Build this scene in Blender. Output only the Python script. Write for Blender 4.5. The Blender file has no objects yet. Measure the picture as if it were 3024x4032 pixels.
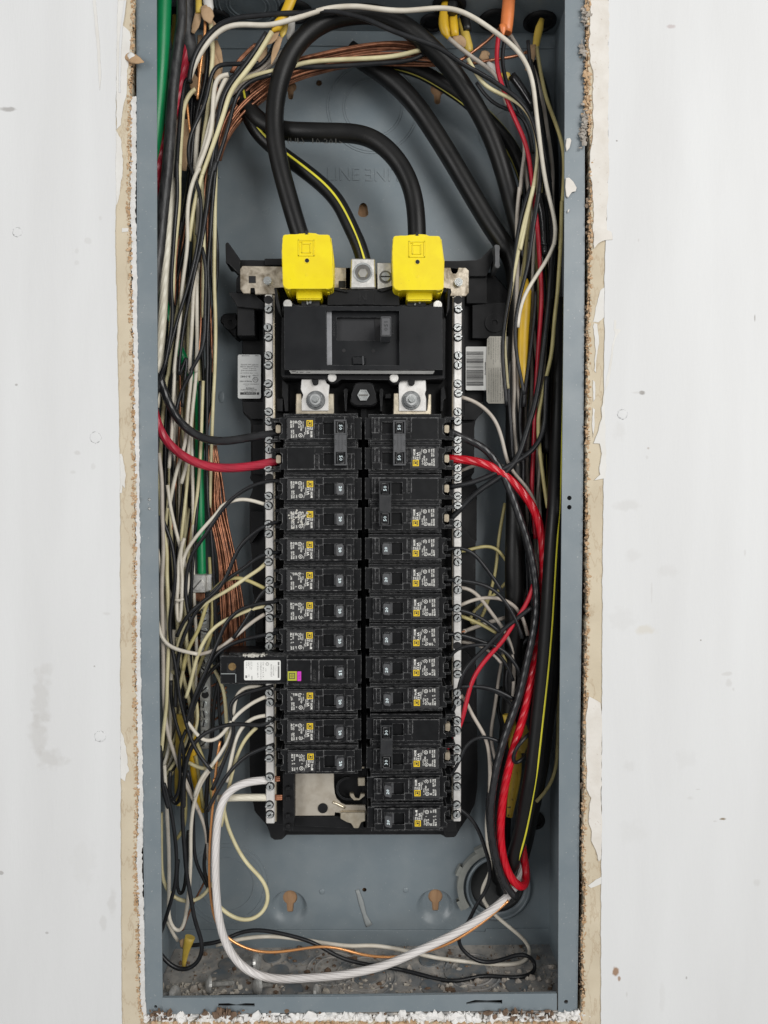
import bpy, bmesh, math, random
from mathutils import Vector, Matrix
from mathutils.geometry import tessellate_polygon
random.seed(7)
R = math.radians
scene = bpy.context.scene
COL = scene.collection

# ------------------------------------------------------------------ camera
# metres; X right, Y into the wall, Z up; Y = 0 is the wall face
FPX = 2844.0                      # focal length in pixels of the 3024 x 4032 frame
CAMD = 0.592
YAW, PITCH = R(1.15), R(1.45)
cd = bpy.data.cameras.new('camera'); cam = bpy.data.objects.new('camera', cd); COL.objects.link(cam)
cam.location = (0, -CAMD, 0); cam.rotation_euler = (R(90) - PITCH, 0, -YAW)
cd.sensor_fit = 'HORIZONTAL'; cd.sensor_width = 36; cd.lens = 36 * FPX / 3024
cd.clip_start = 0.01; cd.clip_end = 50
scene.camera = cam
CM = cam.rotation_euler.to_matrix()

# ------------------------------------------------------------------ light: daylight from windows, no sun on the wall
w = bpy.data.worlds.new('World'); scene.world = w; w.use_nodes = True
bg = w.node_tree.nodes['Background']; bg.inputs[0].default_value = (0.98, 0.985, 1.0, 1); bg.inputs[1].default_value = 0.245
def area(name, loc, target, size, power, color):
    l = bpy.data.lights.new(name, 'AREA'); l.shape = 'RECTANGLE'; l.size, l.size_y = size; l.energy = power; l.color = color
    o = bpy.data.objects.new(name, l); COL.objects.link(o); o.location = loc
    o.rotation_euler = (Vector(target) - Vector(loc)).to_track_quat('-Z', 'Y').to_euler()
    return o
area('window_light', (1.15, -1.75, 0.55), (0, 0, 0), (1.3, 1.5), 28, (1.0, 0.985, 0.96))
area('far_window_light', (-1.7, -1.9, 0.2), (0, 0, 0), (1.0, 1.5), 17, (1.0, 0.99, 0.98))
scene.view_settings.view_transform = 'Standard'; scene.view_settings.look = 'None'
scene.view_settings.exposure = 0.38; scene.view_settings.gamma = 1
scene.cycles.max_bounces = 6

# ------------------------------------------------------------------ measuring the photograph
CROP = {'0': (0, 0, 1.0), 'D': (0, 0, 1659 / 3024)}
for k, x, y in (('A', 400, 0), ('B', 1400, 0), ('C', 400, 1000), ('E', 1400, 1000), ('F', 400, 2000), ('G', 1400, 2000), ('H', 400, 3000), ('I', 1400, 3000)):
    CROP[k] = (x, y, 1.659)
CROP.update({'J': (600, 0, 2.765), 'K': (1600, 0, 2.37), 'L': (600, 600, 2.4575), 'M': (1860, 700, 2.4575), 'N': (600, 2200, 3.1904),
             'O': (600, 2680, 3.1904), 'Q': (1740, 2000, 3.1904), 'S': (1740, 2500, 3.1904), 'U': (1040, 2960, 2.183),
             'V': (860, 900, 2.765), 'X': (1360, 900, 2.765), 'a': (0, 0, 1.097), 'b': (0, 2016, 1.097), 'c': (2200, 0, 1.097),
             'd': (2200, 2016, 1.097), 'e': (480, 3640, 1.843), 'g': (1380, 3640, 1.508)})
def px(c, x, y):
    x0, y0, s = CROP[c]; return x0 + x / s, y0 + y / s
def ray(x, y):
    return CM @ Vector(((x - 1512) / FPX, -(y - 2016) / FPX, -1))
def P(x, y, d):                                   # the point at depth d seen at pixel x, y
    v = ray(x, y); t = (d + CAMD) / v.y
    return Vector((0, -CAMD, 0)) + v * t
def PC(c, x, y, d): return P(*px(c, x, y), d)
def PZ(x, y, z):                                  # the point on a level plane seen at pixel x, y
    v = ray(x, y); return Vector((0, -CAMD, 0)) + v * (z / v.z)

# ------------------------------------------------------------------ materials
MATS = {}
def mat(name, col, rough=0.5, metal=0.0, col2=None, nscale=200.0, namt=0.5, bump=0.0, bscale=400.0, stretch=(1, 1, 1), spec=0.5,
        wear=None, speck=None, twist=None, coat=0.0, rvar=0.1):
    if name in MATS: return MATS[name]
    m = bpy.data.materials.new(name); m.use_nodes = True; nt = m.node_tree; N = nt.nodes; L = nt.links
    b = N['Principled BSDF']; b.inputs['Roughness'].default_value = rough; b.inputs['Metallic'].default_value = metal
    b.inputs['Specular IOR Level'].default_value = spec
    if coat: b.inputs['Coat Weight'].default_value = coat; b.inputs['Coat Roughness'].default_value = 0.15
    tc = N.new('ShaderNodeTexCoord'); mp = N.new('ShaderNodeMapping'); mp.inputs['Scale'].default_value = stretch
    L.new(tc.outputs['Object'], mp.inputs['Vector'])
    def noise(sc, det=5, dist=0.0, r=0.55):
        n = N.new('ShaderNodeTexNoise'); n.inputs['Scale'].default_value = sc; n.inputs['Detail'].default_value = det
        n.inputs['Roughness'].default_value = r; n.inputs['Distortion'].default_value = dist
        L.new(mp.outputs[0], n.inputs['Vector']); return n.outputs['Fac']
    def ramp(src, a, c):
        r = N.new('ShaderNodeMapRange'); r.inputs['From Min'].default_value = a; r.inputs['From Max'].default_value = c; L.new(src, r.inputs['Value']); return r.outputs[0]
    def mix(f, a, c):
        x = N.new('ShaderNodeMix'); x.data_type = 'RGBA'
        if isinstance(f, float): x.inputs[0].default_value = f
        else: L.new(f, x.inputs[0])
        for i, v in ((6, a), (7, c)):
            if isinstance(v, tuple): x.inputs[i].default_value = (*v, 1)
            else: L.new(v, x.inputs[i])
        return x.outputs[2]
    def mul(a, k):
        x = N.new('ShaderNodeMath'); x.operation = 'MULTIPLY'; L.new(a, x.inputs[0])
        if isinstance(k, float): x.inputs[1].default_value = k
        else: L.new(k, x.inputs[1])
        return x.outputs[0]
    cur = col
    if col2: cur = mix(mul(ramp(noise(nscale, 6, 0.3), 0.38, 0.66), float(namt)), col, col2)
    if speck: cur = mix(mul(ramp(noise(speck[1], 2), speck[2], speck[2] + 0.05), speck[3]), cur, speck[0])
    if wear:                                              # rubbed edges
        bv = N.new('ShaderNodeBevel'); bv.samples = 3; bv.inputs['Radius'].default_value = wear[1]
        ge = N.new('ShaderNodeNewGeometry'); dt = N.new('ShaderNodeVectorMath'); dt.operation = 'DOT_PRODUCT'
        L.new(bv.outputs[0], dt.inputs[0]); L.new(ge.outputs['Normal'], dt.inputs[1])
        e = ramp(dt.outputs['Value'], 0.985, 0.80)
        cur = mix(mul(mul(e, ramp(noise(260, 4), 0.36, 0.62)), wear[2]), cur, wear[0])
    if isinstance(cur, tuple): b.inputs['Base Color'].default_value = (*cur, 1)
    else: L.new(cur, b.inputs['Base Color'])
    if rvar:
        r = ramp(noise(nscale * 0.6, 3), 0.3, 0.7); q = N.new('ShaderNodeMapRange'); L.new(r, q.inputs['Value'])
        q.inputs['To Min'].default_value = max(0.02, rough - rvar); q.inputs['To Max'].default_value = min(1, rough + rvar); L.new(q.outputs[0], b.inputs['Roughness'])
    h = None
    if bump:
        h = noise(bscale, 4)
        bp = N.new('ShaderNodeBump'); bp.inputs['Strength'].default_value = min(1, bump); bp.inputs['Distance'].default_value = 0.0006
        L.new(h, bp.inputs['Height']); L.new(bp.outputs[0], b.inputs['Normal'])
    if twist:                                             # strands showing through the jacket: a helix in tube coordinates
        uv = N.new('ShaderNodeTexCoord'); sx = N.new('ShaderNodeSeparateXYZ'); L.new(uv.outputs['UV'], sx.inputs[0])
        ad = N.new('ShaderNodeMath'); ad.operation = 'MULTIPLY_ADD'; ad.inputs[1].default_value = twist[1]; L.new(sx.outputs['Y'], ad.inputs[0])
        u = mul(sx.outputs['X'], float(twist[0])); L.new(u, ad.inputs[2])
        sn = N.new('ShaderNodeMath'); sn.operation = 'SINE'; L.new(mul(ad.outputs[0], 6.28318), sn.inputs[0])
        ab = N.new('ShaderNodeMath'); ab.operation = 'ABSOLUTE'; L.new(sn.outputs[0], ab.inputs[0])
        bp = N.new('ShaderNodeBump'); bp.inputs['Strength'].default_value = twist[2]; bp.inputs['Distance'].default_value = 0.0010
        L.new(ab.outputs[0], bp.inputs['Height']); L.new(bp.outputs[0], b.inputs['Normal'])
    MATS[name] = m; return m

STEEL = mat('grey_blue_enamel', (0.172, 0.208, 0.230), 0.36, 0, (0.205, 0.238, 0.256), 30, 0.9, 0.06, 900, speck=((0.50, 0.50, 0.48), 520, 0.69, 0.5), wear=((0.33, 0.36, 0.38), 0.0008, 0.6))
DUSTY = mat('dusty_enamel', (0.230, 0.238, 0.242), 0.78, 0, (0.560, 0.515, 0.460), 55, 1.0, 0.6, 700, speck=((0.50, 0.48, 0.44), 420, 0.68, 0.5))
PLASTIC = mat('black_plastic', (0.0060, 0.0064, 0.0072), 0.48, 0, (0.0105, 0.0110, 0.0120), 120, 0.8, 0.10, 1500, spec=0.17, wear=((0.34, 0.34, 0.34), 0.0006, 1.0), speck=((0.20, 0.20, 0.19), 900, 0.74, 0.45))
BASEPL = mat('dull_black_plastic', (0.0065, 0.0068, 0.0075), 0.55, 0, (0.012, 0.012, 0.013), 60, 0.8, 0.10, 900, spec=0.22, wear=((0.13, 0.13, 0.13), 0.0006, 0.6))
MAINPL = mat('smooth_black_plastic', (0.0085, 0.0092, 0.0106), 0.38, 0, (0.011, 0.0120, 0.0135), 60, 0.7, 0.04, 2500, spec=0.26, wear=((0.20, 0.20, 0.20), 0.0005, 0.6))
HANDLE = mat('grey_black_plastic', (0.070, 0.072, 0.077), 0.5, 0, (0.080, 0.081, 0.084), 200, 0.6, 0.06, 1500, wear=((0.3, 0.3, 0.3), 0.0004, 0.6))
DARKHOLE = mat('dark_inside', (0.006, 0.006, 0.007), 0.7)
TIN = mat('tinned_metal', (0.76, 0.745, 0.72), 0.36, 0.3, (0.55, 0.52, 0.48), 160, 0.5, 0.12, 600)
BUSM = mat('dull_bus_metal', (0.52, 0.475, 0.40), 0.42, 0.35, (0.38, 0.33, 0.26), 130, 0.6, 0.12, 500)
TARN = mat('tarnished_tin', (0.55, 0.49, 0.40), 0.42, 0.7, (0.19, 0.155, 0.11), 130, 1.0, 0.18, 500)
BRASSY = mat('pale_brass', (0.78, 0.70, 0.55), 0.30, 0.85, (0.55, 0.46, 0.33), 200, 0.6)
ZINC = mat('zinc_screw', (0.58, 0.60, 0.59), 0.25, 0.75, (0.45, 0.47, 0.46), 300, 0.6, 0.08, 900)
ALU = mat('aluminium', (0.72, 0.71, 0.68), 0.42, 0.8, (0.50, 0.49, 0.46), 300, 0.6, 0.15, 900)
COPPER = mat('bare_copper', (0.46, 0.205, 0.115), 0.38, 0.7, (0.20, 0.088, 0.052), 150, 0.9)
BRIGHTCU = mat('bright_copper', (0.88, 0.42, 0.16), 0.24, 0.6, (0.62, 0.28, 0.12), 60, 0.5)
YELLOW = mat('yellow_plastic', (0.86, 0.70, 0.005), 0.42, 0, (0.78, 0.60, 0.006), 60, 0.7, 0.06, 900, spec=0.4, wear=((0.90, 0.80, 0.25), 0.0006, 0.5), speck=((0.42, 0.34, 0.08), 700, 0.72, 0.4))
WK = mat('black_insulation', (0.0105, 0.0110, 0.0125), 0.34, 0, (0.022, 0.023, 0.025), 70, 0.8, 0.08, 500, spec=0.34)
WKB = mat('matte_black_cable', (0.0055, 0.0056, 0.0058), 0.40, 0, (0.0115, 0.0112, 0.0105), 40, 0.7, 0.12, 900, spec=0.30, speck=((0.12, 0.11, 0.09), 800, 0.72, 0.5))
WKT = mat('stranded_black_cable', (0.0135, 0.0138, 0.0150), 0.27, 0, (0.028, 0.028, 0.030), 60, 0.7, twist=(6, 1.1, 0.11), rvar=0.08)
WC = mat('cream_insulation', (0.68, 0.62, 0.38), 0.45, 0, (0.52, 0.45, 0.25), 60, 0.8, 0.05, 600)
WW = mat('white_insulation', (0.70, 0.655, 0.565), 0.45, 0, (0.54, 0.49, 0.40), 60, 0.8, 0.05, 600)
WP = mat('grey_white_insulation', (0.52, 0.47, 0.41), 0.48, 0, (0.40, 0.35, 0.29), 70, 0.8, 0.05, 600)
WY = mat('olive_cream_insulation', (0.47, 0.41, 0.18), 0.45, 0, (0.34, 0.29, 0.12), 70, 0.8, 0.05, 600)
WR = mat('red_insulation', (0.50, 0.012, 0.030), 0.36, 0, (0.38, 0.010, 0.022), 60, 0.7, 0.05, 600)
WRT = mat('stranded_red_cable', (0.56, 0.006, 0.018), 0.26, 0, (0.40, 0.006, 0.014), 60, 0.7, twist=(5, 1.0, 0.36), rvar=0.08)
WRD = mat('dull_red_cable', (0.44, 0.020, 0.045), 0.34, 0, (0.28, 0.020, 0.036), 60, 0.7, twist=(5, 1.0, 0.26), rvar=0.08)
WG = mat('green_insulation', (0.006, 0.255, 0.085), 0.34, 0, (0.004, 0.19, 0.065), 30, 0.6, 0.03, 500)
WWT = mat('stranded_white_cable', (0.74, 0.71, 0.69), 0.33, 0, (0.64, 0.60, 0.57), 40, 0.6, twist=(5, 1.0, 0.36), rvar=0.08)
WWC = mat('stranded_cream_cable', (0.74, 0.70, 0.58), 0.36, 0, (0.64, 0.59, 0.47), 40, 0.6, twist=(5, 1.0, 0.20), rvar=0.08)
STRIPE = mat('yellow_stripe', (0.72, 0.66, 0.04), 0.45, 0, (0.55, 0.50, 0.05), 80, 0.6)
SHEATH = mat('yellow_sheath', (0.70, 0.43, 0.015), 0.40, 0, (0.52, 0.32, 0.02), 50, 0.7, 0.1, 300)
SHEATHP = mat('pale_yellow_sheath', (0.72, 0.52, 0.10), 0.40, 0, (0.52, 0.36, 0.05), 50, 0.7, 0.1, 300)
SHEATHM = mat('marked_yellow_sheath', (0.66, 0.46, 0.05), 0.45, 0, (0.50, 0.34, 0.04), 60, 0.7, 0.1, 300, speck=((0.03, 0.025, 0.02), 170, 0.62, 0.9))
SHEATHW = mat('white_sheath', (0.66, 0.64, 0.60), 0.45, 0, (0.5, 0.48, 0.44), 50, 0.7, 0.1, 300)
ORANGE = mat('orange_sheath', (0.78, 0.24, 0.075), 0.38, 0, (0.62, 0.17, 0.05), 60, 0.7, 0.1, 300)
KRAFT = mat('brown_kraft_paper', (0.46, 0.31, 0.18), 0.85, 0, (0.33, 0.21, 0.115), 120, 0.8, 0.4, 400)
TAPE = mat('black_tape', (0.010, 0.010, 0.011), 0.18, 0, (0.016, 0.016, 0.017), 90, 0.6, 0.6, 140)
PRINTW = mat('white_print', (0.86, 0.85, 0.80), 0.6)
PRINTC = mat('pale_blue_print', (0.78, 0.90, 0.92), 0.6)
PRINTG = mat('grey_print', (0.17, 0.17, 0.165), 0.6)
FAINT = mat('faint_moulded_print', (0.045, 0.045, 0.045), 0.6)
PRINTK = mat('black_print', (0.03, 0.03, 0.032), 0.6)
PRINTY = mat('yellow_print', (0.86, 0.60, 0.01), 0.6)
STICKER = mat('silver_sticker', (0.58, 0.59, 0.58), 0.42, 0.15, (0.50, 0.51, 0.50), 60, 0.5)
STICKW = mat('white_sticker', (0.80, 0.80, 0.77), 0.5, 0, (0.72, 0.72, 0.69), 60, 0.5)
STICKT = mat('tan_sticker', (0.50, 0.48, 0.42), 0.5, 0, (0.42, 0.40, 0.34), 60, 0.5)
WOOD = mat('raw_wood', (0.40, 0.24, 0.13), 0.8, 0, (0.29, 0.165, 0.085), 40, 0.8, 0.2, 200, stretch=(6, 1, 1))
PAPER = mat('tan_drywall_paper', (0.60, 0.525, 0.395), 0.9, 0, (0.52, 0.445, 0.325), 30, 0.8, 0.3, 900, speck=((0.34, 0.26, 0.17), 260, 0.70, 0.35))
GYPSUM = mat('gypsum', (0.80, 0.79, 0.77), 0.95, 0, (0.66, 0.64, 0.60), 120, 0.6, 0.6, 500)
FIBRE = mat('torn_paper_fibre', (0.43, 0.27, 0.14), 0.95, 0, (0.60, 0.44, 0.29), 300, 0.9, 0.8, 900)
PLASTER = mat('plaster_skim', (0.72, 0.69, 0.64), 0.9, 0, (0.63, 0.59, 0.53), 60, 0.8, 0.6, 260, speck=((0.50, 0.42, 0.36), 330, 0.68, 0.5))
PRIMER = mat('primer_smear', (0.71, 0.70, 0.67), 0.85, 0, (0.64, 0.62, 0.58), 50, 0.8, 0.3, 260)
DEBRISB = mat('brown_debris', (0.20, 0.13, 0.085), 0.95, 0, (0.09, 0.06, 0.04), 200, 0.8, 0.6, 600)
DEBRISW = mat('white_debris', (0.62, 0.58, 0.51), 0.95, 0, (0.42, 0.37, 0.30), 200, 0.8, 0.6, 600)
OLIVE = mat('olive_sticker', (0.42, 0.43, 0.035), 0.6)
MAGENTA = mat('magenta_button', (0.62, 0.045, 0.52), 0.5)
HUBPL = mat('grey_green_hub', (0.30, 0.31, 0.285), 0.5, 0, (0.22, 0.23, 0.21), 60, 0.7)

# ------------------------------------------------------------------ objects
WLOC = {}
def wl(o): return WLOC.get(o.name, Vector((0, 0, 0)))
def tag(o, label=None, cat=None, group=None, kind=None):
    if label: o['label'] = label
    if cat: o['category'] = cat
    if group: o['group'] = group
    if kind: o['kind'] = kind
    return o
def thing(name, loc, label, cat, group=None):
    o = bpy.data.objects.new(name, None); COL.objects.link(o); o.empty_display_size = 0.01
    o.location = loc; WLOC[o.name] = Vector(loc); return tag(o, label, cat, group)
def part(name, me, m, parent=None, label=None, origin=None):      # mesh data given in world space
    if parent is not None: L = wl(parent)
    else: L = Vector(origin) if origin is not None else Vector((0, 0, 0))
    me.transform(Matrix.Translation(-L))
    o = bpy.data.objects.new(name, me); COL.objects.link(o); me.name = name
    if m is not None: me.materials.append(m)
    if parent is not None:
        o.parent = parent; WLOC[o.name] = L
    else:
        o.location = L; WLOC[o.name] = L
    if label: o['label'] = label
    return o
def me_of(bm, smooth=False):
    bmesh.ops.recalc_face_normals(bm, faces=bm.faces[:])
    me = bpy.data.meshes.new('m')
    if smooth:
        for f in bm.faces: f.smooth = True
    bm.to_mesh(me); bm.free(); return me
def copy_tree(o, parent=None):
    c = o.copy(); COL.objects.link(c)
    if parent is not None: c.parent = parent
    for ch in list(o.children): copy_tree(ch, c)
    return c

def prism(bm, pts, y0, y1, bevel=0.0, seg=1, taper=0.0):
    """outline pts [(x, z)] from front y0 to back y1, front rim rounded"""
    area2 = sum(pts[i][0] * pts[(i + 1) % len(pts)][1] - pts[(i + 1) % len(pts)][0] * pts[i][1] for i in range(len(pts)))
    if area2 < 0: pts = pts[::-1]
    vf = [bm.verts.new((x, y0, z)) for x, z in pts]; vb = [bm.verts.new((x, y1, z)) for x, z in pts]
    if taper:
        cx = sum(p[0] for p in pts) / len(pts); cz = sum(p[1] for p in pts) / len(pts)
        for v in vf: v.co.x += (cx - v.co.x) * taper; v.co.z += (cz - v.co.z) * taper
    n = len(pts); f0 = bm.faces.new(vf); fs = [f0, bm.faces.new(vb[::-1])]
    for i in range(n): fs.append(bm.faces.new((vf[i], vb[i], vb[(i + 1) % n], vf[(i + 1) % n])))
    if bevel:
        es = list(f0.edges) + [e for e in bm.edges if (e.verts[0] in vf) != (e.verts[1] in vf) and (e.verts[0] in vf or e.verts[1] in vf)]
        bmesh.ops.bevel(bm, geom=list(set(es)), offset=bevel, segments=seg, affect='EDGES', clamp_overlap=True)
def rect(x0, x1, z0, z1): return [(x0, z0), (x1, z0), (x1, z1), (x0, z1)]
def box(bm, x0, x1, z0, z1, y0, y1, bevel=0.0): prism(bm, rect(x0, x1, z0, z1), y0, y1, bevel)
def rrect(x0, x1, z0, z1, r, n=4):
    o = []
    for cx, cz, a in ((x1 - r, z1 - r, 0), (x0 + r, z1 - r, 90), (x0 + r, z0 + r, 180), (x1 - r, z0 + r, 270)):
        for i in range(n + 1): t = R(a + 90 * i / n); o.append((cx + r * math.cos(t), cz + r * math.sin(t)))
    return o
def circ(cx, cz, r, n=20, a0=0): return [(cx + r * math.cos(2 * math.pi * i / n + a0), cz + r * math.sin(2 * math.pi * i / n + a0)) for i in range(n)]
def holed(outs, y0, y1):
    """plate with holes: outs[0] outline, the others holes"""
    bm = bmesh.new(); vl = [[Vector((x, z, 0)) for x, z in o] for o in outs]; flat = [v for o in vl for v in o]
    tris = tessellate_polygon(vl); f = [bm.verts.new((v.x, y0, v.y)) for v in flat]; b = [bm.verts.new((v.x, y1, v.y)) for v in flat]
    for t in tris:
        try: bm.faces.new([f[i] for i in t]); bm.faces.new([b[i] for i in reversed(t)])
        except ValueError: pass
    k = 0
    for o in outs:
        n = len(o)
        for i in range(n):
            j = (i + 1) % n; bm.faces.new((f[k + i], b[k + i], b[k + j], f[k + j]))
        k += n
    return bm
def pp(c, pts, d): return [(v.x, v.z) for v in (PC(c, x, y, d) for x, y in pts)]
def cyl(bm, x, z, r, y0, y1, n=16, bevel=0.0): prism(bm, circ(x, z, r, n), y0, y1, bevel)
def ring(bm, cx, cz, r0, r1, y0, y1, n=40, a0=0.0, a1=360.0):
    full = a1 - a0 >= 359; m = n if full else n + 1
    v = []
    for i in range(m):
        a = R(a0 + (a1 - a0) * i / n); c, s = math.cos(a), math.sin(a)
        v.append([bm.verts.new((cx + r * c, y, cz + r * s)) for r, y in ((r0, y1), (r0, y0), (r1, y0), (r1, y1))])
    for i in range(m if full else m - 1):
        p, q = v[i], v[(i + 1) % m]
        for k in range(4): bm.faces.new((p[k], p[(k + 1) % 4], q[(k + 1) % 4], q[k]))

# text as flat print: outlines turned into faces; cached per string
TXT = {}
BOLD = [0.0]
def text_geo(s0):
    s, key = s0, (s0, BOLD[0])
    if key not in TXT:
        cu = bpy.data.curves.new('t', 'FONT'); cu.body = s; cu.resolution_u = 1; cu.size = 1; cu.offset = BOLD[0]
        o = bpy.data.objects.new('t', cu); COL.objects.link(o); dg = bpy.context.evaluated_depsgraph_get()
        me = bpy.data.meshes.new_from_object(o.evaluated_get(dg))
        vs = [(v.co.x, v.co.y) for v in me.vertices]; fs = [tuple(p.vertices) for p in me.polygons]
        bpy.data.objects.remove(o); bpy.data.curves.remove(cu); bpy.data.meshes.remove(me)
        x0 = min(v[0] for v in vs); x1 = max(v[0] for v in vs); y0 = min(v[1] for v in vs); y1 = max(v[1] for v in vs)
        TXT[key] = ([((x - x0) / (x1 - x0), (y - y0) / (y1 - y0)) for x, y in vs], fs, (x1 - x0) / (y1 - y0))
    return TXT[key]
def text(bm, s, x, z, h, length, y, rot=0, thick=0.0):
    """text of letter height h stretched to length, lower left corner at x, z, turned by rot degrees in the wall plane"""
    vs, fs, asp = text_geo(s); length = length or h * asp; c, sn = math.cos(R(rot)), math.sin(R(rot))
    f = [bm.verts.new((x + u * length * c - v * h * sn, y, z + u * length * sn + v * h * c)) for u, v in vs]
    made = []
    for p in fs:
        try: made.append(bm.faces.new([f[i] for i in p]))
        except ValueError: pass
    if thick:
        r = bmesh.ops.extrude_face_region(bm, geom=made)
        bmesh.ops.translate(bm, vec=(0, -thick, 0), verts=[g for g in r['geom'] if isinstance(g, bmesh.types.BMVert)])

# tubes
def smooth_path(pts, step):
    pts = [Vector(p) for p in pts]; Q = [pts[0] * 2 - pts[1]] + pts + [pts[-1] * 2 - pts[-2]]; out = []; prm = []
    for i in range(1, len(Q) - 2):
        p0, p1, p2, p3 = Q[i - 1], Q[i], Q[i + 1], Q[i + 2]
        t0 = 0; t1 = t0 + max(1e-6, (p1 - p0).length ** .5); t2 = t1 + max(1e-6, (p2 - p1).length ** .5); t3 = t2 + max(1e-6, (p3 - p2).length ** .5)
        n = max(2, int((p2 - p1).length / step + .5))
        for k in range(n):
            t = t1 + (t2 - t1) * k / n
            a1 = p0 * ((t1 - t) / (t1 - t0)) + p1 * ((t - t0) / (t1 - t0)); a2 = p1 * ((t2 - t) / (t2 - t1)) + p2 * ((t - t1) / (t2 - t1)); a3 = p2 * ((t3 - t) / (t3 - t2)) + p3 * ((t - t2) / (t3 - t2))
            b1 = a1 * ((t2 - t) / (t2 - t0)) + a2 * ((t - t0) / (t2 - t0)); b2 = a2 * ((t3 - t) / (t3 - t1)) + a3 * ((t - t1) / (t3 - t1))
            out.append(b1 * ((t2 - t) / (t2 - t1)) + b2 * ((t - t1) / (t2 - t1))); prm.append(i - 1 + k / n)
    out.append(pts[-1]); prm.append(len(pts) - 1.0)
    for _ in range(3):                                     # ease out kinks where traced stretches meet
        out = [out[0]] + [(out[max(0, i - 2)] + out[i - 1] + out[i] * 2 + out[i + 1] + out[min(len(out) - 1, i + 2)]) / 6 for i in range(1, len(out) - 1)] + [out[-1]]
    return out, prm
def frames(path):
    fr = []; last = Vector((1, 0, 0))
    for i, p in enumerate(path):
        t = (path[min(i + 1, len(path) - 1)] - path[max(i - 1, 0)]).normalized()
        n1 = t.cross(Vector((0, 1, 0)))
        if n1.length < 0.25: n1 = last - t * last.dot(t)
        n1.normalize()
        if n1.dot(last) < 0 and i and abs(n1.dot(last)) > 0.9: pass
        last = n1; fr.append((p, n1, n1.cross(t).normalized(), t))
    return fr
def tube_mesh(pts, r, step=0.0035, sides=8, flat=1.0, caps=True):
    path, prm = smooth_path(pts, step); fr = frames(path); V = []; F = []; UV = []; s = 0.0; n = sides
    rr = r if isinstance(r, (list, tuple)) else None; r0 = sum(rr) / len(rr) if rr else r
    for i, (p, n1, n2, t) in enumerate(fr):
        if rr: a = int(min(prm[i], len(rr) - 1.001)); q = rr[a] + (rr[min(a + 1, len(rr) - 1)] - rr[a]) * (prm[i] - a)
        else: q = r
        for k in range(n):
            an = 2 * math.pi * k / n; V.append(p + n1 * (q * math.cos(an)) + n2 * (q * flat * math.sin(an)))
    svals = [0.0]
    for i in range(1, len(path)): svals.append(svals[-1] + (path[i] - path[i - 1]).length / (2 * math.pi * r0))
    for i in range(len(path) - 1):
        for k in range(n):
            F.append((i * n + k, i * n + (k + 1) % n, (i + 1) * n + (k + 1) % n, (i + 1) * n + k))
            UV += [k / n, svals[i], (k + 1) / n, svals[i], (k + 1) / n, svals[i + 1], k / n, svals[i + 1]]
    if caps:
        F.append(tuple(range(n))[::-1]); F.append(tuple((len(path) - 1) * n + k for k in range(n))); UV += [0.0] * (4 * n)
    me = bpy.data.meshes.new('tube'); me.from_pydata([tuple(v) for v in V], [], F)
    ul = me.uv_layers.new(name='UVMap'); ul.data.foreach_set('uv', UV)
    me.polygons.foreach_set('use_smooth', [len(f) == 4 for f in F])
    me.update(); return me, fr
def path_of(s):
    """'A @.03 10,20 30,40 @.05 B 5,6': crops, depths in metres, points"""
    c = 'A'; pend = None; pts = []
    for tk in s.split():
        if tk[0] == '@': pend = float(tk[1:])
        elif ',' in tk:
            x, y = map(float, tk.split(',')); X, Y = px(c, x, y); pts.append([X, Y, pend]); pend = None
        else: c = tk
    ks = [i for i, p in enumerate(pts) if p[2] is not None]
    for i, p in enumerate(pts):
        if p[2] is None:
            lo = [k for k in ks if k < i]; hi = [k for k in ks if k > i]
            if not hi: p[2] = pts[lo[-1]][2]
            elif not lo: p[2] = pts[hi[0]][2]
            else:
                a, b2 = lo[-1], hi[0]; dl = [math.hypot(pts[k + 1][0] - pts[k][0], pts[k + 1][1] - pts[k][1]) for k in range(a, b2)]
                f = sum(dl[:i - a]) / max(1e-6, sum(dl)); f = f * f * (3 - 2 * f); p[2] = pts[a][2] + (pts[b2][2] - pts[a][2]) * f
    res = []
    for x, y, d in pts:
        q = P(x, y, d)
        res.append(PZ(x, y, ZB + .0020) if q.z < ZB + .0020 else q)      # nothing sinks into the floor of the box
    return res
def wire(name, m, r, label, s, cat='wire', group=None, sides=8, step=0.0035, flat=1.0, parent=None):
    pts = path_of(s) if isinstance(s, str) else s
    me, fr = tube_mesh(pts, [q * 0.001 for q in r] if isinstance(r, list) else r * 0.001, step, sides, flat)
    o = part(name, me, m, parent, None, origin=pts[0])
    if parent is None: tag(o, label, cat, group)
    o_fr[o.name] = fr
    return o
o_fr = {}
def stripe(o, r, phi, width=0.0011, m=None):
    """a printed line along a cable, phi degrees round from the side facing out of the wall"""
    a = R(phi); pts = []
    fr = o_fr[o.name]
    for p, n1, n2, t in fr[::3] + [fr[-1]]:
        front = n2 if n2.y < 0 else -n2; side = n1 if n1.x > 0 else -n1
        pts.append(p + (front * math.cos(a) + side * math.sin(a)) * (r * 0.001 - 0.0002))
    me, _ = tube_mesh(pts, width, 0.004, 6, 0.45)
    return part('stripe', me, m or STRIPE, o)
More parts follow.
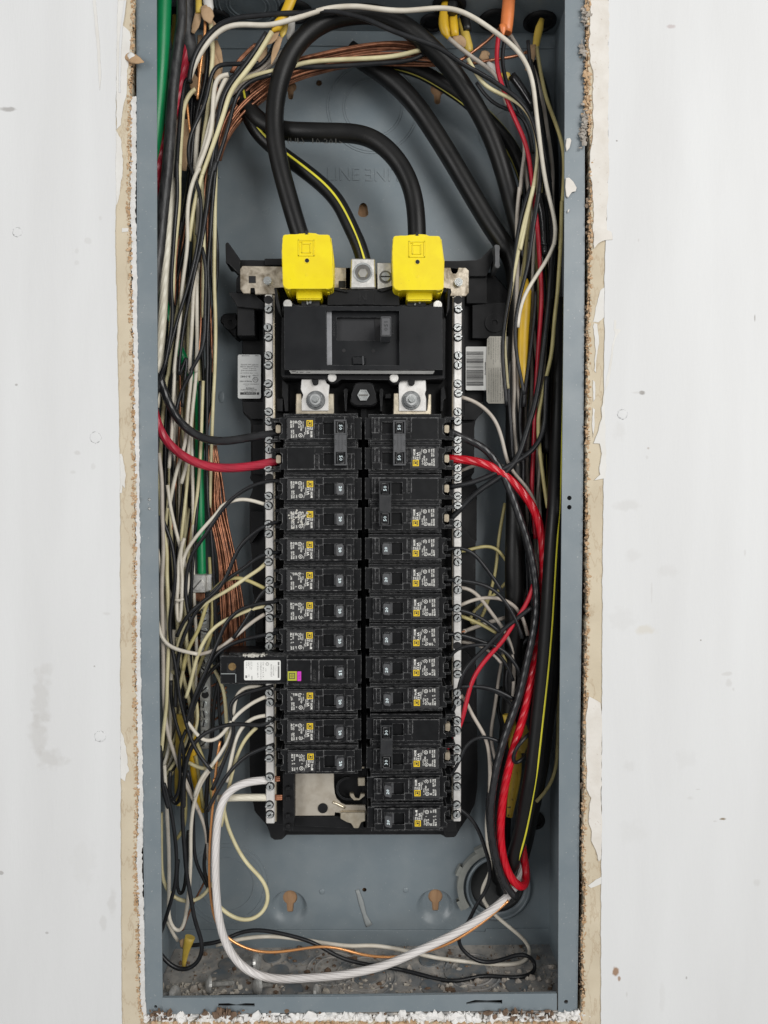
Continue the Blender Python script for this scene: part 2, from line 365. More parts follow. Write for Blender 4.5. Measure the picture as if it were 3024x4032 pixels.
# ------------------------------------------------------------------ the wall round the box
def struct(name, me, m, parent=None): 
    o = part(name, me, m, parent)
    if parent is None: o['kind'] = 'structure'
    return o
def jag(pts, amp, step, rnd, vertical=True, rough=0.5):
    """pixel polyline resampled and roughened, like torn paper"""
    out = []; drift = 0.0
    for i in range(len(pts) - 1):
        (x0, y0), (x1, y1) = pts[i], pts[i + 1]; n = max(1, int(math.hypot(x1 - x0, y1 - y0) / step))
        for k in range(n):
            t = k / n; drift = drift * (1 - rough) + rnd.uniform(-amp, amp) * rough * 1.6
            q = drift + rnd.uniform(-amp, amp) * 0.35
            out.append((x0 + (x1 - x0) * t + (q if vertical else 0), y0 + (y1 - y0) * t + (0 if vertical else q)))
    out.append(pts[-1]); return out
def wallpaint():
    m = mat('white_wall_paint', (0.700, 0.707, 0.706), 0.62, 0, (0.640, 0.643, 0.640), 9, 0.8, 0.30, 420, stretch=(1.6, 1, 0.22), spec=0.3)
    nt = m.node_tree; N = nt.nodes; L = nt.links; b = N['Principled BSDF']; src = b.inputs['Base Color'].links[0].from_socket
    tc = N.new('ShaderNodeTexCoord'); nz = N.new('ShaderNodeTexNoise'); nz.inputs['Scale'].default_value = 120; nz.inputs['Detail'].default_value = 5; L.new(tc.outputs['Object'], nz.inputs['Vector'])
    # marks with their own place on the paint: (pixel x, y, half width, half height, colour, strength)
    G = (0.53, 0.52, 0.50); D = (0.22, 0.20, 0.18)
    marks = [(160, 2760, 42, 130, G, .45), (150, 2890, 45, 90, G, .45), (195, 2990, 62, 50, G, .5), (175, 2640, 40, 30, G, .35), (440, 3560, 20, 62, G, .4), (405, 3640, 16, 36, G, .35),
             (30, 427, 34, 10, D, .55), (302, 1782, 15, 11, G, .5), (284, 1858, 14, 9, G, .35), (365, 1836, 10, 14, G, .3), (418, 2416, 22, 10, G, .4), (300, 985, 10, 16, G, .3), (345, 946, 14, 14, G, .3), (392, 856, 9, 12, G, .35),
             (300, 1032, 10, 12, G, .3), (62, 1514, 6, 5, D, .5), (330, 3400, 60, 120, G, .12), (182, 3676, 7, 5, D, .4), (3, 3440, 10, 8, D, .5), (370, 2625, 4, 4, D, .5),
             (2642, 100, 18, 10, (0.42, 0.33, 0.32), .5), (2528, 1545, 14, 9, D, .75), (2510, 1545, 26, 6, G, .4), (2555, 1765, 9, 8, (0.36, 0.30, 0.26), .6), (2550, 1800, 6, 10, G, .4), (2975, 1253, 3, 16, D, .6), (2430, 552, 5, 4, D, .8),
             (2516, 944, 4, 8, G, .6), (2550, 2480, 60, 22, (0.58, 0.52, 0.40), .35), (2450, 2440, 70, 50, G, .16), (2862, 2655, 26, 10, G, .45), (2875, 2690, 14, 20, G, .4), (2890, 2715, 8, 12, G, .4), (2846, 3227, 16, 7, (0.20, 0.14, 0.06), .9),
             (2818, 3236, 10, 4, G, .5), (2425, 3828, 16, 22, (0.30, 0.17, 0.09), .9), (2440, 3858, 8, 14, (0.30, 0.17, 0.09), .8), (2470, 3920, 6, 14, G, .5), (2705, 3854, 4, 7, D, .5), (2568, 2330, 4, 60, G, .35), (2936, 2180, 6, 20, G, .4),
             (2762, 2522, 4, 4, D, .8), (2490, 2190, 40, 30, G, .2), (2630, 2250, 50, 30, G, .2), (2750, 3110, 14, 5, G, .5), (2720, 3145, 18, 10, G, .3), (2985, 3480, 20, 16, G, .35), (2490, 3280, 60, 60, G, .12), (2610, 3930, 16, 60, G, .15), (2480, 3020, 30, 24, G, .2), (2700, 2990, 60, 40, G, .12), (2470, 1990, 60, 26, G, .3), (2440, 1700, 30, 40, G, .2)]
    cur = src
    for x, y, hw, hh, col, st in marks:
        c = P(x, y, -0.002); sx = 4800.0 / hw; sz = 4800.0 / hh
        s1 = N.new('ShaderNodeVectorMath'); s1.operation = 'SUBTRACT'; L.new(tc.outputs['Object'], s1.inputs[0]); s1.inputs[1].default_value = c
        s2 = N.new('ShaderNodeVectorMath'); s2.operation = 'MULTIPLY'; L.new(s1.outputs[0], s2.inputs[0]); s2.inputs[1].default_value = (sx, 0, sz)
        s3 = N.new('ShaderNodeVectorMath'); s3.operation = 'LENGTH'; L.new(s2.outputs[0], s3.inputs[0])
        ad = N.new('ShaderNodeMath'); ad.operation = 'MULTIPLY_ADD'; L.new(nz.outputs['Fac'], ad.inputs[0]); ad.inputs[1].default_value = 1.9; L.new(s3.outputs['Value'], ad.inputs[2])
        mr = N.new('ShaderNodeMapRange'); mr.inputs['From Min'].default_value = 1.95; mr.inputs['From Max'].default_value = 1.45; mr.inputs['To Max'].default_value = st; L.new(ad.outputs[0], mr.inputs['Value'])
        mx = N.new('ShaderNodeMix'); mx.data_type = 'RGBA'; L.new(mr.outputs[0], mx.inputs[0]); L.new(cur, mx.inputs[6]); mx.inputs[7].default_value = (*col, 1); cur = mx.outputs[2]
    L.new(cur, b.inputs['Base Color']); return m
PAINT = wallpaint()
def stain_lines():
    nt = PAPER.node_tree; N = nt.nodes; L = nt.links; b = N['Principled BSDF']; src = b.inputs['Base Color'].links[0].from_socket
    tc = N.new('ShaderNodeTexCoord'); mp = N.new('ShaderNodeMapping'); mp.inputs['Scale'].default_value = (1, 1, .35); L.new(tc.outputs['Object'], mp.inputs[0])
    n = N.new('ShaderNodeTexNoise'); n.inputs['Scale'].default_value = 38; n.inputs['Detail'].default_value = 6; n.inputs['Roughness'].default_value = .6; L.new(mp.outputs[0], n.inputs['Vector'])
    a = N.new('ShaderNodeMath'); a.operation = 'SUBTRACT'; L.new(n.outputs['Fac'], a.inputs[0]); a.inputs[1].default_value = .53
    c = N.new('ShaderNodeMath'); c.operation = 'ABSOLUTE'; L.new(a.outputs[0], c.inputs[0])
    r = N.new('ShaderNodeMapRange'); r.inputs['From Min'].default_value = .014; r.inputs['From Max'].default_value = .002; r.inputs['To Max'].default_value = .32; L.new(c.outputs[0], r.inputs['Value'])
    x = N.new('ShaderNodeMix'); x.data_type = 'RGBA'; L.new(r.outputs[0], x.inputs[0]); L.new(src, x.inputs[6]); x.inputs[7].default_value = (.33, .22, .12, 1); L.new(x.outputs[2], b.inputs['Base Color'])
stain_lines()
rnd = random.Random(3)
# cut edges of the drywall, in pixels of the photograph
cutL = [(536, -1600), (528, 0), (512, 380), (512, 640), (508, 820), (516, 1100), (520, 1370), (527, 1730), (531, 2016), (532, 2660), (537, 2930), (541, 3150), (533, 3390), (543, 3620), (548, 3930), (556, 3990), (566, 4040)]
cutR = [(2318, -1600), (2316, 0), (2314, 270), (2322, 456), (2330, 640), (2326, 900), (2324, 1000), (2317, 1370), (2313, 1730), (2313, 2016), (2316, 2380), (2309, 2650), (2303, 3030), (2299, 3380), (2303, 3520), (2296, 3750), (2299, 3960), (2285, 4020)]
def wall_sheet(name, pts, y0, y1, m, parent=None, bev=0.0):
    bm = bmesh.new(); prism(bm, pts, y0, y1, bev); return struct(name, me_of(bm), m, parent)
def P2(pts, d): return [(v.x, v.z) for v in (P(x, y, d) for x, y in pts)]
Lj = jag(cutL, 5, 9, rnd); Rj = jag(cutR, 5, 9, rnd)
botY = 4026
wl_ = wall_sheet('wall_left', P2([(-3000, -1600)] + Lj + [(566, 6000), (-3000, 6000)], 0), 0.0, 0.0125, PAPER)
wr_ = wall_sheet('wall_right', P2([(6000, -1600)] + Rj + [(2285, 6000), (6000, 6000)], 0), 0.0, 0.0125, PAPER)
bj = jag([(566, botY), (900, botY + 4), (1300, botY - 2), (1700, botY + 4), (2285, botY)], 5, 9, rnd, False)
wb_ = wall_sheet('wall_bottom', P2(bj + [(2285, 6000), (566, 6000)], 0), 0.0002, 0.0123, PAPER)
wt_ = wall_sheet('wall_top', P2(jag([(-3000, -1600), (6000, -1600)], 3, 40, rnd, False) + [(6000, -3600), (-3000, -3600)], 0), 0.0002, 0.0125, PAPER)
# paint film, standing a little proud, with its ragged edge
pl = [(462, -1600), (462, 0), (456, 400), (456, 780), (453, 900), (456, 1100), (461, 1280), (466, 1560), (470, 1800), (472, 2016), (473, 2700), (474, 3200), (476, 3600), (480, 4034)]
pr = [(2396, -1600), (2396, 0), (2394, 600), (2393, 730), (2388, 900), (2382, 1000), (2381, 1190), (2378, 1550), (2376, 2016), (2373, 2240), (2371, 2660), (2369, 3200), (2368, 3600), (2366, 4034)]
def film(name, pts, d, th, m, parent, label=None):
    o = wall_sheet(name, P2(pts, d), d, d + th, m, parent, 0.0002)
    if label: o['label'] = label
    return o
film('paint_layer', [(-3000, -1600)] + jag(pl, 1.6, 14, rnd) + [(480, 6000), (-3000, 6000)], -0.0009, 0.00085, PAINT, wl_)
film('paint_layer', [(6000, -1600)] + jag(pr, 1.8, 14, rnd) + [(2366, 6000), (6000, 6000)], -0.0009, 0.00085, PAINT, wr_)
def patch(c, pts, m, parent, d=-0.0006, amp=3.0, th=0.00055, name='plaster_patch'):
    q = [px(c, *p) for p in pts]; q = jag(q + [q[0]], amp, 11, rnd)[:-1]
    film(name, q, d, th, m, parent)
# left: thin primer and torn paper face
patch('a', [(455, 0), (540, 0), (532, 110), (565, 140), (560, 240), (548, 330), (552, 400), (530, 460), (520, 540), (503, 560), (500, 200)], PRIMER, wl_, -0.00045, 3, 0.0004)
patch('a', [(400, 0), (412, 0), (430, 180), (436, 330), (430, 390), (420, 220), (406, 60)], PRIMER, wl_, -0.00125, 1, 0.0003, 'paint_ridge')
patch('a', [(536, 0), (546, 0), (530, 120), (522, 240), (520, 400), (513, 400), (515, 180)], PAINT, wl_, -0.0009, 1, 0.0004, 'paint_ridge')
patch('a', [(500, 560), (520, 600), (530, 700), (522, 800), (515, 860), (500, 890), (496, 700)], PRIMER, wl_, -0.0005)
patch('a', [(514, 1960), (525, 1960), (540, 2040), (538, 2110), (528, 2090), (530, 2130), (515, 2130)], PRIMER, wl_, -0.0005)
patch('b', [(519, 940), (535, 980), (548, 1040), (556, 1120), (545, 1130), (540, 1165), (521, 1150)], PRIMER, wl_, -0.0005)
patch('a', [(525, 985), (555, 985), (552, 1000), (527, 1003)], PRIMER, wl_, -0.0004, 1.5, 0.0003)
# right: thick old plaster above, torn white face paper, smears
patch('c', [(216, 0), (140, 0), (138, 120), (128, 200), (150, 330), (148, 420), (152, 520), (140, 640), (140, 760), (150, 880), (150, 1060), (165, 1045), (205, 1035), (214, 800)], PLASTER, wr_, -0.0010, 4, 0.0009)
patch('c', [(152, 1000), (185, 985), (230, 1000), (232, 1035), (200, 1036), (165, 1052), (152, 1075)], PLASTER, wr_, -0.0016, 3, 0.0006)
patch('c', [(199, 1240), (180, 1255), (158, 1330), (148, 1390), (170, 1392), (199, 1365)], PRIMER, wr_, -0.0005, 3)
patch('c', [(150, 1395), (168, 1400), (175, 1470), (165, 1540), (162, 1610), (155, 1600), (160, 1500), (152, 1440)], PRIMER, wr_, -0.0006, 3)
patch('c', [(148, 1640), (160, 1650), (160, 1720), (150, 1735)], PRIMER, wr_, -0.0006, 3)
patch('c', [(148, 1760), (156, 1770), (158, 1850), (150, 1890), (145, 1830)], PRIMER, wr_, -0.0006, 3)
patch('c', [(196, 1700), (186, 1760), (190, 1800), (172, 1860), (150, 1915), (178, 1915), (188, 1960), (176, 2010), (180, 2050), (150, 2075), (205, 2065), (202, 1900)], PRIMER, wr_, -0.0010, 3, 0.0009)
patch('d', [(130, 795), (182, 825), (187, 900), (186, 1180), (180, 1210), (186, 1300), (184, 1500), (175, 1510), (160, 1460), (140, 1420), (145, 1380), (128, 1340), (140, 1235), (122, 1200), (118, 900)], PLASTER, wr_, -0.0010, 3, 0.0009)
patch('d', [(186, 1575), (186, 1605), (140, 1625), (128, 1615), (160, 1590)], PRIMER, wr_, -0.0006, 2)
patch('c', [(240, 1380), (250, 1385), (245, 1420), (272, 1425), (250, 1450), (235, 1500), (225, 1600), (215, 1660), (200, 1690), (205, 1640), (222, 1560), (232, 1480), (246, 1440), (238, 1425)], PRIMER, wr_, -0.00102, 1.2, 0.0003, 'paint_ridge')
# bruised lumps on the paint
for c, x, y, r in (('a', 412, 1890, 24), ('a', 75, 1003, 20), ('b', 432, 970, 24), ('c', 275, 1790, 22)):
    o = PC(c, x, y, -0.0009); bm = bmesh.new(); bmesh.ops.create_icosphere(bm, subdivisions=3, radius=1)
    for v in bm.verts:
        k = 1 + rnd.uniform(-.12, .12); v.co = Vector((o.x + v.co.x * k * r / 5300, o.y + v.co.y * 0.00028, o.z + v.co.z * k * r / 5300))
    struct('paint_lump', me_of(bm, True), PAINT, wl_ if x < 1000 and c in 'ab' else wr_)
# torn fibres and crumbled gypsum along the cut
def crumbs(name, fn, n, sizes, m, parent, seed, flat=1.0, kind='stuff', sub=1):
    r = random.Random(seed); bm = bmesh.new()
    for _ in range(n):
        p, s = fn(r), r.uniform(*sizes) ** 1.0; g = bmesh.ops.create_icosphere(bm, subdivisions=sub, radius=s)
        M = Matrix.Rotation(r.uniform(0, 6.28), 3, Vector((r.uniform(-1, 1), r.uniform(-1, 1), r.uniform(-1, 1) + .01)).normalized())
        e = (r.uniform(.35, 2.0), r.uniform(.4, 1.3) * flat, r.uniform(.35, 2.0))
        for v in g['verts']:
            j = 1 + r.uniform(-.35, .35); q = M @ (v.co * j); v.co = p + Vector((q.x * e[0], q.y * e[1], q.z * e[2]))
    o = part(name, me_of(bm), m, parent); o['kind'] = kind; return o
def along(pl, dx0, dx1, d0, d1):
    L = [0]
    for i in range(len(pl) - 1): L.append(L[-1] + math.hypot(pl[i + 1][0] - pl[i][0], pl[i + 1][1] - pl[i][1]))
    def f(r):
        t = r.uniform(0, L[-1]); i = max(k for k in range(len(L) - 1) if L[k] <= t); u = (t - L[i]) / max(1e-6, L[i + 1] - L[i])
        return P(pl[i][0] + (pl[i + 1][0] - pl[i][0]) * u + r.uniform(dx0, dx1), pl[i][1] + (pl[i + 1][1] - pl[i][1]) * u, r.uniform(d0, d1))
    return f
vis = lambda pl: [p for p in pl if -150 <= p[1] <= 4100]
crumbs('torn_paper_fibre', along(vis(cutL), -10, 5, -0.0008, 0.0012), 2200, (0.0003, 0.0009), FIBRE, wl_, 1, 0.7)
crumbs('torn_paper_fibre', along(vis(cutR), -7, 8, -0.0008, 0.0020), 2200, (0.0003, 0.0010), FIBRE, wr_, 2, 0.7)
crumbs('torn_paper_fibre', along([(570, botY + 6), (2285, botY + 4)], -6, 6, -0.001, 0.002), 420, (0.0006, 0.0018), FIBRE, wb_, 3)
def strip(pl, x0, x1, d0, d1, m, parent, seed, amp, name='gypsum_edge'):
    """a rough ribbon from the paper edge back into the cut"""
    r = random.Random(seed); q = jag(pl, 3, 8, r); bm = bmesh.new(); rows = []; nc = 5
    for x, y in q:
        j = [r.uniform(-amp, amp) for _ in range(nc + 1)]
        rows.append([bm.verts.new(P(x + x0 + (x1 - x0) * k / nc + j[k], y + r.uniform(-2, 2), d0 + (d1 - d0) * k / nc + j[k] * 0.00008)) for k in range(nc + 1)])
    for a, b in zip(rows, rows[1:]):
        for k in range(nc): bm.faces.new((a[k], a[k + 1], b[k + 1], b[k]))
    return part(name, me_of(bm, True), m, parent)
strip([p for p in cutL if p[1] >= 330], 3, 26, 0.0004, 0.0040, GYPSUM, wl_, 5, 2.0)
strip([(528, -200), (526, 0), (520, 330)], 0, 9, 0.0010, 0.0100, FIBRE, wl_, 6, 2.0)
strip(cutR, -2, -10, 0.0010, 0.0110, FIBRE, wr_, 7, 2.5)
crumbs('loose_fibre', along(vis(cutR), -16, -2, 0.002, 0.008), 420, (0.0003, 0.0011), mat('dull_fibre', (0.20, 0.15, 0.11), 0.95, 0, (0.34, 0.26, 0.19), 300, 0.9, 0.6, 800), wr_, 8)
crumbs('gypsum_crumble', lambda r: P(r.uniform(540, 2290), r.triangular(3988, 4034, 4012), r.uniform(0.001, 0.009)), 1500, (0.0006, 0.0030), GYPSUM, wb_, 9, 1.0, sub=1)
crumbs('gypsum_crumble', lambda r: P(r.uniform(2215, 2330), r.triangular(3975, 4012, 3995), r.uniform(0.001, 0.009)), 130, (0.0008, 0.0026), GYPSUM, wr_, 10)
crumbs('brown_debris', lambda r: P(r.choice([r.gauss(880, 40), r.gauss(2060, 60), r.gauss(620, 30), r.uniform(560, 2200)]), r.uniform(3978, 4015), r.uniform(-0.001, 0.004)), 130, (0.0006, 0.0022), DEBRISB, wb_, 11)
r5 = random.Random(77); bm = bmesh.new(); rows = []
for k in range(5):
    rows.append([bm.verts.new(P(545 + i * 11.4, 3984 + k * 13 + r5.uniform(-4, 4), .0105 - k * .0022 + r5.uniform(-.0012, .0012))) for i in range(154)])
for a, b in zip(rows, rows[1:]):
    for i in range(153): bm.faces.new((a[i], a[i + 1], b[i + 1], b[i]))
part('gypsum_edge', me_of(bm, False), GYPSUM, wb_)
# flap of torn paper top left, and dust web top right
fl = part('paper_flap', tube_mesh([PC('a', 540, 235, 0.001), PC('a', 575, 255, -0.003), PC('a', 600, 262, -0.005), PC('a', 622, 268, -0.004)], [0.003, 0.0042, 0.0028, 0.0005], 0.002, 8, 0.25)[0], KRAFT, wl_)
fl = part('paper_flap', tube_mesh([PC('a', 545, 250, 0.0), PC('a', 560, 235, -0.003), PC('a', 590, 250, -0.004)], [0.002, 0.004, 0.001], 0.002, 8, 0.2)[0], PRIMER, wl_)
for x, y, n in ((106, 575, 60), (122, 450, 40), (114, 520, 50), (102, 215, 26), (120, 330, 40), (118, 70, 50), (128, 20, 40), (135, 480, 30)):
    crumbs('torn_paper_clump', lambda r, x=x, y=y: PC('c', x + r.gauss(0, 7), y + r.gauss(0, 24), r.uniform(-.001, .003)), n, (0.0004, 0.0016), mat('grey_lint', (.40, .37, .33), .95, 0, (.26, .22, .18), 300, .8, .6, 800) if n in (60, 26, 50) else FIBRE, wr_, int(x * y), 0.5)
# paint chips stuck on the right flange: flat flakes, things of their own
def chip(c, pts, label):
    bm = bmesh.new(); prism(bm, pp(c, pts, 0.002), 0.0012, 0.0022, 0.0003); o = PC(c, *pts[0], 0.002)
    tag(part('paint_chip', me_of(bm), PLASTER, None, None, o), label, 'paint chip', 'paint chips stuck on the right flange')
chip('c', [(33, 600), (48, 597), (54, 608), (46, 640), (33, 655), (29, 630)], 'small narrow white paint chip high on the right grey flange')
chip('c', [(30, 770), (44, 768), (62, 785), (77, 812), (72, 828), (55, 830), (40, 855), (32, 848), (28, 810)], 'larger folded white paint chip on the right grey flange')
chip('c', [(38, 908), (46, 904), (43, 916), (37, 920)], 'tiny white paint fleck lowest on the right grey flange')
# the wooden framing behind the box closes the cavity
bm = bmesh.new(); box(bm, -1.0, 1.0, -1.2, 1.2, 0.1010, 0.125)
struct('stud_wall', me_of(bm), WOOD)

# ------------------------------------------------------------------ the steel box
ZT = P(1440, 127, 0.095).z; ZB = P(1440, 3723, 0.095).z
FD = 0.0030
eL = [(543, -400), (543.5, 0), (545, 1000), (548, 2000), (566, 3000), (574, 3600), (578, 3992)]
eR = [(2297.5, -400), (2297, 0), (2296, 1000), (2289, 2000), (2277, 3000), (2272, 3600), (2267, 3985)]
iL = [(616, -400), (616.5, 0), (618, 1000), (622, 2000), (630, 3000), (636, 3600), (641, 3992)]
iR = [(2226, -400), (2225, 0), (2222, 1000), (2212, 2000), (2202, 3000), (2199, 3600), (2198, 3985)]
BX = thing('panel_box', P(1420, 3985, 0.095), 'blue grey steel electrical panel box set in the wall opening', 'electrical box')
def bxpart(name, bm, m=STEEL, sm=False, label=None): return part(name, me_of(bm, sm), m, BX, label)
for eo, ei, hl in ((eL, iL, [('a', 645, 2158, 6.2), ('a', 645, 2197, 6.2), ('b', 672, 2137, 6.5)]), (eR, iR, [('c', 46, 2151, 9), ('c', 46, 2191, 9), ('d', 32, 2116, 8.5)])):
    out = P2(eo, FD) + P2(ei, FD)[::-1]
    holes = []
    for c, x, y, r in hl:
        p = PC(c, x, y, FD); holes.append(circ(p.x, p.z, r / 5300 * 1.15, 14))
    bxpart('flange', holed([out] + holes, FD, FD + 0.0014))
    bm = bmesh.new()                       # turned edge, then the wall of the box
    rows = []
    for x, y in eo:
        a = P(x, y, FD); rows.append([bm.verts.new((a.x, d, a.z)) for d in (FD + 0.0004, 0.050, 0.0965)])
    for a, b in zip(rows, rows[1:]):
        for k in range(2): bm.faces.new((a[k], a[k + 1], b[k + 1], b[k]))
    r = bmesh.ops.extrude_face_region(bm, geom=bm.faces[:]); s = 1 if eo is eR else -1
    bmesh.ops.translate(bm, vec=(s * 0.0014, 0, 0), verts=[g for g in r['geom'] if isinstance(g, bmesh.types.BMVert)])
    bxpart('side_wall', bm)
# brushed-on paint dab on the left flange screw marks
XL = P(545, 1000, FD).x; XR = P(2292, 1800, FD).x; XLb = P(577, 3900, FD).x; XRb = P(2268, 3900, FD).x
# back plate with keyholes
def keyhole(c, x, y, r, dy):
    o = PC(c, x, y, 0.0945); k = r / 7000
    return [(o.x + k * math.sin(a) , o.z + k * math.cos(a)) for a in [R(t) for t in range(-150, 151, 20)]] + [(o.x + .42 * k, o.z - 1.9 * k), (o.x + .2 * k, o.z - 2.15 * k), (o.x - .2 * k, o.z - 2.15 * k), (o.x - .42 * k, o.z - 1.9 * k)]
hub = PC('I', 930, 815, 0.0945); HR = 218 / 1.659 / 4140
DISH = [(('H', 1228, 922), ('H', 1220, 965), ('H', 1228, 905)), (('I', 525, 914), ('I', 517, 958), ('I', 525, 897))]
kh = [circ(PC(*b, .095).x, PC(*b, .095).z, 132 / 7000, 40) for a, b, c in DISH] + [keyhole('B', 535, 580, 46, 0), keyhole('A', 1235, 565, 38, 0)]
dk = PC('B', 50, 1370, 0.0945); kh.append([(dk.x + 0.0058 * math.sin(a) * (0.55 + 0.45 * max(0, -math.cos(a)) + .2), dk.z + 0.0068 * math.cos(a)) for a in [2 * math.pi * i / 20 for i in range(20)]])
sm = [('H', 1440, 847, 17), ('I', 58, 838, 15), ('I', 328, 838, 17), ('A', 1420, 540, 20), ('C', 775, 905, 14), ('C', 770, 1460, 12)]
for c, x, y, r in sm[1:2] + sm[3:4]:
    o = PC(c, x, y, 0.0945); kh.append(circ(o.x, o.z, r / 7000, 12))
bk = holed([rect(XLb - .004, XRb + .008, ZB, ZT)] + kh + [circ(hub.x, hub.z, HR, 40)], 0.0950, 0.0964)
back = bxpart('back_plate', bk)
def dimple(c, x, y, r, h, inward=False):
    o = PC(c, x, y, 0.095); bm = bmesh.new(); k = r / 7000; n = 28; rows = []
    for j in range(7):
        t = j / 6; rr = k * (0.34 + 0.66 * t); yy = 0.0949 - h * (1 - t) ** 1.0 * (1 - t * .2)
        rows.append([bm.verts.new((o.x + rr * math.cos(2 * math.pi * i / n), yy, o.z + rr * math.sin(2 * math.pi * i / n))) for i in range(n)])
    for a, b in zip(rows, rows[1:]):
        for i in range(n): bm.faces.new((a[i], a[(i + 1) % n], b[(i + 1) % n], b[i]))
    part('dimple', me_of(bm, True), STEEL, back)
for c, x, y, r in (('H', 1440, 847, 20), ('I', 328, 838, 20), ('C', 785, 935, 22), ('C', 772, 1460, 18), ('A', 770, 1160, 9)):
    o = PC(c, x, y, 0.095); bm = bmesh.new(); bmesh.ops.create_uvsphere(bm, u_segments=14, v_segments=8, radius=1)
    for v in bm.verts: v.co = Vector((o.x + v.co.x * r / 7000, o.y + v.co.y * 0.0010, o.z + v.co.z * r / 7000 * (1.8 if (c, x) == ('C', 785) else 1)))
    part('rivet_bump', me_of(bm, True), STEEL, back)
# keyhole dishes pressed back toward the wood
for ca, cb, ck in DISH:
    oa, ob = PC(*ca, .095), PC(*cb, .095); bm = bmesh.new(); n = 40; rows = []
    for j in range(9):
        t = j / 8; rr = (80 + (132 - 80) * t) / 7000; f = .5 + .5 * math.cos(t * math.pi); cx = oa.x + (ob.x - oa.x) * t; cz = oa.z + (ob.z - oa.z) * t
        rows.append([bm.verts.new((cx + rr * math.cos(2 * math.pi * i / n), .0950 + .0046 * f, cz + rr * math.sin(2 * math.pi * i / n))) for i in range(n)])
    for p, q in zip(rows, rows[1:]):
        for i in range(n): bm.faces.new((p[i], p[(i + 1) % n], q[(i + 1) % n], q[i]))
    part('keyhole_dish', me_of(bm, True), STEEL, back)
    part('keyhole_face', me_of(holed([circ(oa.x, oa.z, 80.4 / 7000, 40), keyhole(*ck, 49, 0)], .0996, .1004)), STEEL, back)
# knockout rings pressed in the back plate
for c, x, y, rs in (('H', 820, 800, (175, 245, 270)), ('D', 805, 232, (58, 63, 92, 97)), ('B', 1010, 850, (130, 175, 215))):
    o = PC(c, x, y, 0.095); s = CROP[c][2] * 4140
    for r in rs:
        bm = bmesh.new(); ring(bm, o.x, o.z, r / s - .00035, r / s + .00035, 0.0945, 0.0952, 56); part('knockout_ring', me_of(bm), STEEL, back)
bm = bmesh.new(); o = PC('D', 708, 389, 0.0946); text(bm, 'LINE', o.x, o.z, 0.0117, 0.0295, 0.0950, 0, 0.0006)
o = PC('D', 861, 364, 0.0946); text(bm, 'LINE', o.x, o.z, 0.0117, 0.0310, 0.0950, 180, 0.0006); part('embossed_lettering', me_of(bm), STEEL, back)
# paint drip, seam lines
part('paint_drip', tube_mesh([PC('I', 10, 835, .0945), PC('I', 40, 920, .0944), PC('I', 55, 1000, .0944), PC('I', 90, 1070, .0944)], [.0018, .0026, .0020, .0034], .003, 8, .25)[0], mat('grey_drip', (0.27, 0.29, 0.29), 0.5), back)
# folded strips at top and bottom of the back, with their notched edge
def strips(y0, y1, notch):
    a = P2([(640, y0), (1150, y0), (1150, y0 + notch), (1560, y0 + notch), (1560, y0), (2230, y0), (2230, y1), (640, y1)], 0.0935)
    bm = bmesh.new(); prism(bm, a, 0.0935, 0.0950, 0.0004); bxpart('folded_strip', bm)
strips(190, 110, -12)
a = P2([(655, 3663), (1780, 3663), (1780, 3672), (1912, 3672), (1912, 3657), (2165, 3657), (2165, 3740), (655, 3740)], 0.0935)
bm = bmesh.new(); prism(bm, a, 0.0935, 0.0950, 0.0004); bxpart('folded_strip', bm)
# top and bottom walls
bm = bmesh.new(); box(bm, XL, XR, ZT, ZT + .0014, FD, 0.0964); bxpart('top_wall', bm)
bm = bmesh.new(); box(bm, XLb - .001, XRb + .001, ZB - .0014, ZB, FD + .0008, 0.0964); floor = bxpart('bottom_wall', bm, DUSTY)
# bottom flange: a lip with two pried slots
bl = P2([(640, 3928), (1400, 3922), (1830, 3914), (2192, 3911), (2192, 3976), (640, 3992)], FD)
def slot(c, pts): return pp(c, pts, FD)
s1 = slot('H', [(762, 1576), (830, 1574), (880, 1582), (940, 1574), (1000, 1575), (1000, 1596), (930, 1594), (880, 1588), (820, 1597), (762, 1594)])
s2 = slot('I', [(722, 1570), (780, 1553), (860, 1556), (958, 1552), (958, 1578), (860, 1571), (790, 1573), (724, 1582)])
bf = bxpart('flange', holed([bl, s1, s2], FD - 0.0004, FD + 0.0010))
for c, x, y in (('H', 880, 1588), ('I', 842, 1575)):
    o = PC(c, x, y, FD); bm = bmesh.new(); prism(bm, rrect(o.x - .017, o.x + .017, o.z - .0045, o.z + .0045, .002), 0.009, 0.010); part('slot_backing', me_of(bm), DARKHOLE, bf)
bm = bmesh.new(); a = P2([(640, 3928), (2192, 3911)], FD); prism(bm, [(a[0][0], a[0][1] - .0012), (a[1][0], a[1][1] - .0012), a[1], a[0]], FD + .0006, FD + .0022); part('lip_return', me_of(bm), STEEL, bf)
bm = bmesh.new(); a = P2([(580, -230), (2260, -230), (2260, -310), (580, -310)], FD + .002); prism(bm, a, FD + .002, FD + .0034); bxpart('flange', bm)
# zinc screw caught in the left flange holes
for y in (2158, 2197):
    o = PC('a', 645, y, FD); bm = bmesh.new(); cyl(bm, o.x, o.z, 0.0013, FD + .0005, FD + .004, 12, .0003); bxpart('flange_screw', bm, ZINC)
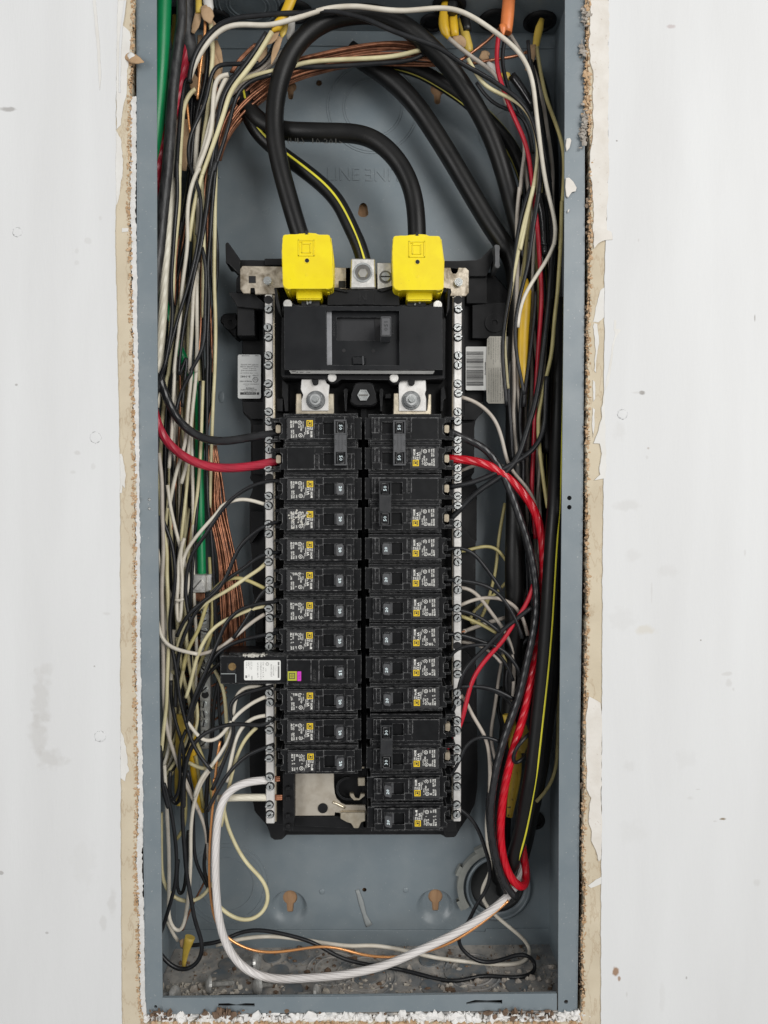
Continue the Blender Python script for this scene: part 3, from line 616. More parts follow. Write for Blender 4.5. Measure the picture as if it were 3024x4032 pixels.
# pressed knockouts in the dusty floor, round slugs and ring segments
for c, x, y, r in (('e', 1275, 245, 9.5), ('e', 1140, 345, 9.5), ('e', 1235, 480, 10), ('e', 770, 290, 9), ('e', 1090, 240, 8.5), ('e', 720, 375, 9.5), ('g', 470, 215, 10), ('g', 725, 270, 13), ('g', 985, 370, 10), ('g', 485, 375, 10.5), ('g', 90, 310, 12), ('g', 610, 300, 8)):
    p = PZ(*px(c, x, y), ZB); n = 26; bm = bmesh.new(); k = r / 1000
    v = [[bm.verts.new((p.x + q * k * math.cos(2 * math.pi * i / n), p.y + q * k * math.sin(2 * math.pi * i / n), ZB + h)) for i in range(n)] for q, h in ((1.0, .0001), (.97, .0011), (.0001, .0012))]
    for a, b in zip(v, v[1:]):
        for i in range(n): bm.faces.new((a[i], a[(i + 1) % n], b[(i + 1) % n], b[i]))
    part('knockout', me_of(bm), mat('scuffed_dusty_enamel', (0.15, 0.175, 0.195), 0.6, 0, (0.27, 0.25, 0.225), 90, 0.9, 0.3, 500), floor)
for c, x, y, r in (('g', 90, 310, 20), ('g', 90, 310, 27), ('g', 725, 280, 19), ('g', 725, 280, 25), ('e', 1530, 320, 16), ('e', 1530, 320, 23)):
    p = PZ(*px(c, x, y), ZB); n = 40; bm = bmesh.new(); k = r / 1000
    v = [[bm.verts.new((p.x + (k + q) * math.cos(2 * math.pi * i / n), p.y + (k + q) * math.sin(2 * math.pi * i / n), ZB + h)) for i in range(n)] for q, h in ((-.0010, .0002), (-.0005, .0009), (.0005, .0009), (.0010, .0002))]
    for a, b in zip(v, v[1:]):
        for i in range(n): bm.faces.new((a[i], a[(i + 1) % n], b[(i + 1) % n], b[i]))
    part('knockout_ring', me_of(bm, True), DUSTY, floor)
# grit and flakes lying on the floor of the box
YF = lambda r: r.uniform(0.006, 0.092)
crumbs('grit', lambda r: Vector((r.uniform(XLb + .004, XRb - .004), YF(r), ZB + r.uniform(0, .0006))), 800, (0.0003, 0.0010), mat('grey_grit', (0.34, 0.31, 0.27), 0.95, 0, (0.2, 0.17, 0.14), 300, .8), BX, 21)
crumbs('plaster_lumps', lambda r: Vector((r.choice([r.gauss(XLb + .025, .02), r.gauss(XRb - .03, .02), r.uniform(XLb + .01, XRb - .01)]), r.uniform(.006, .06), ZB + .0008)), 90, (0.0010, 0.0030), mat('dusty_lump', (.46, .42, .37), .95, 0, (.28, .24, .2), 250, .8, .6, 700), BX, 27)
crumbs('white_chips', lambda r: Vector((r.choice([r.gauss(XLb + .03, .022), r.uniform(XLb + .01, XRb - .01)]), r.uniform(.006, .045), ZB + r.uniform(0, .001))), 330, (0.0006, 0.0020), DEBRISW, BX, 22)
crumbs('brown_debris', lambda r: Vector((r.uniform(XLb + .006, XRb - .01), YF(r), ZB + r.uniform(0, .001))), 170, (0.0006, 0.0022), DEBRISB, BX, 23)
# knockout holes in the top wall with black cable clamps
def topring(c, x, y, r, label, fill=True):
    p = PZ(*px(c, x, y), ZT); t = thing('cable_clamp', (p.x, p.y, ZT), label, 'cable clamp', 'cable clamps in the top wall'); n = 26
    for nm, prof in (('clamp_ring', ((r, 0), (r, -.002), (r * .82, -.0035), (r * .72, -.0030), (r * .72, .0))),) + ((('clamp_throat', ((r * .72, -.0008), (.0001, -.0006))),) if fill else ()):
        bm = bmesh.new(); v = [[bm.verts.new((p.x + q * math.cos(2 * math.pi * i / n), p.y + q * math.sin(2 * math.pi * i / n), ZT + h)) for i in range(n)] for q, h in prof]
        for a, b in zip(v, v[1:]):
            for i in range(n): bm.faces.new((a[i], a[(i + 1) % n], b[(i + 1) % n], b[i]))
        part(nm, me_of(bm, True), BASEPL if nm == 'clamp_ring' else DARKHOLE, t)
topring('K', 1245, 195, .0150, 'rightmost black clamp around a single yellow cable')
topring('K', 830, 180, .0150, 'black clamp left of the orange cable sheath')
topring('K', 400, 40, .0150, 'black clamp holding the pair of yellow sheaths')
topring('K', 250, 200, .0120, 'half hidden black clamp behind the big black loop')
topring('J', 700, 190, .0125, 'black clamp behind the white sheath on the left')
topring('J', 290, 180, .0135, 'leftmost black clamp beside the green cable')
topring('J', 1560, 120, .0150, 'black clamp behind the long yellow sheath in the middle')
for c, x, y, rs in (('J', 1040, 60, (.016, .019, .0255, .0285)),):
    p = PZ(*px(c, x, y), ZT); n = 44
    for k in rs:
        bm = bmesh.new(); v = [[bm.verts.new((p.x + (k + q) * math.cos(2 * math.pi * i / n), p.y + (k + q) * math.sin(2 * math.pi * i / n), ZT - h)) for i in range(n)] for q, h in ((-.0008, -.0001), (-.0004, .0008), (.0004, .0008), (.0008, -.0001))]
        for a, b in zip(v, v[1:]):
            for i in range(n): bm.faces.new((a[i], a[(i + 1) % n], b[(i + 1) % n], b[i]))
        bxpart('knockout_ring', bm, STEEL, True)
# conduit hub low on the right of the back plate
HB = thing('conduit_hub', (hub.x, 0.095, hub.z), 'round grey conduit opening with locknut low on the right', 'conduit fitting')
bm = bmesh.new(); n = 48; v = [[bm.verts.new((hub.x + q * math.cos(2 * math.pi * i / n), y, hub.z + q * math.sin(2 * math.pi * i / n))) for i in range(n)] for q, y in ((HR * 1.0, .0945), (HR * 1.0, .0915), (HR * .93, .0905), (HR * .90, .0915), (HR * .90, .0965), (HR * .82, .0965))]
for a, b in zip(v, v[1:]):
    for i in range(n): bm.faces.new((a[i], a[(i + 1) % n], b[(i + 1) % n], b[i]))
part('hub_rim', me_of(bm, True), STEEL, HB)
bm = bmesh.new(); v = [[bm.verts.new((hub.x + q * math.cos(2 * math.pi * i / n), y, hub.z + q * math.sin(2 * math.pi * i / n))) for i in range(n)] for q, y in ((HR * .82, .0965), (HR * .81, .0998), (HR * .79, .1003), (.0001, .1004))]
for a, b in zip(v, v[1:]):
    for i in range(n): bm.faces.new((a[i], a[(i + 1) % n], b[(i + 1) % n], b[i]))
part('hub_throat', me_of(bm, True), mat('dim_tube', (.035, .037, .037), .5), HB)
bm = bmesh.new(); ring(bm, hub.x - .002, hub.z + .003, HR * 1.02, HR * 1.20, .0880, .0940, 40, 100, 215); part('locknut', me_of(bm), HUBPL, HB)
for a in (108, 150, 200):
    bm = bmesh.new(); ring(bm, hub.x - .002, hub.z + .003, HR * 1.18, HR * 1.30, .0885, .0940, 6, a, a + 14); part('locknut_lug', me_of(bm), HUBPL, HB)
bm = bmesh.new(); o = PC('I', 1178, 380, .0945); ring(bm, o.x, o.z, .0055, .0085, .0925, .0952, 24); cyl(bm, o.x, o.z, .0056, .0942, .0950, 20); bxpart('plugged_hole', bm, BASEPL)
# loose bolts lying on the floor
def bolt(c, hx, hy, tx, ty, label, hr=0.0074):
    a = PZ(*px(c, hx, hy), ZB + hr * .8); b = PZ(*px(c, tx, ty), ZB + .0025); t = thing('loose_screw', a, label, 'screw', 'screws lying on the floor of the box')
    d = (b - a).normalized(); 
    def lathe(prof, n=16):
        bm = bmesh.new(); u = d.cross(Vector((0, 0, 1))).normalized(); wv = u.cross(d); rows = []
        for s, r in prof: rows.append([bm.verts.new(a + d * s + (u * math.cos(2 * math.pi * i / n) + wv * math.sin(2 * math.pi * i / n)) * r) for i in range(n)])
        for p, q in zip(rows, rows[1:]):
            for i in range(n): bm.faces.new((p[i], p[(i + 1) % n], q[(i + 1) % n], q[i]))
        return me_of(bm, False)
    part('screw_head', lathe([(-.003, .0001), (-.0028, hr * .5), (-.0015, hr * .85), (0, hr), (.0008, hr), (.0009, .002)], 20), mat('dull_zinc', (.50, .50, .48), .36, .35, (.30, .29, .27), 300, .8), t)
    L = (b - a).length; pr = [(.0008, .0024)]
    for k in range(int(L / .0012)): pr += [(.002 + k * .0012, .0026), (.0026 + k * .0012, .0019)]
    pr += [(L + .002, .0015), (L + .003, .0001)]; part('screw_thread', lathe(pr, 10), MATS['dull_zinc'], t)
bolt('e', 632, 438, 795, 425, 'long machine screw lying with its thread to the right')
bolt('e', 980, 275, 890, 292, 'screw with upright round head behind the white cable')
bolt('e', 985, 448, 1090, 432, 'screw lying partly under the thick white cable')
bolt('e', 385, 510, 305, 515, 'bright dome headed screw in the front left corner')
bolt('e', 1415, 505, 1290, 517, 'screw against the front lip near the middle')
# ------------------------------------------------------------------ interior: black base, neutral bars, bus
o = PC('0', 1432, 3300, 0.094)
BS = thing('panel_interior', o, 'long black plastic interior carrying the bus and both neutral bars', 'panel interior')
def bpart(name, bm, m=BASEPL, sm=False, parent=None): return part(name, me_of(bm, sm), m, parent or BS)
base = [px('C', *p) for p in [(918, 500), (918, 960), (922, 1040), (978, 1086), (983, 1110), (983, 1400), (966, 1470), (1000, 1490), (985, 1540), (964, 1600)]] + \
       [px('F', *p) for p in [(966, 0), (966, 236), (984, 240), (986, 560), (1006, 590), (1006, 900), (968, 1260), (966, 1640)]] + \
       [px('H', *p) for p in [(970, 150), (986, 258), (1000, 330), (1086, 408), (1104, 498), (1132, 514), (1182, 510), (1204, 468)]] + \
       [px('I', *p) for p in [(560, 466), (586, 498), (652, 495), (690, 424), (746, 344), (780, 280), (796, 165), (798, 20)]] + \
       [px('G', *p) for p in [(790, 1030), (776, 1000), (776, 240), (792, 220), (792, 20)]] + \
       [px('E', *p) for p in [(796, 1520), (745, 1460), (776, 1430), (768, 1180), (776, 1085), (836, 1030), (836, 970), (838, 890), (865, 560), (1000, 520), (1000, 240), (900, 120), (740, 120)]] + [px('V', 650, 500), px('V', 400, 620), px('V', 250, 700), px('C', 1000, 540)]
bm = bmesh.new(); prism(bm, P2(base, .074), .074, .0945, .0012); bpart('base_tray', bm)
def rib(c, pts, d, th, name='rib', m=BASEPL, bev=.0006): 
    bm = bmesh.new(); prism(bm, pp(c, pts, d), d, th, bev); return bpart(name, bm, m)
# raised middle deck under bars and breakers
rib('0', [(1035, 1150), (1830, 1150), (1830, 1640), (1810, 1640), (1795, 3240), (1800, 3275), (1136, 3275), (1136, 3245), (1050, 3245), (1035, 1640)], .052, .074, 'deck')
# gap spine between the two columns of breakers
rib('0', [(1420, 1600), (1445, 1600), (1445, 3260), (1428, 3260)], .046, .052, 'spine')
# upper left ear, brackets, feet
rib('V', [(75, 165), (88, 147), (108, 150), (238, 335), (242, 500), (215, 492), (122, 380), (80, 378)], .050, .074, 'bracket')
rib('V', [(232, 340), (700, 345), (700, 700), (195, 700), (195, 540), (232, 490)], .056, .074, 'bracket')
rib('V', [(112, 700), (140, 692), (400, 712), (470, 800), (500, 800), (500, 880), (205, 850)], .046, .074, 'bracket')
rib('V', [(205, 830), (390, 830), (398, 1165), (205, 1165)], .050, .074, 'bracket')
f = rib('V', [(35, 935), (90, 918), (205, 918), (205, 1175), (165, 1178), (12, 1010)], .072, .0945, 'foot', bev=.0015)
o = PC('V', 132, 1030, .072); bm = bmesh.new(); ring(bm, o.x, o.z, .0026, .0060, .0705, .073, 24); part('foot_boss', me_of(bm), BASEPL, f)
rib('V', [(500, 325), (700, 325), (700, 400), (500, 400)], .052, .074, 'bracket')
rib('X', [(1060, 350), (1430, 350), (1480, 330), (1580, 215), (1659, 180), (1659, 235), (1610, 330), (1540, 520), (1330, 520), (1260, 430), (1060, 430)], .060, .080, 'bracket')
rib('X', [(1620, 180), (1640, 170), (1680, 180), (1688, 215), (1668, 250), (1668, 370), (1690, 400), (1672, 430), (1640, 430), (1622, 400), (1640, 360), (1640, 250)], .046, .074, 'bracket', HANDLE)
rib('X', [(1318, 500), (1545, 500), (1545, 815), (1318, 815)], .064, .075, 'bracket')
rib('X', [(1380, 830), (1600, 815), (1750, 800), (1750, 1200), (1380, 1195)], .066, .075, 'bracket')
o = PC('X', 1620, 1030, .066); bm = bmesh.new(); ring(bm, o.x, o.z, .003, .0085, .0645, .068, 24); bpart('foot_boss', bm)
# shelves by the sides of the tray
for c, pts in (('E', [(700, 970), (836, 965), (836, 1030), (780, 1085), (700, 1085)]), ('E', [(690, 1100), (776, 1100), (776, 1430), (690, 1470)]), ('G', [(690, 110), (790, 225), (776, 240), (776, 480), (690, 480)]), ('G', [(690, 900), (780, 1000), (780, 1030), (776, 1400), (690, 1400)]),
               ('C', [(920, 965), (1060, 965), (1060, 1080), (975, 1080), (922, 1030)]), ('C', [(985, 1110), (1060, 1110), (1060, 1440), (985, 1440)]), ('F', [(968, 20), (1060, 20), (1060, 120), (980, 232), (968, 232)]), ('F', [(1010, 600), (1060, 600), (1060, 880), (1010, 880)])):
    rib(c, pts, .066, .075, 'shelf')
# lower end
rib('U', [(160, 180), (260, 180), (260, 560), (250, 680), (160, 680)], .034, .060, 'end_rail')
for z in (320, 408, 556, 645): rib('U', [(185, z - 16), (222, z - 18), (222, z + 14), (185, z + 16)], .030, .040, 'end_tooth')
rib('U', [(250, 555), (880, 555), (880, 670), (738, 670), (738, 650), (255, 640)], .046, .060, 'end_wall')
rib('H', [(1080, 400), (1104, 495), (1130, 512), (1180, 508), (1200, 470), (1210, 400)], .060, .080, 'foot')
rib('I', [(570, 440), (590, 495), (650, 492), (690, 420), (690, 380), (570, 380)], .060, .080, 'foot')
# bus plate seen in the empty place
rib('U', [(262, 180), (600, 180), (600, 300), (604, 360), (620, 405), (660, 445), (700, 462), (870, 460), (880, 520), (870, 560), (700, 560), (645, 520), (606, 515), (606, 550), (262, 552)], .044, .0465, 'bus_bar', BUSM, .0004)
rib('U', [(655, 520), (870, 520), (870, 600), (830, 600), (812, 660), (770, 660), (752, 610), (700, 605), (690, 585), (655, 580)], .040, .0435, 'bus_stab', BRASSY, .0006)
rib('U', [(735, 355), (770, 355), (780, 400), (822, 410), (830, 360), (870, 360), (868, 385), (838, 392), (822, 420), (768, 420), (752, 388), (735, 384)], .040, .0432, 'bus_stab', BRASSY, .0006)
rib('U', [(805, 222), (870, 222), (870, 296), (805, 298)], .042, .0435, 'bus_stab', BRASSY, .0006)
rib('U', [(835, 125), (866, 128), (862, 146), (835, 148)], .040, .0432, 'bus_stab', BRASSY, .0006)
o = PC('U', 505, 483, .044); bm = bmesh.new(); cyl(bm, o.x, o.z, .0044, .0425, .0445, 24, .0005); bpart('bus_stud', bm)
part('bus_bead', tube_mesh([PC('U', 590, 432, .0436), PC('U', 640, 455, .0432), PC('U', 695, 482, .0436)], .0012, .002, 10)[0], BRASSY, BS)
bm = bmesh.new(); o = PC('U', 720, 310, .046); ring(bm, o.x, o.z, .0085, .0105, .0440, .0470, 36, 80, 300); bpart('moulded_arc', bm)
# copper tips through the left bar
for y in (236, 396):
    for k in range(5): part('copper_strands', tube_mesh([PC('U', 88, y + k * 9 - 20, .037), PC('U', 112, y + k * 8 - 16, .0365), PC('U', 136 + (y > 300) * 22, y + k * 8 - 20 + 6 * (k % 2), .036)], .0008, .002, 6)[0], COPPER, BS)

# neutral bars with slotted screws
def neutral(ptsTop, ptsBot, tx, side):
    (xa, xb), y0 = ptsTop; (xc, xd), y1 = ptsBot; d = .0335
    bm = bmesh.new(); prism(bm, P2([(xa, y0), (xb, y0), (xd, y1), (xc, y1)], d), d, d + .0085, .0008); b = bpart('neutral_bar', bm, TIN)
    bm = bmesh.new(); q = P2([(xb, y0 + 4), (xb + 8, y0 + 4), (xd + 8, y1 - 8), (xd, y1 - 8)], d + .004) if side < 0 else P2([(xa - 6, y0 + 4), (xa, y0 + 4), (xc, y1 - 8), (xc - 6, y1 - 8)], d + .004)
    prism(bm, q, d + .004, d + .0085, .0003); part('bar_flange', me_of(bm), BRASSY, b); return b
barL = neutral(((1043, 1074), 1158), ((1047, 1081), 3244), 0, -1)
barR = neutral(((1787, 1819), 1164), ((1784, 1815), 3236), 0, 1)
rs = random.Random(5)
SCREW = None
def screw_proto():
    bm = bmesh.new(); r = .0031
    prism(bm, circ(0, 0, r, 18), -.0032, .001, .0008, 2)
    me = me_of(bm); return me
sm_ = screw_proto(); sm_.materials.append(ZINC)
bm = bmesh.new(); box(bm, -.0031, .0031, -.0006, .0006, -.0033, -.0020); slotm = me_of(bm); slotm.materials.append(DARKHOLE)
bm = bmesh.new(); box(bm, -.0035, -.0016, -.0006, .0006, -.0037, -.0022, .0002); box(bm, .0017, .0035, -.0006, .0006, -.0037, -.0022, .0002); bitm = me_of(bm); mat('bright_zinc', (0.85, 0.86, 0.85), 0.25, 0.9)
bm = bmesh.new(); cyl(bm, 0, 0, .0039, -.00025, .0004, 20); wellm = me_of(bm)
hm = bmesh.new(); cyl(hm, 0, 0, .0036, -.0004, .0004, 18); holem = me_of(hm); holem.materials.append(DARKHOLE)
def put_screw(bar, x, y, d=.0335, hole=False):
    p = P(x, y, d); L = wl(bar)
    s = bpy.data.objects.new('screw' if not hole else 'screw_hole', holem if hole else sm_); COL.objects.link(s); s.parent = bar; s.location = p - L; s.rotation_euler = (0, rs.uniform(0, 3.1), 0)
    s.scale = (1, rs.uniform(.75, 1.05), 1)
    if not hole:
        s.data = slot_screw(); 
def slot_screw():
    if 'j' not in TXT:
        bm = bmesh.new(); me = bpy.data.meshes.new('screw')
        for i, q in enumerate((sm_, slotm, bitm, wellm)):
            n0 = len(bm.faces); bm.from_mesh(q); bm.faces.ensure_lookup_table()
            for f in bm.faces[n0:]: f.material_index = (0, 1, 2, 1)[i]
        bm.to_mesh(me); bm.free(); me.materials.append(ZINC); me.materials.append(DARKHOLE); me.materials.append(MATS['bright_zinc']); TXT['j'] = me
    return TXT['j']
for bar, x0, x1, ha, hb in ((barL, 1056, 1063, (-1, 0), (5, 1)), (barR, 1803, 1799, (-1, 0), (11, 1))):
    for k in range(-1, 18):
        for j in (0, 1):
            y = 1291 + 110.4 * k + 37.5 * j
            if y > 3226: continue
            t = (y - 1180) / 2050; put_screw(bar, x0 + (x1 - x0) * t + rs.uniform(-2, 2), y, hole=(k, j) in (hb,) or (k, j) == ha)
# tarnished cross plate and the neutral lug
c1 = rib('V', [(262, 405), (1440, 425), (1440, 660), (1250, 660), (1250, 600), (600, 640), (630, 712), (400, 716), (398, 640), (345, 640), (345, 705), (270, 705), (236, 660), (236, 440)], .036, .0385, 'cross_plate', TARN, .0004)
rib('X', [(0, 425), (60, 425), (60, 660), (0, 665)], .036, .0385, 'cross_plate', TARN, .0004)
rib('X', [(1040, 425), (1148, 423), (1150, 470), (1165, 495), (1205, 498), (1228, 470), (1230, 424), (1310, 424), (1345, 455), (1345, 700), (1310, 735), (1135, 735), (1160, 690), (1150, 650), (1040, 640)], .036, .0385, 'cross_plate', TARN, .0004)
for c, x, y, wd in (('V', 369, 555, 38), ('V', 1347, 608, 38)):
    p = PC(c, x, y, .036); k = wd / 2.765 / 4700; bm = bmesh.new(); box(bm, p.x - k, p.x + k, p.z - k, p.z + k, .0355, .0362); bpart('square_hole', bm, DARKHOLE)
for c, x, y in (('V', 540, 580), ('X', 1228, 595)):
    p = PC(c, x, y, .036); bm = bmesh.new(); prism(bm, circ(p.x, p.z, .0036, 18), .0315, .037, .0016, 2); cyl(bm, p.x, p.z, .0013, .0312, .032, 6); bpart('plate_screw', bm, ZINC)
lug = rib('X', [(62, 322), (322, 325), (330, 650), (52, 652)], .022, .045, 'neutral_lug', ALU, .0010)
p = PC('X', 190, 480, .022); bm = bmesh.new(); ring(bm, p.x, p.z, .0066, .0082, .0212, .0235, 32); part('lug_ring', me_of(bm, False), ZINC, lug)
bm = bmesh.new(); cyl(bm, p.x, p.z, .0067, .0217, .0224, 26); part('lug_socket', me_of(bm), mat('dark_metal', (0.16, 0.155, 0.145), 0.4, .7), lug)
bm = bmesh.new(); cyl(bm, p.x, p.z - .0006, .0046, .0208, .0222, 6, .0006); part('lug_set_screw', me_of(bm), mat('worn_metal', (0.42, 0.41, 0.38), 0.35, .8), lug)
rib('X', [(342, 368), (500, 372), (510, 635), (345, 665)], .030, .045, 'screw_block', ALU, .0006)
p = PC('X', 437, 528, .030); bm = bmesh.new(); ring(bm, p.x, p.z, .0043, .0054, .0296, .031, 24); bpart('screw_collar', bm, mat('dark_metal', (0, 0, 0)))
bm = bmesh.new(); cyl(bm, p.x, p.z, .0042, .0285, .031, 20, .0005); b = bpart('block_screw', bm, ZINC); bm = bmesh.new(); box(bm, p.x - .0041, p.x + .0041, p.z - .0005, p.z + .0005, .0282, .0287); part('slot_line', me_of(bm), DARKHOLE, b)
# moulded strip with the letter N, and the holder under the main breaker
nb = rib('V', [(1190, 660), (1700, 668), (1700, 830), (1185, 835)], .024, .05, 'moulded_strip')
rib('X', [(0, 668), (330, 672), (520, 640), (590, 690), (590, 840), (0, 830)], .0243, .05, 'moulded_strip')
bm = bmesh.new(); p = PC('X', 152, 785, .0236); text(bm, 'N', p.x, p.z, .0066, .0060, .0240, 0, .0004); part('embossed_letter', me_of(bm), BASEPL, nb)
bm = bmesh.new(); prism(bm, pp('V', [(1250, 640), (1300, 640), (1420, 690), (1400, 695), (1250, 665)], .022), .022, .03, .0004); bpart('moulded_wing', bm)
bm = bmesh.new(); prism(bm, pp('X', [(345, 668), (510, 620), (530, 640), (400, 690)], .022), .022, .03, .0004); bpart('moulded_wing', bm)
for c, pts in (('V', [(605, 640), (640, 650), (650, 760), (690, 960), (640, 880), (620, 760)]), ('X', [(1150, 650), (1110, 655), (1115, 800), (1095, 960), (1135, 870), (1135, 740)])):
    rib(c, pts, .020, .05, 'moulded_wing')
hold = rib('X', [(95, 1690), (130, 1672), (280, 1672), (310, 1690), (316, 1810), (345, 1850), (345, 1905), (290, 1935), (110, 1935), (50, 1895), (50, 1850), (85, 1810)], .026, .055, 'clamp_block', BASEPL, .0025)
p = PC('X', 196, 1817, .026); bm = bmesh.new(); ring(bm, p.x, p.z, .0042, .0052, .0236, .027, 6); cyl(bm, p.x, p.z, .0043, .0242, .027, 24, .0006); s = part('clamp_screw', me_of(bm), ZINC, hold)
bm = bmesh.new(); box(bm, p.x - .0043, p.x + .0043, p.z - .0006, p.z + .0006, .0237, .0242); part('slot_line', me_of(bm), mat('dark_metal', (0, 0, 0)), hold)
for c, x in (('V', 1387, ), ('X', 390)):
    x = x[0] if isinstance(x, tuple) else x
    rib(c, [(x - 26, 1755), (x, 1735), (x + 26, 1755), (x + 22, 1790), (x + 10, 1800), (x + 12, 1991), (x - 12, 1991), (x - 10, 1800), (x - 22, 1790)], .034, .05, 'moulded_post')
# dark ribs beside the terminals
for c, pts in (('V', [(630, 1850), (700, 1850), (700, 1991), (630, 1991)]), ('V', [(690, 1640), (760, 1700), (760, 1991), (720, 1991), (720, 1850), (690, 1830)]), ('X', [(1040, 1740), (1075, 1700), (1100, 1850), (1060, 1860), (1060, 1991), (1035, 1991)]), ('X', [(430, 1800), (500, 1790), (500, 1850), (430, 1850)])):
    rib(c, pts, .040, .055, 'moulded_post')
def terminal(c, plate, wings, nut, ears):
    for q in wings: rib(c, q, .031, .036, 'terminal_wing', BRASSY, .0006)
    t = rib(c, plate, .0295, .033, 'terminal_plate', TIN, .0004)
    p = PC(c, *nut, .0295); n = bmesh.new(); cyl(n, p.x, p.z, .0082, .0286, .0297, 28, .0003); part('washer', me_of(n), mat('dark_steel', (.30, .31, .31), .3, .8, (.22, .22, .22), 300, .6), t)
    n = bmesh.new(); prism(n, circ(p.x, p.z, .0068, 6, .5), .0235, .0288, .0008, 2); part('hex_nut', me_of(n), MATS['dark_steel'], t)
    n = bmesh.new(); ring(n, p.x, p.z, .0030, .0046, .0229, .0240, 24); part('nut_face', me_of(n), mat('bright_zinc', (0, 0, 0)), t)
    n = bmesh.new(); prism(n, circ(p.x, p.z, .0027, 16), .0165, .024, .0010, 2); part('stud', me_of(n), ZINC, t)
    rib(c, ears, .026, .032, 'terminal_tab')
terminal('V', [(905, 1640), (1165, 1640), (1175, 1690), (1210, 1700), (1200, 1795), (1200, 1985), (905, 1985), (905, 1860), (930, 1810), (895, 1750)], [[(845, 1795), (900, 1795), (905, 1860), (905, 1991), (1200, 1985), (1200, 1795), (1258, 1795), (1258, 1991), (1258, 2025), (842, 2025)]], (1060, 1870), [(1010, 1640), (1090, 1640), (1085, 1690), (1060, 1705), (1030, 1700)])
terminal('X', [(590, 1650), (875, 1650), (880, 1760), (860, 1800), (880, 1850), (880, 1988), (582, 1988), (582, 1700)], [[(525, 1790), (580, 1790), (582, 1988), (880, 1988), (900, 1990), (905, 1800), (935, 1800), (935, 2025), (520, 2025)]], (715, 1872), [(680, 1640), (760, 1640), (755, 1690), (730, 1710), (690, 1700)])
# stickers on the tray
def sticker(c, pts, d, m, name='sticker'):
    bm = bmesh.new(); prism(bm, pp(c, pts, d), d, d + .0004); return bpart(name, bm, m)
def rr(x0, y0, x1, y1, r):
    return [(a, b) for a, b in rrect(x0, x1, y0, y1, r)]
st = sticker('V', rr(211, 1372, 462, 1850, 18), .0655, STICKER)
def stext(bm, c, s, x, y, hpx, lpx, d, rot):
    k = CROP[c][2] * FPX / (CAMD + d); p = PC(c, x, y, d); text(bm, s, p.x, p.z, hpx / k, lpx / k, d - .0002, rot)
bm = bmesh.new()
for s, x, y, h, l in (('163880', 438, 1378, 11, 42), ('RAVABT88', 335, 1380, 11, 80), ('HOMT and QOM2', 430, 1474, 16, 185), ('HOM, HOMA, HOMB,', 432, 1496, 15, 195), ('breaker types', 408, 1518, 14, 140), ('accessories and', 412, 1541, 14, 160), ('Use only Square D', 430, 1566, 14, 190), ('B-9485', 345, 1600, 22, 105), ('LISTED', 434, 1592, 13, 62), ('PANELBOARD', 362, 1656, 15, 132),
                      ('Series', 440, 1690, 11, 40), ('Enclosure', 400, 1690, 11, 60), ('Enclosure', 330, 1690, 11, 60), ('tipo', 320, 1708, 10, 30), ('HOMELINE', 390, 1730, 15, 90), ('HOM3060L225PC', 415, 1748, 16, 170), ('by Schneider Electric', 408, 1768, 11, 130)):
    stext(bm, 'V', s, x, y, h, l, .0655, 180)
p = PC('V', 402, 1645, .0653); ring(bm, p.x, p.z, .0021, .0024, .0652, .0655, 28);
stext(bm, 'V', 'UL', 418, 1632, 22, 32, .0655, 180)
p = PC('V', 430, 1796, .0653); k = 2.765 * FPX / .6575
for a, b2 in ((13, 10), (7, 5)):
    v = rect(p.x - a / k, p.x + a / k, p.z - a / k, p.z + a / k); prism(bm, v, .0652 - (a < 10) * .0001, .0655)
part('sticker_print', me_of(bm), PRINTK, st)
bm = bmesh.new(); prism(bm, pp('V', [(237, 1782), (407, 1782), (407, 1808), (237, 1808)], .0653), .0653, .0655); part('sticker_band', me_of(bm), PRINTK, st)
bm = bmesh.new(); stext(bm, 'V', 'SQUARE D', 395, 1786, 16, 120, .0652, 180); part('sticker_heading', me_of(bm), STICKER, st)
bc = sticker('X', rr(1311, 1285, 1560, 1760, 14), .0650, STICKW, 'barcode_sticker')
bm = bmesh.new(); rb = random.Random(9); y = 1340
while y < 1708:
    h = rb.choice((2.5, 3, 5, 8)); prism(bm, pp('X', [(1318, y), (1503, y), (1503, y + h), (1318, y + h)], .0647), .0647, .0650); y += h + rb.choice((3, 4, 6, 9))
stext(bm, 'X', '8895431703', 1516, 1456, 15, 136, .0649, -90); part('barcode_bars', me_of(bm), PRINTK, bc)
tn = sticker('X', [(1545, 1200), (1570, 1172), (1810, 1175), (1760, 1800), (1750, 1905), (1560, 1903), (1538, 1880), (1530, 1500)], .0642, STICKT, 'caution_sticker')
bm = bmesh.new(); x = 1572
for s, y, l in (('40271-450-03', 1190, 180), ('and impair reliability.', 1190, 235), ('adversely affect user safety', 1188, 290), ('parts of this product may', 1186, 270), ('contact the permanent', 1185, 240), ('Use of petroleum based', 1184, 270), ('Torque values', 1184, 200), ('la confiabilidad del equipo.', 1520, 280), ('seguridad del usuario y deteriorar', 1518, 370), ('afectar negativamente la', 1517, 370), ('derivados del petroleo podrian', 1516, 370), ('solventes o rocios basados en', 1514, 372), ('en contacto con grasa,', 1514, 366), ('Si este producto entra', 1512, 330)):
    i = ('40271-450-03', 'and impair reliability.', 'adversely affect user safety', 'parts of this product may', 'contact the permanent', 'Use of petroleum based', 'Torque values').index(s) if y < 1400 else ('la confiabilidad del equipo.', 'seguridad del usuario y deteriorar', 'afectar negativamente la', 'derivados del petroleo podrian', 'solventes o rocios basados en', 'en contacto con grasa,', 'Si este producto entra').index(s)
    stext(bm, 'X', s, 1556 + 25 * i, y, 12, l, .0641, -90)
part('caution_print', me_of(bm), PRINTK, tn)

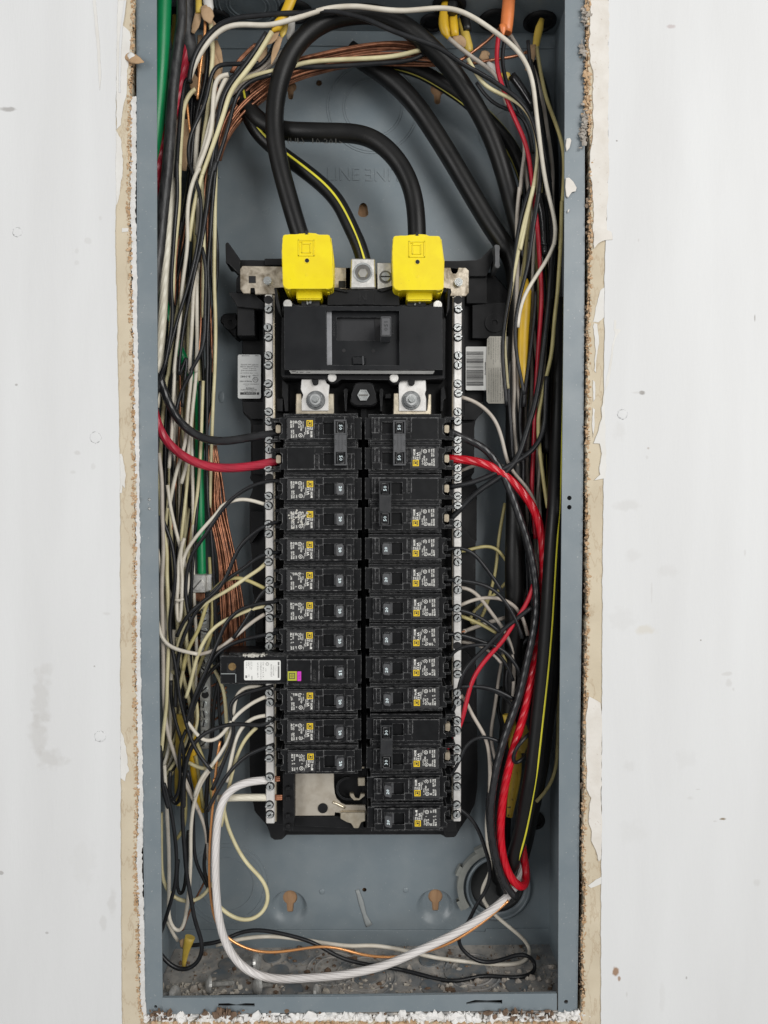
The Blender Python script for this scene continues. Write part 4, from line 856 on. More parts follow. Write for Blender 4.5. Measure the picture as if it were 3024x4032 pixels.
# ------------------------------------------------------------------ main breaker
MB = thing('main_breaker', PC('V', 1450, 1560, .05), 'large black main breaker with 150 handle at the top of the interior', 'main breaker')
def mpart(name, c, pts, d, back, m=MAINPL, bev=.0006, seg=1, parent=None):
    bm = bmesh.new(); prism(bm, pp(c, pts, d), d, back, bev, seg); return part(name, me_of(bm), m, parent or MB)
V2X = lambda p: (p[0] - 500 * 2.765, p[1])
case = [(690, 800), (720, 770), (780, 768), (820, 810), (830, 845), (2300, 845), (2330, 790), (2375, 780), (2420, 800), (2455, 840), (2470, 1000), (2468, 1640), (1990, 1645), (1960, 1690), (1910, 1698), (1870, 1670), (1850, 1635), (1330, 1630), (1290, 1685), (1230, 1692), (1180, 1650), (1150, 1625), (700, 1625), (680, 1600), (690, 900)]
mpart('case', 'V', case, .026, .052, BASEPL, .0010)
o1 = pp('V', [(715, 845), (2435, 850), (2440, 1538), (720, 1538)], .014); rec = pp('V', [(1172, 890), (1970, 895), (1972, 1490), (1178, 1488)], .014)
part('cover', me_of(holed([o1, rec], .014, .026)), MAINPL, MB)
bm = bmesh.new(); fr = pp('V', [(715, 1538), (2440, 1538), (2440, 1590), (760, 1585)], .014)
vs = [bm.verts.new(v) for v in (PC('V', 720, 1538, .014), PC('V', 2440, 1538, .014), PC('V', 2440, 1600, .0255), PC('V', 720, 1596, .0255))]; bm.faces.new(vs); part('slope', me_of(bm), MAINPL, MB)
bm = bmesh.new(); vs = [bm.verts.new(v) for v in (PC('V', 770, 1546, .0155), PC('V', 2355, 1550, .0155), PC('V', 2335, 1584, .0215), PC('V', 790, 1580, .0215))]
for v in vs: v.co.y -= .0004
bm.faces.new(vs); rs_ = part('rating_strip', me_of(bm), STICKW, MB)
bm = bmesh.new(); rq = random.Random(2); x = 800
while x < 2320:
    l = rq.uniform(8, 46); yy = rq.choice((1552, 1562)); 
    if rq.random() < .8:
        v4 = [PC('V', a, b2, .0155 + (b2 - 1546) / 34 * .006) + Vector((0, -.0006, 0)) for a, b2 in ((x, yy), (x + l, yy), (x + l, yy + 7), (x, yy + 7))]; bm.faces.new([bm.verts.new(v) for v in v4])
    x += l + rq.uniform(3, 12)
part('rating_print', me_of(bm), PRINTG, rs_)
# recess floor, side strip with the light on it painted as pale grey, handle slot
fl = pp('V', [(1172, 890), (1970, 895), (1972, 1490), (1178, 1488)], .0205); sl = pp('V', [(1290, 965), (1858, 970), (1858, 1222), (1288, 1218)], .0205)
part('recess', me_of(holed([fl, sl], .0205, .026)), MAINPL, MB)
mpart('side_strip', 'V', [(1176, 893), (1232, 893), (1236, 1486), (1181, 1486)], .0190, .0206, mat('painted_lit_plastic', (0.34, 0.345, 0.36), .5, 0, (.22, .225, .235), 90, .8), .0003)
mpart('slot_floor', 'V', [(1285, 960), (1862, 965), (1862, 1226), (1285, 1222)], .0245, .026, mat('slot_plastic', (0.011, 0.0115, 0.014), .5), 0)
mpart('side_shadow_wall', 'X', [(540, 897), (592, 897), (594, 1490), (532, 1490)], .0230, .0262, BASEPL, 0)
hd = mpart('handle', 'X', rr(386, 958, 498, 1172, 8), -.004, .024, mat('main_handle_grey', (.085, .087, .092), .5, 0, (.10, .10, .105), 200, .6), .0010, 2)
bm = bmesh.new(); stext(bm, 'X', '150', 420, 1012, 42, 100, -.0042, -90)
for f_ in bm.verts: f_.co.y = -.00425
part('handle_numerals', me_of(bm), PRINTK, hd)
bm = bmesh.new(); p = PC('X', 392, 968, -.004); q = PC('X', 492, 1165, -.004); 
for a in ((p.x, q.x, p.z - .0004, p.z), (p.x, q.x, q.z, q.z + .0004), (p.x, p.x + .0004, q.z, p.z), (q.x - .0004, q.x, q.z, p.z)): box(bm, *a, -.00425, -.0039)
part('handle_rim', me_of(bm), BASEPL, hd)
mpart('handle_root', 'X', [(320, 975), (390, 975), (390, 1205), (470, 1195), (472, 1220), (320, 1220)], .0235, .0246, DARKHOLE, 0)
bm = bmesh.new(); stext(bm, 'V', 'O/OFF', 1238, 1008, 30, 165, .0203, -90); part('embossed_lettering', me_of(bm), PRINTK, MB); bm = bmesh.new(); stext(bm, 'X', 'I/ON', 508, 1035, 22, 110, .0203, -90); part('embossed_lettering', me_of(bm), PRINTK, MB)
for c, x, y in (('V', 1366, 1328), ('X', 303, 1330)):
    p = PC(c, x, y, .0204); bm = bmesh.new(); cyl(bm, p.x, p.z, .0016, .0202, .0206, 16); part('pin_hole', me_of(bm), DARKHOLE, MB)
mpart('trip_button', 'V', [(1450, 1388), (1602, 1386), (1606, 1486), (1455, 1486)], .0185, .0206, MAINPL, .0012)
mpart('button_rib', 'V', [(1565, 1386), (1580, 1386), (1584, 1486), (1569, 1486)], .0180, .0190, HANDLE, .0003)
for c, x, y, r in (('V', 757, 828, .0038), ('V', 1240, 1624, .0038), ('X', 1003, 838, .0038), ('X', 530, 1630, .0038)):
    p = PC(c, x, y, .026); bm = bmesh.new(); prism(bm, circ(p.x, p.z, r, 20), .0235, .0265, .0010, 2); part('rivet', me_of(bm), ALU, MB)
for c, x0, x1 in (('V', 905, 1100), ('X', 675, 875)):
    mpart('lug_pocket', c, [(x0, 770), (x1, 770), (x1, 842), (x0, 842)], .024, .027, DARKHOLE, 0)
    for k in range(5):
        p = PC(c, (x0 + x1) / 2 + rq.uniform(-40, 40), 805 + rq.uniform(-22, 22), .0235); bm = bmesh.new(); cyl(bm, p.x, p.z, .0009, .0228, .0240, 8, .0002); part('lug_glint', me_of(bm), ZINC, MB)

# ------------------------------------------------------------------ yellow lug covers
def cover(c, dx, dy, label):
    M = lambda pts: [(x + dx, y + dy) for x, y in pts]
    t = thing('lug_cover', PC(c, 965 + dx, 680 + dy, .05), label, 'lug cover', 'yellow lug covers on the main breaker')
    body = [(700, 82), (715, 65), (775, 62), (1200, 65), (1215, 80), (1222, 180), (1238, 215), (1250, 600), (1245, 640), (1235, 648), (1190, 660), (1140, 648), (815, 648), (770, 662), (720, 645), (700, 610), (688, 230), (700, 180)]
    def pt(name, pts, d, b, bev, seg=2):
        bm = bmesh.new(); prism(bm, pp(c, M(pts), d), d, b, bev, seg); return part(name, me_of(bm), YELLOW, t)
    b = pt('shell', body, .0080, .0300, .0012)
    pt('back_shell', [(695, 80), (1225, 80), (1258, 340), (1252, 640), (1220, 700), (1170, 690), (1140, 650), (815, 650), (780, 700), (745, 690), (700, 620)], .0160, .046, .0012)
    pt('collar', [(790, 68), (860, 50), (960, 45), (1060, 52), (1120, 66), (1120, 110), (790, 110)], .0200, .046, .0015)
    pt('tab', [(845, 640), (1128, 640), (1126, 770), (848, 772)], .0180, .034, .0010)
    for x0, y0, x1, y1, wd in ((868, 122, 1045, 302, 12), (905, 162, 1005, 268, 10), (890, 145, 918, 152, 7)):
        bm = bmesh.new(); a = PC(c, x0 + dx, y0 + dy, .008); e = PC(c, x1 + dx, y1 + dy, .008); k = wd / 2.765 / 4740
        for q in ((a.x, e.x, a.z - k, a.z), (a.x, e.x, e.z, e.z + k), (a.x, a.x + k, e.z, a.z), (e.x - k, e.x, e.z, a.z)): box(bm, *q, .0072, .0085, .0002)
        part('moulded_emblem', me_of(bm), YELLOW, b)
    p = PC(c, 965 + dx, 350 + dy, .008); bm = bmesh.new(); cyl(bm, p.x, p.z, .0018, .0077, .0085, 18); part('cover_hole', me_of(bm), DARKHOLE, b)
    bm = bmesh.new(); ring(bm, p.x, p.z, .0018, .0023, .0076, .0085, 20); part('hole_rim', me_of(bm), YELLOW, b)
    p = PC(c, 965 + dx, 503 + dy, .008); bm = bmesh.new(); ring(bm, p.x, p.z, .0008, .0013, .0078, .0083, 16); part('mould_mark', me_of(bm), YELLOW, b)
    p = PC(c, 960 + dx, 56 + dy, .02); bm = bmesh.new(); box(bm, p.x - .0011, p.x + .0011, p.z - .0012, p.z + .0022, .0190, .0205); part('collar_slit', me_of(bm), DARKHOLE, t)
cover('V', 0, 0, 'left bright yellow plastic lug cover with embossed square emblem')
cover('X', -180, 14, 'right bright yellow plastic lug cover with embossed square emblem')

# ------------------------------------------------------------------ branch breakers (built in millimetres round the middle of the face)
K = .001
def mmb(bm, x0, x1, z0, z1, y0, y1, bev=.3): box(bm, x0 * K, x1 * K, z0 * K, z1 * K, y0 * K, y1 * K, bev * K)
def mmp(bm, pts, y0, y1, bev=.35, seg=1): prism(bm, [(x * K, z * K) for x, z in pts], y0 * K, y1 * K, bev * K, seg)
S = 19.5
def tl(x, y): return ((x - 917) / S, -(y - 1427) / S)
def build_base(zs, name='base'):
    bm = bmesh.new()
    z0, z1 = min(zs) - 12.45, max(zs) + 12.45
    mmp(bm, [(-31, z0), (31.3, z0), (31.3, z1), (-31, z1)], 4.2, 44)
    for z in zs:
        mmp(bm, [(-34.4, z - 9.2), (-34.4, z - 5), (-32, z - 4), (-32, z + 4), (-34.4, z + 5), (-34.4, z + 9.0), (34.4, z + 9.0), (34.4, z - 9.4)], 3.0, 40)
        mmb(bm, -31, 31.3, z + 9.7, z + 12.0, 3.2, 12, .4)
    return me_of(bm)
def build_face(z):
    pts = [(x * K, (v + z) * K) for x, v in rect(-27.8, 28.4, -9.4, 9.4)]; slot = [(x * K, (v + z) * K) for x, v in rect(2.7, 19.9, -5.3, 4.6)]
    bm = holed([pts, slot], 0, 4.2 * K)
    mmb(bm, -4.6, 2.4, z + 3.6, z + 9.4, -.35, 1, .3); mmb(bm, 20.4, 28.4, z + 3.6, z + 9.4, -.35, 1, .3)
    mmb(bm, -27.8, 28.4, z - 9.4, z - 8.9, -.3, 1, .15)
    for x in (-5.0, -1.3, 22.4, 25.8): mmb(bm, x - .12, x + .12, z - 8.5, z + 3.4, -.14, .5, .05)
    return me_of(bm)
def emboss(z):
    a = bmesh.new(); text(a, 'O OFF', (-3.9) * K, (z + 1.8) * K, 1.9 * K, 8.6 * K, -.05 * K, -90); b = bmesh.new(); text(b, 'I ON', 23.3 * K, (z - .3) * K, 1.6 * K, 5.4 * K, -.05 * K, -90); return me_of(a), me_of(b)
def build_slot(z):
    bm = bmesh.new(); mmb(bm, 2.2, 20.3, z - 5.8, z + 5.1, 9.5, 11, 0)
    for q in ((2.2, 2.65, z - 5.8, z + 5.1), (19.95, 20.4, z - 5.8, z + 5.1), (2.2, 20.3, z + 4.65, z + 5.1), (2.2, 20.3, z - 5.8, z - 5.35)): mmb(bm, *q, 4.3, 10, 0)
    return me_of(bm)
def build_handle(x0, z):
    bm = bmesh.new(); mmp(bm, [(x0, z - 5.0), (x0 + 5.9, z - 5.0), (x0 + 5.9, z + 4.5), (x0, z + 4.5)], -7.6, 9, .7, 2)
    for v in bm.verts:
        if v.co.y < -.002: v.co.y += (v.co.x - x0 * K) * .55
    mmp(bm, [(x0 - 2.0, z - 4.7), (x0 + .3, z - 4.7), (x0 + .3, z + 4.3), (x0 - 2.0, z + 4.3)], .5, 9, .4); return me_of(bm)
def build_terminal(z, long=False):
    bm = bmesh.new()
    if long:
        for a, b in ((6.4, 9.2), (-10.8, -8.4)): mmb(bm, -43.0, -34.2, z + a, z + b, 9, 32, .4)
        mmb(bm, -42.4, -38.6, z + .6, z + 6.6, 12, 30, .4)
    for a in (6.4, -7.4): mmb(bm, -39.6, -34.2, z + a - .9, z + a + 1.3, 9.5, 32, .3)
    mmb(bm, -38.0, -34.2, z - 7, z + 7, 22, 32, .3); mmb(bm, -37.5, -33.8, z - 2.0, z + 3.0, 11, 30, .3); return me_of(bm)
def build_print(z, code, worn=0):
    bm = bmesh.new(); y = -.06 * K; BOLD[0] = .022
    def tx(s, X, Y, h, l): a = tl(X, Y); text(bm, s, a[0] * K, (a[1] + z) * K, h / S * K, l / S * K, y, -90)
    L = [('TYPE', 768, 1410, 26, 50), ('HOM', 750, 1480, 42, 96), ('TIPO', 738, 1410, 24, 50), ('10 kA', 698, 1408, 40, 122), ('120/240 V~', 672, 1412, 20, 130), ('Cu-AlCu', 630, 1320, 18, 110), ('LISTED', 594, 1382, 24, 96), ('C.B.', 560, 1386, 24, 44), ('ISSUE NO.', 468, 1310, 24, 112), (code, 430, 1304, 30, 122), ('HACR TYPE', 470, 1458, 24, 126), ('TIPO CAHR', 438, 1456, 24, 134), ('SWD', 515, 1528, 22, 56), ('Cu', 640, 1540, 16, 40), ('AlCu', 655, 1490, 14, 50)]
    for i, q in enumerate(L):
        tx(*q)
    for X, Y in ((583, 1340), (595, 1545)):
        a = tl(X, Y); ring(bm, a[0] * K, (a[1] + z) * K, 1.30 * K, 1.65 * K, y - .00002, y + .0001, 20)
    tx('UL', 574, 1322, 22, 34); tx('SA', 585, 1530, 22, 30)
    a = tl(520, 1330); 
    for q in (rect(-.95, .95, .75, .95), rect(-.95, .95, -.95, -.75), rect(-.95, -.75, -.75, .75), rect(.75, .95, -.75, .75), rect(-.5, -.2, -.5, .5), rect(.1, .5, -.5, .5)):
        prism(bm, [((a[0] + u) * K, (a[1] + z + v) * K) for u, v in q], y, .00003)
    BOLD[0] = 0
    if worn:                                              # print rubbed away in places
        rw = random.Random(worn); c = [(rw.uniform(-25, -6), rw.uniform(-8, 8), rw.uniform(.5, 1.6)) for _ in range(9)]
        bmesh.ops.delete(bm, geom=[f for f in bm.faces if any(math.hypot(f.calc_center_median().x / K - a, f.calc_center_median().z / K - z - b) < q for a, b, q in c)], context='FACES')
    return me_of(bm)
def build_logo(z):
    bm = bmesh.new(); y = -.09 * K; a = tl(746, 1352)
    for h, t in ((2.6, .62), (1.30, .42)):
        for q in (rect(-h, h, h - t, h), rect(-h, h, -h, -h + t), rect(-h, -h + t, -h + t, h - t), rect(h - t, h, -h + t, h - t)): prism(bm, [((a[0] + u) * K, (a[1] + z + v) * K) for u, v in q], y, .00002)
    prism(bm, [((a[0] + u) * K, (a[1] + z + v) * K) for u, v in rect(-.35, 1.7, 1.2, 1.7)], y - .00001, .00002)
    return me_of(bm)
def build_numerals(s, x, z):
    BOLD[0] = .03; bm = bmesh.new(); text(bm, s, (x - 1.35) * K, (z + 2.05) * K, 2.6 * K, 4.2 * K, -7.68 * K, -90)
    BOLD[0] = 0
    for v in bm.verts: v.co.y += (v.co.x - 13.7 * K) * .55
    return me_of(bm)
def build_patch(z):
    bm = bmesh.new(); a, b2 = tl(385, 1265), tl(812, 1600); prism(bm, [(x * K, (v + z) * K) for x, v in rect(a[0], b2[0], b2[1], a[1])], -.02 * K, .0001); return me_of(bm)
LABELPL = mat('satin_label_black', (0.020, 0.020, 0.021), .6, 0, (.028, .028, .028), 200, .5)
ORIG = Vector((0, 0, 0))
def breaker_single(code):
    t = thing('circuit_breaker', ORIG, 'x', 'circuit breaker', 'single pole breakers in two columns')
    fixed(t, [0], 13.7, False, code); return t
def fixed(t, zs, hx, tie, code, printz=None):
    part('base', build_base(zs), PLASTIC, t)
    for z in zs:
        f = part('face', build_face(z), PLASTIC, t)
        part('slot', build_slot(z), DARKHOLE, f); [part('embossed_lettering', e, FAINT, f) for e in emboss(z)]
        part('terminal', build_terminal(z, tie), PLASTIC, t)
    pz = zs[0] if printz is None else printz
    if tie:
        bm = bmesh.new(); mmb(bm, -29.5, 29.8, .25, 3.2, 1.3, 6, .3); mmb(bm, -29.5, 29.8, -3.2, -.25, 1.3, 6, .3); part('centre_band', me_of(bm), PLASTIC, t)
    part('label_patch', build_patch(pz), LABELPL, t); part('label_print', build_print(pz, code), PRINTW, t); part('logo', build_logo(pz), PRINTY, t)
SG = breaker_single('AB-5779'); hdl = part('handle', build_handle(13.7, 0), HANDLE, SG); part('numerals', build_numerals('20', 16.9, 0), PRINTC, hdl)
SG2 = thing('circuit_breaker', ORIG, 'x', 'circuit breaker', 'single pole breakers in two columns'); fixed(SG2, [0], 13.7, False, 'DP-4075'); hdl = part('handle', build_handle(13.7, 0), HANDLE, SG2); part('numerals', build_numerals('20', 16.9, 0), PRINTC, hdl)
def breaker_double(num, tiex, printi, code, gray):
    t = thing('double_breaker', ORIG, 'x', 'double breaker', 'two pole breakers with tied handles'); zs = [12.7, -12.7]
    fixed(t, zs, tiex, True, code, zs[printi]); m = HANDLE if gray else mat('tie_black', (.017, .018, .020), .38, 0, (.024, .025, .027), 200, .6, spec=.45, wear=((.2, .2, .2), .0005, .6))
    tie = bmesh.new(); w2 = 5.2
    for z in zs:
        for q in ((tiex - w2, tiex + w2, z + 4.9, z + 6.2), (tiex - w2, tiex + w2, z - 6.2, z - 4.9), (tiex - w2, tiex - w2 + 1.2, z - 4.9, z + 4.9), (tiex + w2 - 1.2, tiex + w2, z - 4.9, z + 4.9)): mmb(tie, *q, -7.0, 2, .3)
        mmb(tie, tiex - w2 + .2, tiex + w2 - .2, z - 5, z + 5, -4.0, 3, 0)
    mmb(tie, tiex - w2 + .1, tiex + w2 - .1, -6.7, 6.7, -6.6, 1, .4)
    tb = part('handle_tie', me_of(tie), m, t)
    for z in zs:
        hb = bmesh.new(); mmp(hb, rrect(tiex - 2.7, tiex + 3.0, z - 4.5, z + 4.5, .5, 2), -7.4, -3.5, .5, 2); part('handle', me_of(hb), PLASTIC, tb)
        part('numerals', (lambda b: (text(b, num, (tiex - 1.1) * K, (z + 1.9) * K, 2.7 * K, 4.2 * K, -7.46 * K, -90), me_of(b))[1])(bmesh.new()), PRINTC, tb)
    b = bmesh.new()
    for s, x, z, l in (('TRIP', tiex + 2.9, 2.4, 5.4), ('COMMON', tiex + .6, 6.2, 12.2)): text(b, s, x * K, z * K, 1.7 * K, l * K, -6.64 * K, -90)
    for s, x, z, l in (('TRIP', tiex - 2.9, -2.4, 5.4), ('COMMON', tiex - .6, -6.2, 12.2)): text(b, s, x * K, z * K, 1.7 * K, l * K, -6.64 * K, 90)
    part('tie_lettering', me_of(b), PRINTK if gray else LABELPL, tb)
    for z in zs:
        b = bmesh.new(); prism(b, [(x * K, (v + z) * K) for x, v in rrect(-38.0, -33.6, -3.6, 3.2, 1.2, 3)], 6.5 * K, 12 * K, .5 * K); mmb(b, -36.9, -36.1, z - 3.3, z + 3.3, 6.42, 6.6, 0); part('terminal_screw', me_of(b), mat('dim_brass', (.46, .40, .30), .4, .5, (.32, .27, .2), 300, .6), t)
    return t
def place(t, x, y, d, turn, label, sc=1.0):
    rp = random.Random(int(x * 7 + y)); t.location = P(x + rp.uniform(-1.5, 1.5), y, d + rp.uniform(-.0005, .0005)); t.rotation_euler = (rp.uniform(-.006, .006), (math.pi if turn else 0) + rp.uniform(-.006, .006), rp.uniform(-.008, .008)); t['label'] = label; t.scale = (sc, 1, sc)
ROWN = ['first', 'second', 'third', 'fourth', 'fifth', 'sixth', 'seventh', 'eighth', 'ninth', 'tenth']
d0 = .0135
DL = breaker_double('50', 17.0, 0, 'AB-5345', True)
place(DL, 1261, 1745, d0, False, 'grey tied double 50 breaker at the top of the left column')
yl = {2: 1924, 3: 2043, 4: 2163, 5: 2283, 6: 2402, 7: 2519.6, 9: 2757, 10: 2877, 11: 2997}
lab = {2: 'single 20 breaker directly under the grey tied double breaker on the left', 3: 'single 20 breaker with scraped and torn label print on the left', 4: 'single 20 breaker just below the one with the scraped label',
       5: 'single 20 breaker level with the green cable lug, left column', 6: 'left column 20 breaker third above the white stickered breaker', 7: 'single 20 breaker directly above the long 15 breaker',
       9: 'single 20 breaker directly below the long 15 breaker', 10: 'left column 20 breaker second below the long 15 breaker', 11: 'lowest single 20 breaker of the left column above the bare bus plate'}
lab[6] = 'left column 20 breaker second above the long white stickered breaker'; lab[5] = 'left column 20 breaker third above the long white stickered breaker'
WORN = [build_print(0, 'AB-5779', w) for w in (3, 5, 8)]
for q in WORN: q.materials.append(PRINTW)
def rub(t, k):
    for c in t.children:
        if c.name.startswith('label_print') and k % 4: c.data = WORN[k % 4 - 1]
first = True
for i, y in yl.items():
    t = SG if first else copy_tree(SG); first = False
    place(t, 1261 + (0 if i < 11 else 1.5), y, d0, False, lab[i])
    if i > 3: rub(t, i)
    if i == 3:                                            # scraped label
        r3 = random.Random(4); bm = bmesh.new()
        for _ in range(46):
            X, Y = r3.gauss(560, 120), r3.gauss(1400, 90)
            if not (390 < X < 800 and 1275 < Y < 1590): continue
            a = tl(X, Y); n = 7; q = [((a[0] + r3.uniform(.3, 1.3) * math.cos(6.28 * k / n)) * K, (a[1] + r3.uniform(.3, 1.0) * math.sin(6.28 * k / n)) * K) for k in range(n)]
            prism(bm, q, (-.10 - r3.uniform(0, .05)) * K, 0)
        part('torn_label', me_of(bm), mat('torn_white_label', (.58, .56, .5), .8, 0, (.3, .29, .26), 700, .9), t); t.children[-1].location = (0, 0, 0)
DR1 = breaker_double('50', 5.4, 0, 'DP-4075', True)
# right column breakers are the same parts turned half round, so the label lands on the lower pole
DR2 = breaker_double('50', 17.3, 0, 'AB-5345', False); DR3 = breaker_double('30', 17.3, 0, 'DP-4075', False)
# turned: upper pole of the photograph is local -z
scR = 118.3 / 119.6
place(DR1, 1595.5, 1746, d0, True, 'grey tied double 50 breaker at the top of the right column', scR)
place(DR2, 1596, 1983, d0, True, 'black tied double 50 breaker second in the right column', scR)
place(DR3, 1601, 2932, d0, True, 'black tied double 30 breaker low in the right column', scR)
yr = {4: 2161, 5: 2279, 6: 2396.5, 7: 2514, 8: 2632, 9: 2750, 12: 3106, 13: 3225}
labr = {4: 'right column 20 breaker directly below the black tied 50 pair', 5: 'right column 20 breaker with smudged label, second below the black 50 pair', 6: 'right column 20 breaker third below the black tied 50 pair', 7: 'right column 20 breaker third above the tied 30 pair',
        8: 'right column 20 breaker second above the tied 30 pair', 9: 'right column 20 breaker directly above the tied 30 pair', 12: 'right column 20 breaker directly below the tied 30 pair', 13: 'bottom 20 breaker of the right column'}
for i, y in yr.items():
    t = SG2 if i == 5 else copy_tree(SG)
    place(t, 1597 + (y - 2161) / 1064 * 8, y, d0, True, labr[i], scR)
    if i != 5: rub(t, i + 2)
# the longer test-button breaker
GF = thing('test_button_breaker', ORIG, 'x', 'circuit breaker')
bm = bmesh.new(); mmp(bm, [(-84, -12.2), (34.4, -12.2), (34.4, 12.2), (-84, 12.2)], 4.5, 44); mmp(bm, [(-84.6, -11.5), (-84.6, 12.0), (-28, 12.0), (-28, -11.5)], 3.0, 40, .5)
mmb(bm, -78, 31, 12.0, 13.8, 7, 20, .5); part('base', me_of(bm), PLASTIC, GF)
pts = [(x * K, v * K) for x, v in rect(-28.4, 28.6, -11.4, 9.9)]; slot = [(x * K, v * K) for x, v in rect(2.7, 19.9, -6.0, 3.9)]
bm = holed([pts, slot], 0, 4.6 * K)
for x in (-8, -1.3, 22.4): mmb(bm, x - .15, x + .15, -10, 8.8, -.2, .5, .05)
mmb(bm, -28.4, 28.6, 9.2, 9.9, -.5, 1, .2); mmb(bm, -28.4, -27.6, -11, 9.6, -.4, 1, .2); f = part('face', me_of(bm), PLASTIC, GF)
part('slot', build_slot(-.7), DARKHOLE, f); hdl = part('handle', build_handle(13.7, -.7), HANDLE, GF); part('numerals', build_numerals('15', 16.9, -.7), PRINTC, hdl)
bm = bmesh.new(); text(bm, 'O/OFF', -6.6 * K, 1.0 * K, 2.6 * K, 10.5 * K, -.05 * K, -90); part('embossed_lettering', me_of(bm), FAINT, f); bm = bmesh.new(); text(bm, 'I/ON', 24.0 * K, 1 * K, 2.2 * K, 7 * K, -.05 * K, -90); part('embossed_lettering', me_of(bm), FAINT, f)
bm = bmesh.new(); prism(bm, [(x * K, v * K) for x, v in rrect(-64.5, -33.8, -8.5, 8.3, 1.2, 3)], 2.75 * K, 3.1 * K); lb = part('white_label', me_of(bm), STICKW, GF)
bm = bmesh.new(); T = lambda s, x, z, h, l: text(bm, s, x * K, z * K, h * K, l * K, 2.72 * K, -90)
for s, x, z, h, l in (('TYPE HOMP', -40.4, 4.0, 1.2, 8.8), ('HOM115PDF', -42.4, 5.0, 1.5, 10.6), ('by Schneider', -38.2, 4.4, .8, 5.6), ('C.B./ GFCI & C.B./', -49.0, 7.2, 1.2, 14.0), ('COMBINATION AFCI', -51.0, 7.2, 1.2, 14.8), ('ISSUE NO. AB-70', -53.6, 6.3, 1.2, 12.6), ('HACR Type', -58.6, 7.3, .9, 7), ('60Hz 120V~', -60.0, 7.3, .9, 7), ('14kA', -61.4, 7.3, .9, 4.0), ('CLASS A', -63.0, 7.3, .9, 5.6), ('53', -61, -3.8, 1.0, 2), ('LISTED', -46.6, 1.8, .7, 3)): T(s, x, z, h, l)
ring(bm, -45.0 * K, 5.2 * K, 1.1 * K, 1.4 * K, 2.70 * K, 2.76 * K, 20); text(bm, 'UL', -45.6 * K, 5.9 * K, 1.0 * K, 1.4 * K, 2.7 * K, -90)
for q in (rect(-36.2, -34.8, -6.6, 3.4), rect(-36.2, -34.8, 4.0, 7.0), rect(-63.5, -61.9, -6.6, -4.4), rect(-58.2, -57.6, -8, -4.8)): prism(bm, [(x * K, v * K) for x, v in q], 2.70 * K, 2.76 * K)
part('label_print', me_of(bm), PRINTG, lb)
bm = bmesh.new(); prism(bm, [(x * K, v * K) for x, v in rect(-28.0, -19.8, -8.3, -.4)], -.12 * K, .0001); ol = part('olive_emblem', me_of(bm), OLIVE, GF)
bm = bmesh.new()
for h, t in ((2.5, .6), (1.1, .45)):
    for q in (rect(-h, h, h - t, h), rect(-h, h, -h, -h + t), rect(-h, -h + t, -h + t, h - t), rect(h - t, h, -h + t, h - t)): prism(bm, [((-23.9 + u) * K, (-4.3 + v) * K) for u, v in q], -.17 * K, .00002)
part('emblem_lines', me_of(bm), PRINTK, ol)
bm = bmesh.new(); prism(bm, [(x * K, v * K) for x, v in rrect(-19.4, -16.2, -8.4, -.4, .3, 2)], -1.0 * K, .0004, .3 * K); bt = part('test_button', me_of(bm), MAGENTA, GF)
bm = bmesh.new(); text(bm, 'TEST', -18.6 * K, -1.6 * K, 1.6 * K, 5.4 * K, -1.06 * K, -90); part('button_lettering', me_of(bm), mat('dark_magenta_print', (.25, .02, .22), .6), bt)
bm = bmesh.new(); mmb(bm, -79, -71.5, -2, 6, 2.7, 3.4, .1); part('screw_well', me_of(bm), DARKHOLE, GF)
bm = bmesh.new(); cyl(bm, -74.5 * K, 3.0 * K, 3.4 * K, 2.4 * K, 3.2 * K, 20, .0004); mmb(bm, -77.4, -71.6, 2.5, 3.5, 2.3, 2.6, 0); part('terminal_screw', me_of(bm), mat('old_brass', (.40, .27, .12), .4, .8, (.2, .13, .06), 300, .8), GF)
bm = bmesh.new(); mmb(bm, -71.8, -71.1, -10.5, -3.2, 2.4, 3.1, .1); mmb(bm, -84, -72, -3.4, -2.6, 2.5, 3.1, .2); part('paint_drip', me_of(bm), mat('grey_drip', (0, 0, 0)), GF)
bm = bmesh.new(); r4 = random.Random(8)
for _ in range(26): 
    x = r4.uniform(-66, -46); mmb(bm, x, x + r4.uniform(.8, 3.4), 12.2 + r4.uniform(-1.6, 1.2), 13.2 + r4.uniform(-.6, .6), 2.85 + r4.uniform(0, .1), 8, .1)
part('paint_splash', me_of(bm), mat('torn_white_label', (0, 0, 0)), GF)
place(GF, 1261, 2641, d0, False, 'long 15 breaker with white sticker, magenta test button and olive emblem')
# ------------------------------------------------------------------ big cables
def cable(m, r, label, s, sides=20, name='cable', cat='cable', group=None, step=.004): return wire(name, m, r, label, s, cat, group, sides, step)
c = cable(WKB, 7.9, 'thick black cable looping over the top from the left yellow cover', 'A @.036 1318,1600 1290,1520 1225,1300 1165,1080 1130,880 1132,700 1165,520 1235,350 1340,220 1480,130 1659,92 B 120,90 @.042 300,155 450,270 600,420 720,590 800,720 @.055 890,900 960,1100 1010,1280 1060,1480 1110,1659 @.070 E 1150,200 1190,500 1230,900 1260,1300')
c2 = cable(WKB, 7.9, 'thick black cable bending down into the right yellow cover', 'E @.036 400,-10 B 402,1600 398,1430 385,1300 350,1180 290,1070 200,965 90,890 -40,868 A @.044 1500,868 1350,862 1200,858 1090,830 @.055 1010,780 960,720 930,660 @.062 910,600 880,540')
c3 = cable(WKB, 6.6, 'yellow striped black cable running down to the neutral lug', 'V @.033 1590,400 1560,260 1510,110 A 1630,1500 1595,1410 1540,1310 1450,1215 1340,1125 1250,1060 1170,1000 @.058 1080,930 1010,860 960,760 930,660 920,560')
stripe(c3, 6.6, 6)
